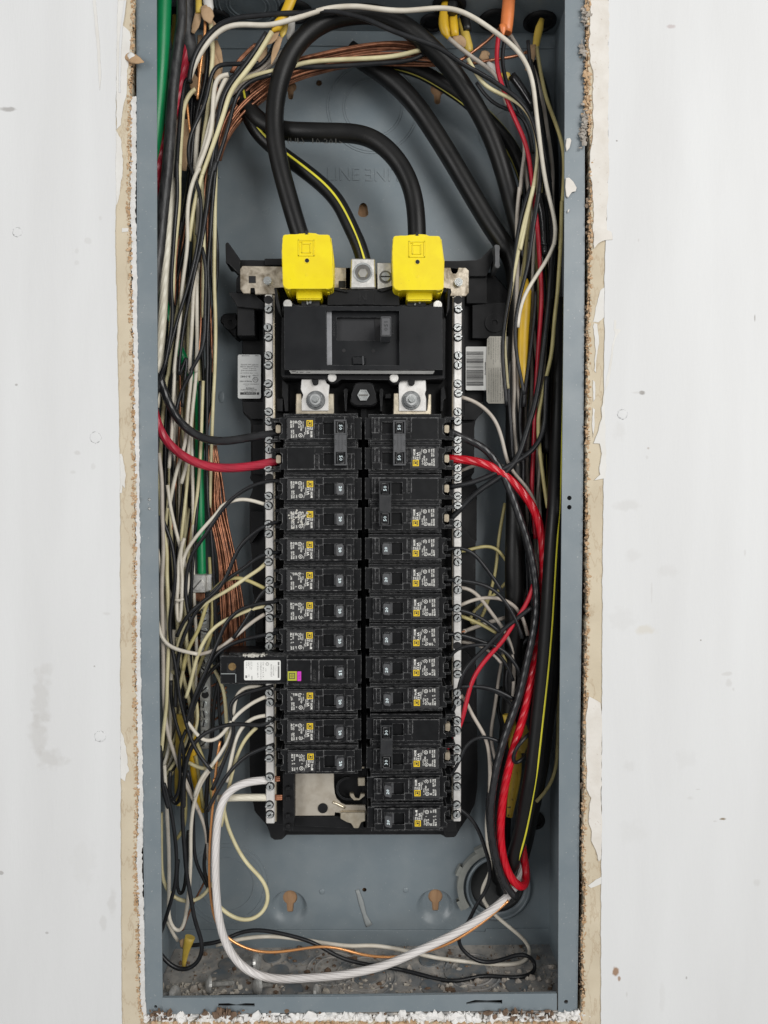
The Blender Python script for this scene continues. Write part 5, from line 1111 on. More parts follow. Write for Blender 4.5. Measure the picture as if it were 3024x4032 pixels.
c4 = cable(WKB, 8.6, 'thick black cable slanting behind toward the right of the back plate', 'B @.070 -40,330 60,400 180,480 300,580 420,720 520,870 620,1030 720,1200 820,1370 920,1530 1010,1659 E @.066 1040,100 1060,350 1050,700 1040,1200 1045,1659 G @.054 1038,300 1035,900 1015,1300 @.062 985,1640 I 960,250 @.080 950,600 @.097 945,760')
c5 = cable(WKB, 6.3, 'yellow striped black cable behind the big loop at the upper right', 'B @.072 60,395 200,408 402,455 598,567 724,651 @.076 860,780 997,931 1074,1078 1140,1300 1190,1600 E 1200,200 1250,700 1280,1200 1290,1600')
DULLS = mat('dull_stripe', (.34, .31, .05), .5); stripe(c5, 6.3, 64, .0007, DULLS); stripe(c5, 6.3, -66, .0007, DULLS)
c6 = cable(WKB, 6.6, 'yellow striped black cable sweeping down the right side into the conduit', 'E @.060 1330,300 1325,800 @.040 1318,1200 1308,1500 G @.024 1300,20 1290,150 1281,277 1270,470 1258,687 1230,1033 1192,1379 1168,1600 I @.028 1150,90 1121,240 1085,445 1050,570 @.045 1020,660 @.070 990,760 @.096 960,840', 24)
stripe(c6, 6.6, 24, .0011)
cable(WKB, 6.6, 'second thick black cable in the shade beside the right wall', 'E @.075 1345,100 1340,800 1330,1300 G 1330,0 1300,600 1290,1000 @.056 1268,1250 1235,1500 I 1215,20 1180,200 1140,380 1110,540 @.075 1060,700 @.098 1000,840', 20)
cable(WKB, 6.0, 'black cable hanging deepest in the right corner', 'B @.082 1150,420 1220,600 1270,900 1290,1300 E 1290,200 1275,700 1260,1200 1200,1659 G 1150,500 1120,900 1085,1300', 14)
cable(TAPE, 6.0, 'shiny black taped splice beside the red wire', 'B @.058 1195,1280 1220,1340 1235,1450 1240,1600 1235,1659 M @.062 690,420 705,560 715,700 715,760', 14, 'taped_splice', 'taped splice')
cable(TAPE, 3.6, 'black taped wire end under the cream crossing wire', 'K @.054 985,705 1040,780 1100,860 1150,940 1190,1020', 12, 'taped_splice', 'taped splice')
cable(WG, 6.2, 'thick green cable along the top left edge behind the flange', 'A @.030 410,-60 402,150 395,330 385,520 365,760 345,980 @.036 320,1200 @.040 315,1400 C 320,-100 @.044 350,60', 20)
g2 = cable(WG, 4.0, 'thick green cable ending in the aluminium ground lug', 'A @.060 340,1300 C 372,60 400,280 455,500 560,740 625,900 640,1100 638,1300 645,1659 F @.058 648,180 655,450', 20)
cable(mat('worn_black_strand', (.014, .014, .015), .42, 0, (.085, .085, .085), 260, .55, .5, 420, stretch=(1, 1, .3)), 4.5, 'stranded black cable high on the left beside the dull red one', 'A @.030 520,-60 525,150 500,300 482,450 462,650 450,850 435,1050 415,1250 395,1450 375,1659 C @.022 368,40 @.020 345,200 325,330', 18)
cable(mat('worn_black_jacket', (.028, .028, .030), .55, 0, (.10, .10, .10), 160, .6), 6.4, 'wide black jacket coming down from the top left clamp', 'A @.040 555,-60 550,60 548,170 565,270 @.046 585,360 598,420', 16, 'cable_jacket')
cable(WRD, 4.0, 'dull red stranded cable crossing behind the black one at upper left', 'A @.044 560,250 545,420 515,580 480,720 @.038 430,860 395,980 365,1110 @.034 345,1240 325,1340', 16)
cable(WWC, 3.7, 'thick stranded cream cable down the left side', 'J @.046 285,1180 262,1420 245,1650 L @.038 205,180 188,420 168,650 @.028 145,900 125,1150 110,1400 95,1650 78,1850 60,2050 @.030 50,2200 C @.034 350,1000', 18)
for k in ('black', 'red'):
    if k == 'black': cable(WKT, 3.6, 'stranded black cable curving into the top left double breaker', 'C @.030 352,640 372,790 400,880 440,980 480,1060 540,1130 610,1185 700,1220 800,1228 900,1212 1000,1190 1100,1178 @.034 1170,1170', 16)
    else: cable(WRD, 3.8, 'red cable curving into the top left double breaker', 'C @.028 335,990 355,1080 380,1160 430,1235 500,1300 600,1360 720,1396 850,1400 980,1388 1090,1366 @.033 1165,1345', 16)
cable(WRT, 3.7, 'bright red stranded cable from the right double breaker down to the conduit', 'E @.032 590,1338 660,1340 760,1345 860,1372 950,1425 1040,1500 1110,1580 1165,1659 G @.036 1205,110 1225,240 1228,400 1212,620 @.042 1192,800 1165,1000 @.034 1135,1180 1105,1330 1070,1450 1030,1580 1010,1659 I 990,80 965,220 948,360 945,480 955,600 980,690 1010,760 1050,815 @.038 1090,835 1112,810 @.055 1118,750 1112,690 1095,600 1080,500', 20)
cable(WKT, 3.2, 'stranded black cable twisting down the right side beside the red one', 'E @.034 605,1155 680,1195 770,1225 850,1270 910,1340 960,1430 1000,1530 1040,1620 G @.034 1060,40 1100,140 1135,260 1165,400 1180,540 1185,650 1160,830 1130,960 1105,1080 1085,1180 1050,1290 1010,1400 970,1510 940,1620 I @.030 915,60 895,200 880,330 885,450 905,570 930,680 965,780 1005,850 @.036 1050,888', 18)
cable(WKT, 3.0, 'second stranded black strand behind the twisting one', 'G @.046 1075,60 1110,200 1140,340 1155,480 1165,650 1160,800 1130,960 1090,1100 1050,1250 1000,1400 960,1520 930,1640 I 900,80 870,250 875,420 900,600 940,740 985,850', 14)
cable(WWT, 3.4, 'thick white stranded cable sweeping from the left bar across the bottom', 'H @.036 1085,118 1000,122 920,138 845,175 795,235 768,320 752,440 744,600 745,760 752,900 768,1040 @.032 800,1160 850,1260 920,1340 1000,1392 1100,1416 1250,1418 1420,1408 1600,1390 I @.034 -40,1382 80,1362 250,1308 420,1230 600,1148 760,1058 880,975 @.044 980,895 1040,830 @.056 1085,740 1100,650 1095,560 @.060 1075,450 1070,380', 20)
cable(WWC, 3.1, 'short stranded cream cable entering the foot of the left bar', 'H @.037 1085,232 1000,232 900,232 830,234 @.045 760,240', 16)
# lettering on the cable jacket
bm = bmesh.new(); a = PC('A', 1205, 909, .034); text(bm, '(UL)  10-2015', a.x, a.z, .0040, .0480, 0)
a2 = PC('A', 1350, 866, .044)
for v in bm.verts: v.co.y = .0445 - math.sqrt(max(1e-9, .0079 ** 2 - min(.0078, abs(v.co.z - a2.z)) ** 2)) - .00012 + .0006 * 0
part('jacket_print', me_of(bm), mat('faded_jacket_print', (.075, .075, .07), .6), c2)

# ------------------------------------------------------------------ cable sheaths coming through the top, with their torn paper
def sheath(m, r, label, s, flat=.7, name='cable_sheath'): return wire(name, m, r, label, s, 'cable sheath', 'cable sheaths coming in at the top', 16, .004, flat)
def paper(s, r, parent, flat=.18): return wire('paper_wrap', KRAFT, r, None, s, parent=parent, sides=10, flat=flat)
q = sheath(SHEATH, [4.4, 4.3, 4.1, 4.0, 4.4, 0.7], 'long bright yellow sheath slanting down at the top middle', 'J @.030 1530,-60 1500,40 1450,150 1400,240 1340,310 1300,350'); paper('J @.032 1380,330 1340,400 1270,440 1220,500', [1, 3.5, 3, .6], q); paper('J @.045 1220,500 1190,600 1150,680', [3, 6, 2], q); paper('J @.034 1390,400 1350,520 1310,620 1295,700', [2.5, 3, 2.2, .5], q)
q = sheath(SHEATHW, [4.0, 4.2, 4.0, 1.6], 'short white torn sheath behind the long yellow one', 'J @.044 1500,180 1510,280 1500,360 1480,440')
wire('sheath_tail', SHEATHP, [3.4, 3.6, 3.0, .8], None, 'J @.036 1440,230 1430,310 1415,370 1405,415', parent=q, flat=.3)
q = sheath(SHEATHP, [2.8, 2.8, 3.0], 'pale yellow sheath left of the white one at the top', 'J @.038 505,-60 503,60 508,150'); paper('J @.038 508,120 490,220 470,300 438,360', [3.2, 3.4, 3.2, 1.6], q)
q = sheath(SHEATHW, [4.2, 4.2, 3.9, 1.6], 'white sheath with torn brown paper at the top left', 'J @.036 602,-60 602,20 610,90 640,160'); paper('J @.034 570,60 590,140 610,200 640,260', [3.6, 5.4, 5.0, 1], q); paper('J @.046 690,440 715,560 735,680 742,800', [1.5, 3.2, 3.0, 1.5], q); paper('J @.050 515,380 540,520 560,680 575,800', [2.0, 4.2, 4.6, 3], q); paper('J @.050 430,800 460,880 470,960 490,1040', [2, 5, 5, 2], q); paper('J @.048 340,1300 345,1480 350,1650 345,1860', [3.4, 4.4, 4.2, 2], q); paper('J @.052 640,230 680,270 705,330 700,420', [2, 2.6, 2, 1], q); paper('J @.044 655,560 690,700 720,820 710,920', [2, 3.4, 4.2, 2], q)
sheath(SHEATHM if False else SHEATHP, [4.3, 4.1, 3.3, 1.3], 'yellow sheath half hidden behind the green cable', 'J @.060 270,180 262,330 240,450 230,560')
q = sheath(SHEATH, [4.0, 4.0, 4.5, 4.2, 1.8], 'left one of the paired yellow sheaths at the top right', 'K @.050 375,10 345,130 330,230 350,310 400,360'); 
q = sheath(SHEATH, [4.0, 4.1, 4.4, 4.1], 'right one of the paired yellow sheaths with brown paper', 'K @.054 430,10 425,140 440,250 450,350'); paper('K @.052 430,360 500,370 560,380 540,440', [2, 5, 4, 1], q)
sheath(SHEATHP, [3.4, 4.3, 4.4, 4.6, 3.7], 'shaded yellow sheath behind the pair at the top right', 'K @.066 500,180 545,290 560,370 575,450 590,500')
sheath(mat('black_duct', (.012, .012, .012), .4), [4.2, 4.2, 3.9], 'black taped end over the shaded yellow sheath', 'K @.064 540,150 560,220 570,290', name='cable_boot')
sheath(mat('black_duct', (0, 0, 0)), [4.5, 4.5, 4.2], 'black cuff over the paired yellow sheaths', 'K @.048 435,-20 425,60 430,130', name='cable_boot')
q = sheath(ORANGE, [5.5, 5.5, 5.6, 5.5, 5.0], 'orange sheath from which the red wire emerges', 'K @.044 960,-60 955,50 945,150 935,240 930,310', .8)
wire('sheath_tail', ORANGE, [3.2, 2.4, .6], None, 'K @.038 900,230 905,300 905,330', parent=q, flat=.5)
q = sheath(SHEATHP, [2.3, 3.6, 3.6, 3.3, 2.9], 'single yellow sheath from the rightmost clamp', 'K @.062 1265,180 1235,260 1225,330 1210,400 1205,460'); paper('K @.060 1170,420 1185,480 1180,560 1120,660', [4, 4, 3, 1.6], q)
paper('K @.060 700,560 740,500 785,450 770,520', [3, 5, 2, .6], q); wire('sheath_tail', SHEATHW, [1.5, 4, 4.5, 3], None, 'K @.058 760,580 790,620 820,660 850,700', parent=q, flat=.4); wire('sheath_tail', SHEATHP, [2, 4, 4, 1], None, 'K @.058 890,680 930,710 960,740 985,720', parent=q, flat=.4)
q = sheath(SHEATH, [1.4, 5.0, 5.2, 5.0, 4.8, 4.2, 2.5], 'long yellow sheath among the right hand bundle', 'M @.046 522,978 520,1100 508,1300 495,1500 490,1700 490,1900 492,2030', .6, 'cable_sheath')
q = sheath(SHEATHM, [5.0, 5.3, 5.5, 5.5, 5.3, 4.8, 2.9], 'yellow sheath with black marks beside the red cable, low right', 'S @.052 830,990 880,1200 920,1420 935,1600 920,1800 895,1960 I 1005,360', .5)
wire('sheath_flap', SHEATHP, [2, 5.5, 6, 3], None, 'S @.050 1040,1130 1020,1220 1015,1350 1000,1480', parent=q, flat=.3)
q = sheath(SHEATHP, [5.6, 5.9, 5.7, 5.6, 5.2, 4.2, 2.1], 'pale yellow slit sheath among the lower left bundle', 'O @.050 385,425 380,600 365,800 375,1000 350,1200 335,1400 330,1570', .5)
q = sheath(SHEATH, [1.4, 3.2, 3.6, 3.6, 3.2, 4.0, 2.2], 'narrow bright yellow sheath low in the left bundle', 'O @.056 500,500 505,700 500,950 530,1150 560,1350 590,1500 620,1659', .6)
sheath(SHEATHP, [4.6, 3.9, 2.8, 1.8], 'yellow sheath cut open on the floor in the lower left corner', 'e @.055 495,90 470,150 460,210 448,300', .7); paper('e @.056 430,110 445,150 470,170 500,150', [2, 4.5, 4, 1.5], bpy.context.scene.objects[-1] if False else q)

# ------------------------------------------------------------------ ground bar and lug on the left
GB = thing('ground_bar', PC('N', 650, 2100, .085), 'grey ground bar with slotted screws behind the left bundle', 'ground bar')
gp = pp('N', [(612, 560), (716, 520), (722, 1200), (728, 1659), (720, 2395), (604, 2395), (600, 1659), (600, 1200)], .0620)
part('bar', me_of((lambda b: (prism(b, gp, .0620, .073, .0008), b)[1])(bmesh.new())), mat('dull_aluminium', (.50, .50, .47), .42, .5, (.22, .22, .2), 200, .7), GB)
for i, y in enumerate((655, 780, 905, 1030, 1150, 1268, 1390, 1510, 1635, 1822, 1945, 2062, 2190, 2315)):
    p = PC('N', 655 - 4 * (i % 2), y if y < 1700 else y, .0610); bm = bmesh.new(); prism(bm, circ(p.x, p.z, .0033, 16), .0588, .0625, .0007, 2); s = part('screw', me_of(bm), ZINC, GB)
    bm = bmesh.new(); a = random.Random(i).uniform(0, 3); prism(bm, [(p.x + u * math.cos(a) - v * math.sin(a), p.z + u * math.sin(a) + v * math.cos(a)) for u, v in rect(-.0031, .0031, -.0006, .0006)], .0585, .0590); part('screw_slot', me_of(bm), DARKHOLE, s)
p = PC('N', 665, 1710, .0618); bm = bmesh.new(); cyl(bm, p.x, p.z, .0032, .0613, .0625, 18); part('screw_hole', me_of(bm), DARKHOLE, GB)
LG = thing('ground_lug', PC('N', 600, 430, .06), 'square aluminium lug with one large slotted screw clamping the green cable', 'cable lug')
bm = bmesh.new(); prism(bm, pp('N', [(472, 200), (666, 200), (668, 428), (472, 430)], .0480), .0480, .0660, .0007); part('lug_body', me_of(bm), ALU, LG)
bm = bmesh.new(); prism(bm, pp('N', [(668, 205), (738, 190), (738, 400), (668, 426)], .0500), .0520, .0660, .0007); part('lug_side', me_of(bm), ALU, LG)
p = PC('N', 570, 320, .0478); bm = bmesh.new(); prism(bm, circ(p.x, p.z, .0056, 28), .0466, .049, .0006, 2); s = part('lug_screw', me_of(bm), ALU, LG)
bm = bmesh.new(); a = R(50); prism(bm, [(p.x + u * math.cos(a) - v * math.sin(a), p.z + u * math.sin(a) + v * math.cos(a)) for u, v in rect(-.0055, .0055, -.0005, .0005)], .0463, .0470); part('screw_slot', me_of(bm), mat('dark_metal', (0, 0, 0)), s)
rg = random.Random(12)
for k in range(9):
    x = 545 + k * 13; wire('copper_strand', COPPER, .95, None, f'N @.0570 {x},420 {x + rg.uniform(-5, 5)},470 {x + rg.uniform(-8, 8)},{520 + rg.uniform(-10, 24)}', parent=LG, sides=6)

# ------------------------------------------------------------------ wires traced one by one
RW = 1.85
INK = {'K': ('black_wire', WK), 'C': ('cream_wire', WC), 'W': ('white_wire', WW), 'P': ('white_wire', WP), 'Y': ('cream_wire', WY), 'O': ('copper_wire', COPPER), 'B': ('copper_wire', BRIGHTCU), 'R': ('red_wire', WR)}
T = [
# --- top and upper left
('W', 2.0, 'white wire arching across the top over the big black loop to the right bundle', 'J @.034 405,860 425,800 455,710 500,620 565,510 640,420 720,335 800,285 900,262 1000,262 1150,278 1280,280 1450,232 1659,172 A @.026 1350,95 1450,58 1600,42 B 0,38 200,66 @.024 320,72 450,60 580,50 680,68 800,130 920,215 1030,300 1110,400 1155,520 1175,680 1195,850 @.022 1220,1050 1240,1180 1270,1310 1305,1450 1308,1560 1285,1640 M @.024 810,560 785,680 720,800 650,900 590,990 530,1090 480,1190 450,1320 440,1450'),
('K', 2.0, 'black wire arching across the top just above the white one', 'J @.032 400,900 410,780 440,640 500,520 570,420 650,330 750,248 850,205 970,185 1150,172 1350,150 1659,142 A @.026 1280,95 1380,72 1470,66 1560,80 1659,108 B 60,118 200,185 330,235 450,275 @.028 570,320 650,390 760,450 @.032 900,530 1000,600 1080,660 1140,740 1180,860 1205,980 1215,1100 1195,1280 1165,1450 1135,1600 M @.024 650,100 620,300 585,500 560,700 530,880 490,1030 450,1180 425,1330 412,1480 420,1650 445,1820 480,1980 500,2100'),
('K', 2.0, 'black wire hooked over beside the red cable at upper left', 'J @.040 420,900 400,830 370,835 342,920 325,1050 310,1200 290,1450 275,1650 262,1850 255,1990 L @.028 240,20 232,200 245,340 235,520 215,720 205,900 190,1100 180,1300 195,1480 195,1600 175,1780 140,1950 110,2120 C @.024 385,760 370,860 @.030 355,960'),
('C', 2.0, 'cream wire bent from the brown paper beside the hooked black wire', 'J @.040 470,975 440,975 400,1030 355,1090 335,1180 322,1350 310,1550 300,1750 292,1990 L @.030 265,60 258,260 262,430 250,620 232,800 215,960 205,1120 200,1350 185,1550 172,1720 165,1900'),
('K', 2.2, 'black wire of the pair leaving the long yellow sheath', 'J @.030 1240,360 1180,450 1100,580 1020,690 940,790 870,880 800,970 760,1080 735,1200 710,1330 690,1480 665,1640 640,1800 615,1990 L @.038 585,60 555,250 540,420 510,560 490,760 470,900 440,1060'),
('C', 2.2, 'cream wire of the pair leaving the long yellow sheath', 'J @.028 1300,350 1240,450 1170,570 1090,690 1010,790 940,880 880,940 840,1010 815,1100 790,1200 750,1320 700,1470 650,1610 590,1770 520,1960 L @.036 500,170 460,280 425,420 395,560 375,700 355,860'),
('K', 1.9, 'black wire with a sharp bend crossing left above the copper bundle', 'J @.036 1155,690 1100,680 1000,690 900,705 820,700 740,690 690,715 650,770 625,860 605,1000 570,1150 510,1270 440,1400 400,1520 385,1660 395,1780 430,1880 L @.034 345,60 375,170 420,260 455,370 475,500 470,640 455,780 435,900 420,1000 390,1120 360,1240 320,1380 280,1500 240,1620 200,1780 160,1920 120,2080 C @.028 395,780 370,900'),
('W', 2.0, 'white wire with a square bend in the upper left bundle', 'J @.034 830,815 760,818 710,835 685,880 672,970 662,1100 655,1250 650,1390 620,1500 580,1620 520,1780 450,1940 L @.032 490,90 440,170 390,270 360,400 340,540 335,680 345,800 340,900 325,1030 305,1160 285,1340 275,1500 265,1660 240,1850 215,2050 205,2200 C @.036 480,700 470,900 460,1150 440,1400'),
('W', 2.0, 'white wire leaning from the square bend toward the bundle', 'J @.036 810,840 770,900 730,1000 690,1110 660,1220 620,1350 600,1450 560,1600 510,1750 470,1870'),
('C', 2.0, 'cream wire curving from behind the big loop into the left bundle', 'J @.040 1330,770 1220,795 1120,820 1010,850 930,880 870,935 830,1030 800,1150 770,1260 720,1400 680,1520 620,1700 560,1850 L @.036 540,60 500,160 470,260 450,360'),
('P', 2.0, 'grey white wire under the cream one behind the big loop', 'J @.050 1420,560 1340,680 1260,740 1150,800 1050,880 960,940 880,1000 810,1060 750,1150 690,1240 640,1350'),
('P', 2.0, 'grey white wire beside the brown paper at top middle', 'J @.048 1300,640 1240,720 1160,780 1060,820 960,850'),
('K', 1.8, 'black wire curling from behind the big loop down the bundle edge', 'J @.038 1310,810 1210,835 1100,865 1000,920 930,990 895,1090 870,1200 840,1330 800,1470 750,1620 700,1770 650,1930 L @.030 635,30 590,140 560,260 545,400 530,540 505,690 490,800 470,920 440,1030 410,1150 385,1280 355,1430 325,1560 300,1700 280,1850 265,2000 250,2200 C @.034 560,650 545,800 525,1000'),
('K', 1.8, 'black wire bending under the yellow sheath paper', 'J @.044 1330,470 1300,560 1250,640 1170,720 1080,770 960,790 880,800 800,880 770,980 740,1100 710,1300 700,1450 690,1650 680,1800'),
('K', 1.9, 'black wire straight down from the torn white sheath', 'J @.046 600,240 605,400 600,600 590,800 560,950 530,1080 500,1170 470,1300 445,1480 430,1650 415,1850'),
('C', 2.2, 'cream wire straight down from the torn white sheath', 'J @.042 630,250 640,330 655,440 655,600 645,760 630,900 625,1050 605,1200 580,1350 560,1480 545,1650 520,1850'),
('W', 2.3, 'thick white wire in the middle of the upper left bundle', 'J @.048 520,1150 500,1300 485,1450 475,1600 470,1800 465,1980 L @.046 420,60 410,200 430,330 440,480 445,640 430,800'),
('B', 1.3, 'bright copper wire between the red cable and the paper', 'J @.038 575,230 570,400 548,560 525,700 515,820 505,930 490,1080'),
('B', 1.2, 'copper wire rising beside the cream bend', 'J @.042 375,1120 385,1220 395,1320 410,1450'),
('B', 1.2, 'copper wire beside the brown paper strip top left', 'J @.040 500,640 510,720 510,830 500,950'),
# --- long runs of the left bundle
('C', 1.9, 'cream wire straight down the right edge of the left bundle', 'J @.060 688,1780 L @.054 610,200 612,300 @.050 606,450 604,700 600,900 598,1100 600,1350 608,1500 612,1750 608,2000 600,2200 C @.056 730,950 720,1200 712,1450 708,1659'),
('K', 1.9, 'black wire next to the cream one on the bundle right edge', 'J @.046 702,1380 695,1600 690,1780 L 600,260 588,400 575,560 562,760 545,980 530,1150 545,1300 545,1500 535,1700 530,1900 535,2100 C @.054 690,760 690,1000 685,1250 690,1500 695,1659 F 710,120 725,300 735,480 740,700 745,950'),
('K', 1.9, 'black wire curving out at right and back across the bundle', 'L @.034 480,920 505,1010 518,1120 520,1280 510,1480 510,1650 505,1790 490,1890 460,1970 400,2070 340,2150 C @.032 610,740 560,820 520,890 495,980 480,1060'),
('W', 1.9, 'white wire of a close pair low in the bundle, left one', 'L @.056 440,1020 @.046 415,1180 @.038 400,1300 392,1450 385,1650 372,1850 360,2050 355,2200 C @.042 590,700 580,850 560,1050 545,1250 500,1380 470,1500 440,1659'),
('W', 1.9, 'white wire of a close pair low in the bundle, right one', 'L @.058 450,1040 @.046 432,1200 @.038 428,1320 430,1400 432,1600 435,1800 428,2000 420,2180 C @.046 625,640 620,760 600,950 580,1150 560,1350 520,1500'),
('C', 1.9, 'cream wire showing between two black wires mid bundle', 'L @.044 470,120 480,330 490,500 492,700 498,900 495,1100 490,1350 490,1600'),
('Y', 1.8, 'dull cream wire deep at mid bundle', 'L @.058 395,500 400,700 410,850 405,1000 395,1150 385,1300'),
('C', 1.9, 'cream wire slanting left across mid bundle', 'L @.042 300,1280 270,1400 240,1550 215,1680 195,1800 180,1950 160,2100 150,2200 C @.046 430,780 410,950 395,1100 385,1300 380,1500 378,1659 F 385,50'),
('K', 1.9, 'black wire down behind the thick cream cable', 'L @.040 130,1620 185,1700 160,1850 130,2000'),
('K', 1.9, 'black wire from mid bundle down to the upper left', 'C @.040 545,0 530,200 510,400 480,620 460,800 450,1000 440,1200 430,1400'),
('O', 1.2, 'copper wire visible low in the left bundle', 'L @.056 260,800 235,950 225,1150 220,1350 215,1480'),
('O', 1.2, 'copper wire beside the white pair in the bundle', 'L @.054 540,100 510,250 500,450 495,600 470,1400 470,1600 460,1800 445,1950'),
('O', 1.2, 'copper wire under the black edge wires', 'L @.056 550,480 555,620 550,800 560,950 540,1150'),
('W', 1.9, 'white wire swinging out from behind the flange to mid left', 'N @.030 60,-120 85,0 92,100 115,200 150,310 200,410 255,490 @.046 300,590'),
('P', 2.0, 'pinkish white wire straight down along the left flange', 'C @.030 375,1300 395,1500 F 395,0 405,300 N @.030 118,300 125,700 135,1200 140,1659 O 140,150 155,400 190,650 250,860 310,1010 350,1130 375,1230 430,1330 500,1460 590,1659 H @.046 520,60 580,200 640,330 680,430 688,520 700,640'),
('C', 1.9, 'cream wire straight down next to the pinkish one', 'C @.032 365,1350 380,1550 F 400,100 430,300 N @.034 178,150 190,350 200,600 208,850 205,1100 190,1400 180,1659 O 185,180 165,420 135,650 115,880'),
('K', 1.9, 'black wire weaving down beside the zip tied pair', 'C @.036 385,1480 400,1659 F 385,40 430,150 470,270 N @.032 265,-40 288,120 290,260 270,420 240,600 218,780 215,920 235,1080 275,1250 300,1400 325,1600 O 330,150 355,280 400,450 440,600 470,700 510,810 580,920 660,1040 740,1130'),
('W', 1.8, 'left half of the white loop held by a zip tie', 'N @.034 400,-260 350,-100 320,50 325,250 308,450 305,650 315,780 332,835 352,780 362,620 370,420 380,240 372,130 350,50 340,-50 380,-220'),
('W', 1.8, 'white wire crossing down to the zip tied loop', 'F @.036 430,-150 450,0 480,130 520,280 552,390 N @.040 420,100 455,180 462,280 440,400 425,460'),
('W', 1.9, 'white wire coming left from the bar over the green cable', 'C @.036 1080,1640 1020,1620 950,1600 880,1598 820,1620 760,1659 F 790,0 710,80 640,160 570,250 535,310 525,400 520,500 515,560'),
('K', 1.9, 'black wire coming left from the third breaker over the green cable', 'C @.032 1160,1478 1090,1482 1010,1500 930,1540 860,1590 800,1650 F @.034 770,30 710,130 640,230 580,310 560,400 548,500 550,600 570,700 582,760'),
('K', 1.9, 'black wire from the scraped label breaker to the left bundle', 'F @.032 1180,85 1110,95 1040,130 960,190 900,250 870,310 840,390 810,470 760,540 700,590 620,640 560,700 520,770 490,840'),
('K', 1.9, 'black wire from the breaker below the scraped one', 'F @.034 1180,288 1120,290 1050,300 980,350 930,400 880,430 820,455 780,490 740,540 690,580 650,630 600,700 570,760 520,880 500,980 490,1100 480,1300'),
('K', 1.9, 'black wire from the fifth left breaker dropping behind', 'F @.036 1160,490 1110,500 1060,530 1020,590 990,650 950,720 900,800 860,850'),
('K', 1.9, 'black wire from the sixth left breaker curving down left', 'F @.032 1165,610 1060,620 980,635 900,660 840,710 800,760 780,830 750,900 720,960 690,1050 640,1150 600,1250 570,1340 555,1400'),
('K', 1.9, 'black wire above the long breaker going left', 'F @.034 1170,812 1110,818 1030,840 940,855 880,875 810,905 760,940 720,990 690,1050 660,1120 620,1200 590,1300 570,1380'),
('K', 1.9, 'black wire entering the left end of the long breaker', 'F @.040 790,1000 750,1025 700,1075 670,1130 640,1200 600,1300 575,1400'),
('C', 1.9, 'cream wire from the bar dipping across the copper fan', 'F @.037 1075,355 1065,380 1020,410 950,450 870,510 800,555 740,580 690,610 640,650 590,700 550,760 520,820 500,890 485,950'),
('Y', 1.9, 'cream wire arching over the copper fan', 'F @.038 1075,530 1030,510 980,480 920,455 870,445 820,455 770,490 730,530 710,570 680,640 660,720 630,810 590,870 560,920 540,1000 530,1060'),
('Y', 1.9, 'cream wire hanging straight behind the ground bar', 'N @.055 720,-20 725,150 735,300 750,480 762,650 755,820 740,950 700,1080 640,1220 590,1340 540,1480 490,1659 O @.055 480,150'),
('C', 1.9, 'cream wire from the sixth bar screw to the low left', 'F @.036 1075,640 1010,645 930,680 850,715 770,750 710,800 680,850 640,920 620,980 600,1060 580,1150 550,1240'),
('P', 1.9, 'grey white wire from the bar down to the crossing white one', 'F @.037 1065,695 1030,712 980,745 920,800 860,850 800,895 760,925 720,945 670,948 620,960'),
('W', 1.9, 'white wire sagging right from the left flange', 'N @.028 60,760 80,860 95,950 130,1035 190,1100 280,1140 400,1165 480,1182 570,1198'),
('C', 1.9, 'cream wire from under the crossing down to the yellow sheath', 'N @.046 440,1200 420,1260 385,1380 375,1480 330,1659'),
('C', 1.9, 'cream wire appearing left of the long breaker end', 'N @.052 722,1310 780,1380 830,1470 862,1560 885,1659 O @.056 890,80 910,220 925,380 930,560 945,700 920,820'),
('C', 1.8, 'cream wire bent into a small hook beside the black weave', 'N @.040 315,1000 320,1250 300,1450 265,1510 250,1400'),
('K', 1.8, 'black wire paired behind the ground bar', 'N @.058 790,500 800,700 810,950 815,1200 830,1450 835,1659 O 825,150 840,400 860,600 880,850'),
# --- lower left
('K', 2.1, 'long black wire from the ninth left breaker down to a floor loop', 'O @.032 1530,470 1480,530 1420,565 1320,572 1220,560 1100,538 960,548 820,585 700,625 600,690 530,760 475,850 440,950 415,1080 400,1200 385,1350 385,1500 395,1659 H @.034 535,80 528,250 530,420 545,600 552,720 580,860 600,1000 625,1090 655,1160 662,1230 640,1310 570,1362 500,1358 @.030 440,1325 400,1280 375,1240'),
('W', 1.9, 'white wire hanging in a bow under the ground bar', 'O @.034 1420,205 1330,235 1220,300 1110,385 1020,460 965,540 920,640 860,710 790,755 700,778 620,755 560,690 510,610 460,540 415,490'),
('W', 1.9, 'white wire leaving the bar level with the tenth breaker', 'O @.036 1420,440 1340,442 1240,465 1160,530 1090,620 1045,720 1015,850 990,1000 960,1130 935,1270'),
('W', 1.9, 'white wire arching from under the long breaker', 'O @.038 1390,85 1300,65 1210,62 1120,90 1060,150 1030,250 1022,380 1010,520 990,650 950,770 880,880 810,980 730,1090 640,1180 570,1300 530,1450'),
('C', 1.9, 'cream wire curving down to cross the thick white cable', 'O @.040 1310,590 1230,640 1160,740 1100,850 1050,970 1015,1100 985,1230 950,1390 920,1520 880,1659 H @.044 820,180 800,300 780,420'),
('K', 1.9, 'black wire with an S bend under the long breaker', 'O @.034 1520,60 1420,85 1300,115 1180,145 1070,180 1000,235 960,320 962,410 1000,490 1035,570 1035,660 1000,770 960,880 900,1000 850,1140 800,1280 750,1370'),
('K', 1.9, 'black wire from the lowest left breaker slanting to the left', 'O @.033 1530,800 1440,835 1330,865 1210,925 1100,1005 1000,1110 900,1240 850,1330 800,1420 740,1530 690,1640'),
('K', 1.9, 'black wire vertical behind the ground bar foot', 'O @.058 830,0 790,180 770,330 762,500 752,700 740,850 715,1000 700,1150 685,1350 665,1520 660,1659'),
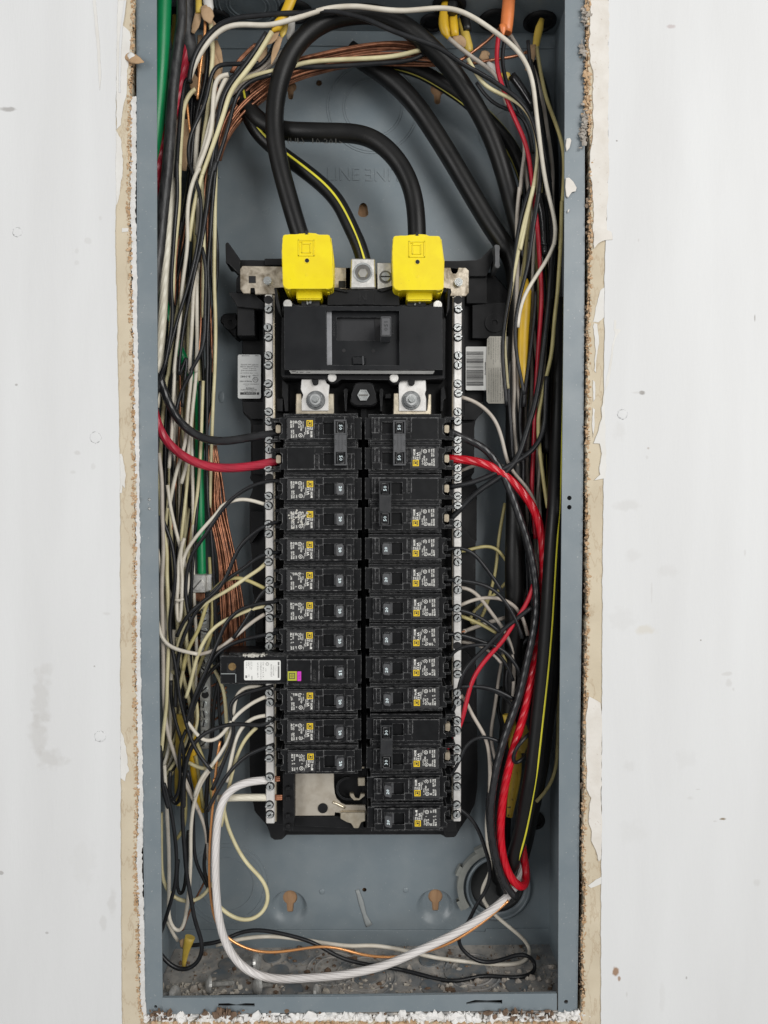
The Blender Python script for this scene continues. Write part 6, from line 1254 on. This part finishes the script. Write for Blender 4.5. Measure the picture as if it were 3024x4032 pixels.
('B', 1.35, 'bright copper wire hanging in front and along the bottom', 'O @.040 850,760 830,860 810,980 795,1150 785,1350 765,1600 H @.036 738,80 728,250 715,420 705,600 703,760 712,880 730,1000 @.042 760,1080 800,1130 850,1170 920,1210 1000,1236 1080,1245 1180,1240 1300,1222 1420,1205 1520,1210 1620,1235 I @.050 30,1258 130,1272 240,1278 @.042 350,1262 500,1228 640,1172 760,1098 880,1010 1000,905'),
('K', 1.9, 'black wire bending down past the yellow slit sheath', 'O @.038 235,0 232,150 245,300 275,470 310,590 360,720 390,830 405,940 400,1050 385,1150'),
('K', 1.9, 'black wire down the left corner in front of the others', 'O @.028 95,820 108,1000 112,1200 135,1380 170,1520 215,1659 H @.030 400,110 440,260 470,420 488,580 490,720 475,830 450,920 425,1000 400,1090 365,1160'),
('C', 1.9, 'cream wire crossing low behind the black slant', 'O @.044 450,1025 520,1065 600,1110 690,1130 790,1105 870,1050 930,950 960,830 985,700'),
('K', 1.8, 'black wire in a loop round the slit sheath', 'O @.036 425,620 380,700 345,800 330,920 345,1060 355,1200 350,1350 320,1460 260,1540 200,1540 160,1450 130,1350'),
('Y', 1.9, 'cream wire down the middle of the lower left bundle', 'O @.052 540,740 600,880 650,1020 680,1100 710,1230 740,1400 760,1560'),
('Y', 1.9, 'cream wire nearest the yellow sheath low left', 'O @.054 540,940 570,1060 580,1200 610,1400 640,1600'),
('W', 1.9, 'white wire forking down left from the crossing', 'O @.042 715,1135 640,1200 570,1310 535,1420 530,1500'),
('C', 2.0, 'cream wire in a large loop on the back plate', 'H @.050 790,250 810,380 850,490 900,590 960,680 1035,745 1085,830 1092,900 1070,970 1010,1025 930,1042 860,1015 800,980 765,940'),
('C', 1.9, 'cream wire in a shallow loop near the left corner', 'H @.046 390,330 390,600 395,740 420,830 470,890 545,918 620,908 690,850 735,780'),
('W', 1.9, 'white wire drooping to the yellow sheath in the corner', 'H @.042 410,20 425,300 440,600 440,850 435,980 450,1070 500,1128 530,1100 550,1000 570,850 582,650 582,450 600,280 640,150 700,60'),
('K', 1.9, 'black wire hanging lower left beside the drooping white one', 'H @.044 450,60 445,250 500,300 520,200 540,60'),
('K', 1.9, 'black wire joining the lower left loop from above', 'H @.048 560,60 590,200 600,400 605,600 630,700 670,760 695,830 735,890'),
('K', 1.9, 'black wire curving left of the copper wire', 'H @.046 700,0 690,200 680,400 700,470 685,560 665,640 668,720 695,800 735,860'),
('K', 1.8, 'black wire making a low U near the corner', 'H @.050 500,640 490,800 510,890 540,860 548,750 560,600 565,450'),
('O', 1.1, 'dull copper wire slanting near the corner sheath', 'H @.060 690,745 650,830 600,920 560,1010 530,1100'),
('Y', 1.8, 'pale wire ending in the bundle above the corner', 'H @.052 545,100 550,300 545,400 520,480 490,505'),
('K', 2.0, 'black wire along the bottom making a loop at the right corner', 'H @.056 575,1200 680,1190 780,1175 860,1130 940,1102 1040,1098 1180,1122 1310,1155 1410,1190 1500,1250 1590,1290 1659,1308 I @.052 60,1322 200,1340 320,1362 450,1395 560,1425 680,1432 790,1402 880,1395 980,1408 1090,1408 1150,1390 1185,1340 1175,1280 1120,1252 1050,1255 980,1288 900,1310 810,1310 740,1272 690,1220 650,1175 @.060 690,1110 750,1030 785,930 830,880 870,800 882,690 850,580 810,460 750,360 690,310 @.040 630,280'),
('W', 2.0, 'white wire along the bottom looping at the right corner', 'H @.060 750,1198 850,1168 960,1148 1100,1138 1250,1150 1400,1175 1540,1195 1659,1205 I @.060 80,1195 220,1212 360,1240 500,1275 640,1295 800,1312 950,1325 1060,1318 1130,1290 1155,1245 1140,1195 1080,1140 1000,1075 920,1010 850,940 @.072 815,870 830,800 880,740 890,680 865,560 855,400 872,200 885,0'),
('W', 1.8, 'white wire above the bottom sheath in the left corner', 'H @.064 430,1040 460,1120 500,1170'),
# --- right side
('P', 1.9, 'dim brownish wire straight down behind the arching white one', 'K @.060 1180,620 1230,760 1270,920 1300,1100 1330,1300 1360,1500 1372,1690 M @.062 770,150 790,400'),
('K', 1.9, 'black wire dropping straight beside the arching white one', 'K @.052 1160,560 1200,720 1230,900 1250,1100 1280,1350 1320,1550 1345,1700'),
('Y', 1.8, 'olive wire showing between red and cream wires at mid right', 'E @.058 1080,150 1065,400 1060,650 1045,850'),
('P', 1.8, 'pale wire rising along the pale arch at mid right', 'E @.056 960,1400 1010,1450 1060,1530 1090,1659 G 1100,120'),
('K', 1.8, 'black wire looping under the dusty black wires on the right', 'G @.044 640,830 760,860 860,900 940,960 1000,1040 1030,1130'),
('P', 1.8, 'pale wire under the looping black one near the right bar', 'G @.046 690,875 760,880 830,900 900,950 950,1010'),
('Y', 1.8, 'cream wire upright behind the twisted black cable', 'G @.054 960,960 1000,1050 1020,1150 1025,1280 1015,1380'),
('K', 1.8, 'black wire bending down near the lower right breakers', 'G @.046 600,1165 700,1160 800,1170 900,1190 990,1240 1030,1300'),
('R', 2.3, 'red wire running from the orange sheath down the right bundle', 'B @.042 935,225 925,300 918,390 930,480 965,580 1000,680 1050,800 1100,900 1130,1010 1150,1150 1170,1330 1190,1500 1200,1659 E @.036 1210,150 1215,300 1205,480 1190,680 1180,850 @.050 1172,1050 1165,1250 1155,1450 1150,1600 G @.052 1165,60 1175,200'),
('K', 2.1, 'black wire leaving the orange sheath beside the red one', 'B @.048 985,225 960,310 955,400 975,500 1005,600 1050,690 1100,780 1140,880 1155,1000 1160,1120 1140,1240'),
('P', 2.1, 'white wire from the paired yellow sheaths diagonal to the right', 'B @.050 610,250 690,320 770,380 860,440 930,495 @.056 960,600 990,690'),
('P', 2.0, 'white wire leaving the orange sheath toward the right', 'K @.056 965,320 1010,390 1060,470 1110,560 1140,650'),
('C', 2.0, 'cream wire crossing over the red one and down the right bundle', 'B @.036 735,385 770,450 810,520 860,575 930,605 1000,635 1070,670 1130,730 1165,810 1190,920 1190,1040 1165,1210 1130,1370 1095,1520 1070,1659 M @.030 600,40 570,180 530,320 490,480 460,630 435,770 410,900 375,1080 345,1230 318,1380 305,1500 308,1620 318,1760 330,1900 338,2050 E @.040 985,800 995,880'),
('K', 1.8, 'thin black wire below the cream crossing one', 'B @.046 790,540 830,600 880,660 940,700 1010,715 1070,750 1120,800 1145,900 1160,1000'),
('Y', 2.0, 'olive cream wire along the far right edge from the yellow sheath', 'B @.052 1185,310 1195,400 1215,500 1245,640 1290,760 1330,870 1358,970 @.030 1362,1150 1352,1320 1342,1500 1335,1659 M @.026 870,180 860,400 860,560 848,760 835,960 825,1120 800,1320 785,1480 775,1650 745,1820 705,1950 675,2080 660,2200 E @.036 1200,1000 1192,1120 1200,1260 1220,1420 1240,1560 1255,1659'),
('K', 1.9, 'black wire end standing up beside the arching white wire', 'K @.044 1135,380 1145,470 1150,560 1160,680 1180,820 1190,980 1200,1080'),
('K', 2.9, 'thick black wire bending left into the second right double breaker', 'B @.056 1230,900 1260,1150 1280,1400 1290,1600 E @.034 1285,30 1272,150 1265,300 1245,480 1225,640 1205,800 1185,920 1150,1060 1110,1180 1080,1290 1040,1370 980,1430 900,1485 810,1540 740,1600 690,1659 G @.033 650,50 620,70'),
('K', 2.6, 'black wire into the upper pole of the second right breaker', 'E @.033 608,1522 700,1510 800,1482 880,1448 980,1395 1080,1340 1160,1280 1215,1200 1240,1090 1240,960 1250,800'),
('P', 1.9, 'pale wire from the right bar arching to the bundle', 'E @.038 690,935 760,950 830,995 890,1050 935,1130 965,1240 985,1340 1010,1410 1070,1470 1130,1540 1180,1640 G @.046 1200,80 1200,300'),
('P', 1.8, 'pale wire behind the red cable near the bar', 'E @.050 690,1415 760,1385 850,1365 930,1370 1000,1400'),
('P', 2.0, 'pinkish wire straight on the left of the right bundle', 'B @.060 1095,880 1108,950 1104,1020 1090,1100 1070,1300 M @.046 462,40 440,260 428,500 440,720 436,920 430,1150 420,1350 405,1550 400,1750 402,1950 405,2150 E @.050 1030,980 1040,1200 1060,1400'),
('P', 2.0, 'grey white wire just right of the pinkish straight one', 'M @.058 500,-160 525,20 560,250 570,420 560,600 500,800 480,960'),
('Y', 1.9, 'olive wire above the long yellow sheath', 'M @.062 590,60 @.056 560,250 545,400 525,600 505,800 488,960 480,1100'),
('K', 2.0, 'black wire over the left edge of the right bundle', 'M @.034 560,100 500,270 455,440 430,600 415,760 390,930 360,1140 325,1330 300,1500 292,1650 300,1850 320,2050 332,2200'),
('K', 2.0, 'black wire in front of the yellow sheath right side', 'M @.040 610,1100 605,1250 590,1420 570,1600 545,1800 520,1980 500,2120 E @.044 1105,900 1100,1000'),
('K', 2.0, 'black wire straight down below the yellow sheath', 'E @.046 1005,700 1000,900 1010,1050 1020,1200 1030,1350'),
('K', 2.0, 'black wire second below the yellow sheath', 'E @.048 1095,860 1075,1000 1080,1200 1095,1350 1090,1600'),
('P', 1.9, 'white wire low between the black ones at right', 'E @.052 1055,640 1060,900 1075,1050 1060,1300 1055,1550'),
('Y', 1.9, 'olive wire low between the black ones at right', 'E @.054 1065,1200 1045,1400 1050,1600 G 1060,150'),
('K', 1.9, 'black wire arched from the fourth right breaker', 'Q @.034 40,535 110,500 200,492 300,503 390,550 450,615 510,700 580,795 650,880 710,960 750,1050'),
('K', 1.9, 'black wire from the fifth right breaker crossing the pale loop', 'Q @.033 10,908 110,902 230,905 380,930 520,960 620,995 720,1065 790,1160 850,1260 910,1360 960,1480 1010,1640'),
('P', 1.9, 'pale wire from the bar slanting steeply down right', 'Q @.040 230,1000 320,1000 390,1030 450,1090 520,1170 600,1290 690,1410 770,1510 S @.050 835,40 890,170 905,350 905,550 895,750 875,960'),
('P', 1.9, 'pinkish wire arched high between the breakers and red cable', 'Q @.042 235,1222 330,1175 450,1135 600,1120 740,1130 840,1170 920,1225 975,1290 1020,1380 1050,1480 1080,1600'),
('K', 1.9, 'dusty black wire from the sixth right breaker', 'Q @.033 15,1275 110,1262 220,1272 340,1308 460,1365 560,1425 650,1490 730,1560'),
('Y', 1.9, 'olive wire from the bar below the dusty black wire', 'Q @.038 235,1358 320,1380 420,1425 520,1470 610,1520 700,1580'),
('P', 2.2, 'pale wire with a bare copper end near the bar', 'Q @.048 285,1547 @.062 300,1540 360,1520 460,1482 580,1440 700,1405 810,1375'),
('O', 1.2, 'bare copper tip entering the right bar', 'Q @.048 235,1562 260,1555 290,1546'),
('Y', 1.8, 'olive wire with a tight curl near the bar', 'Q @.066 795,-60 760,120 725,320 700,520 690,700 665,850 625,1000 580,1150 540,1290 490,1410 430,1470 370,1475 335,1430 340,1360 400,1280 490,1210 600,1140 690,1070 770,990 830,910'),
('Y', 1.8, 'olive wire in a wide arch from the right bar', 'Q @.046 235,542 @.060 300,540 390,512 490,482 590,468 660,482 730,540 790,620 830,700'),
('K', 1.9, 'dusty black wire from the seventh right breaker to the bundle', 'Q @.033 5,1592 100,1580 200,1583 300,1605 400,1640 S @.036 450,65 540,100 640,125 740,160 830,220 900,320 950,420 1010,520'),
('K', 1.9, 'short black wire curving from the eighth right breaker', 'S @.034 70,320 110,250 160,190 220,152 320,135 430,120 540,112 650,130'),
('R', 2.35, 'plain red wire curving to the tied 30 breaker', 'Q @.036 1150,960 1130,1080 1070,1190 1000,1310 920,1430 830,1550 S 780,80 690,160 600,245 520,340 450,440 390,550 345,680 315,800 285,960 250,1080 200,1210 140,1330 60,1430'),
('K', 2.35, 'black wire curving beside the plain red one', 'Q @.034 1120,1250 1020,1330 920,1410 800,1500 680,1600 S 620,100 540,180 450,260 360,340 280,440 235,540 212,660 195,780 165,900 120,1010 60,1100'),
('K', 1.9, 'black wire level from the ninth right breaker', 'S @.036 50,695 130,655 230,642 350,642 470,645 590,655 700,690 800,750 920,815'),
('P', 1.9, 'pale wire dropping from the bar to the conduit', 'S @.042 240,755 290,800 330,880 355,970 410,1060 470,1140 530,1230 570,1340 595,1480 605,1650 602,1900 600,1978'),
('P', 1.9, 'dim wire in the shade left of the twisted black cable', 'S @.066 775,200 745,380 710,560 690,720 670,880 640,1060 610,1220 610,1320 650,1480 690,1620'),
('K', 1.9, 'black wire arched from the lower right breaker', 'S @.034 95,1775 160,1700 210,1620 245,1500 290,1390 360,1310 450,1270 540,1268 640,1295 740,1350'),
('K', 2.0, 'black wire bowed in the shade near the red wire', 'S @.054 1090,30 1000,130 920,230 850,340 810,450 798,570 805,660 825,740'),
('K', 1.9, 'black wire parallel inside the bowed one', 'S @.050 780,10 850,120 900,250 930,350 960,470 970,600 960,720'),
('K', 2.0, 'black wire hooked round the red cable beside the marked sheath', 'S @.040 1150,1210 @.030 1070,1260 @.025 1000,1330 940,1400 895,1490 880,1560 900,1620 940,1630 990,1580 @.034 1040,1530 @.042 1110,1470'),
('K', 2.0, 'black wire deep behind the lower right bundle', 'S @.070 760,650 700,760 690,880 720,1000 750,1120 770,1260'),
('Y', 1.9, 'olive wire dim in the lower right corner', 'G @.060 1330,1100 1320,1500 I 1310,40 1285,120 1240,200 1180,260'),
('P', 1.9, 'pale wire seen behind the red cable on the right', 'G @.058 1200,150 1195,300 1190,480 1180,620'),
('K', 1.9, 'black wire beside the pale one behind the red cable', 'G @.056 1150,20 1130,200 1120,400 1125,600'),
]
for kind, r, label, s in T:
    nm, m = INK[kind]; n = sum(',' in q for q in s.split())
    if 'across the top' in label: r = [2.1 - .55 * max(0, i / (n - 1) - .35) / .65 for i in range(n)]
    elif s[0] == 'J': r = [r * (.98 - .22 * i / (n - 1)) for i in range(n)]
    elif s[0] in 'NOFLH': r *= .88
    else: r *= .86
    wire(nm, m, r, label, s)
z = PC('N', 335, 520, .030); ti = wire('zip_tie', WW, [1.0, 1.6, 1.2, 1.6, 1.0], 'white cable tie round the small white loop', 'N @.029 285,515 310,520 340,535 365,520 390,500', 'cable tie', flat=.6)
# wires and coppers too crowded to single out
rb = random.Random(31)
def bundle(n, anchors, dep, inks, labels, group, wob=10, rad=1.5):
    for k in range(n):
        u = (k + rb.uniform(.15, .85)) / n; pts = []; d = rb.uniform(*dep); ph = rb.uniform(0, 6.28)
        for j, (y, x0, x1) in enumerate(anchors):
            uu = min(1, max(0, u + .16 * math.sin(ph + j * 1.3))); pts.append(P(x0 + (x1 - x0) * uu + rb.uniform(-wob, wob), y, d + rb.uniform(-.003, .003)))
        ink = rb.choice(inks); nm, m = INK[ink]
        wire(nm, m, rad if ink != 'O' else 1.2, labels[ink], pts, 'wire', group, 6, .005)
LB = {'K': 'black wire lost deep in the crowded left bundle', 'C': 'cream wire lost deep in the crowded left bundle', 'W': 'white wire lost deep in the crowded left bundle', 'O': 'bare copper wire lost deep in the crowded left bundle'}
bundle(20, [(170, 780, 850), (420, 760, 860), (700, 745, 850), (1000, 690, 850), (1300, 660, 840), (1600, 640, 820), (1900, 640, 790), (2200, 640, 770)], (.056, .078), 'KKKKCWKO', LB, 'wires deep in the left bundle')
bundle(18, [(1500, 640, 790), (1900, 640, 780), (2300, 640, 755), (2600, 640, 770), (2850, 650, 785), (2980, 635, 720), (3080, 605, 640), (3160, 585, 605)], (.046, .074), 'KCWCWK', LB, 'wires deep in the left bundle')
bundle(14, [(2480, 640, 740), (2750, 645, 780), (2930, 645, 760), (3060, 615, 660), (3180, 585, 605)], (.050, .074), 'KCCW', LB, 'wires deep in the left bundle')
RB = {'K': 'black wire lost in the shade of the right bundle', 'P': 'pale wire lost in the shade of the right bundle', 'Y': 'olive wire lost in the shade of the right bundle'}
bundle(16, [(620, 2060, 2150), (900, 2050, 2160), (1200, 2030, 2160), (1500, 2010, 2150), (1800, 2000, 2140), (2100, 2040, 2140)], (.058, .078), 'KKKKPY', RB, 'wires deep in the right bundle')
bundle(8, [(1900, 2020, 2120), (2200, 2030, 2130), (2500, 2020, 2120), (2800, 2000, 2090), (3100, 1970, 2060)], (.058, .076), 'KKKPY', RB, 'wires deep in the right bundle', 14)
for k in range(18):                                       # copper fan left of the breakers
    u = (k + .5) / 18; x = lambda a, b2: a + (b2 - a) * u + rb.uniform(-9, 9); d = rb.uniform(.058, .068)
    wire('copper_wire', COPPER, .92, 'bare copper ground wire in the fan left of the breakers', [PC('C', x(700, 745), 1250, d + .006), PC('C', x(700, 790), 1500, d + .004), PC('F', x(690, 815), 20, d), PC('F', x(735, 845), 180, d), PC('F', x(760, 880), 330, d), PC('F', x(775, 900), 480, d), PC('F', x(780, 930), 640, d), PC('F', x(785, 938), 800, d), PC('F', x(800, 938), 900, d + .004), PC('F', x(800, 935), 990, d + .010)], 'ground wire', 'copper ground wires in the left fan', 6, .005)
for k in range(15):                                       # copper sweep across the top
    u = (k + .5) / 15; d = .050 + .014 * rb.random(); y = lambda a, b2: a + (b2 - a) * u + rb.uniform(-10, 10)
    wire('copper_wire', COPPER, 1.2, 'bare copper ground wire sweeping behind the big loop at the top', [PC('J', 690 + 50 * u, 1750, d + .008), PC('J', 720 + 60 * u, y(1480, 1560), d + .004), PC('J', 860 + 60 * u, y(1130, 1360), d), PC('J', 1000 + 60 * u, y(950, 1230), d), PC('J', 1180 + 30 * u, y(840, 1110), d), PC('J', 1400, y(680, 960), d), PC('J', 1659, y(610, 850), d), PC('B', 60, y(275, 430), d), PC('B', 250, y(270, 425), d), PC('B', 420, y(285, 430), d), PC('B', 560, y(310, 440), d), PC('B', 640, y(380, 420), d + .006)], 'ground wire', 'copper ground wires across the top', 6, .005)
wire('copper_wire', COPPER, 1.4, 'bare copper wire rising right to the orange sheath', 'B @.056 560,440 680,400 760,345 830,290 900,240 945,180', 'ground wire'); wire('copper_wire', COPPER, 1.4, 'bare copper wire level right toward the single yellow sheath', 'B @.058 540,430 700,425 850,400 960,380 1060,368 1120,340', 'ground wire')
for k, (a, b2) in enumerate(((-300, 700), (-120, 740), (30, 800))):
    wire('copper_wire', COPPER, 1.2, 'bare copper wire of the small arc left of the yellow sheath paper', [PC('J', 850 + 12 * k, 790, .056), PC('J', 900 + 14 * k, 690, .055), PC('J', 990 + 16 * k, 590, .054), PC('J', 1120 + 10 * k, 480, .052)], 'ground wire', 'small copper arc at the top', 6)
wire('cream_wire', WC, 1.9, 'cream wire level across the top within the copper sweep', 'A @.046 1230,440 1290,415 1400,400 1659,385 B 100,382 240,370 340,350 430,325', 'wire'); wire('black_wire', WK, 1.9, 'black wire level across the top under the cream one', 'A @.048 1250,440 1450,436 1659,425 B 120,415 250,408 360,395 440,370 480,330', 'wire')
for i, (y, x0) in enumerate(((600, 370), (640, 380), (700, 400), (740, 420), (850, 380), (1030, 330), (1060, 330), (1085, 340), (1320, 370), (1450, 380), (1480, 370), (1540, 350), (1580, 360), (1750, 400), (1830, 380), (1890, 470), (2010, 520))):
    wire('copper_wire', COPPER, 1.1, 'bare copper end running left out of the ground bar', [PC('N', x0 - 30, y - 12, .080), PC('N', x0 + 60, y - 4, .074), PC('N', 540, y + rb.uniform(-6, 10), .069), PC('N', 640, y + rb.uniform(0, 10), .067)], 'ground wire', 'copper ends left of the ground bar', 6)
for i, y in enumerate((640, 760, 930, 990, 1180, 1450, 1620, 1800, 1860, 1930, 2060)):
    wire('copper_wire', COPPER, 1.1, 'bare copper end joining the ground bar from the right', [PC('N', 680, y, .067), PC('N', 760, y - 6, .070), PC('N', 860, y - 60 + rb.uniform(-30, 20), .070), PC('N', 930, y - 190, .068)], 'ground wire', 'copper ends right of the ground bar', 6)
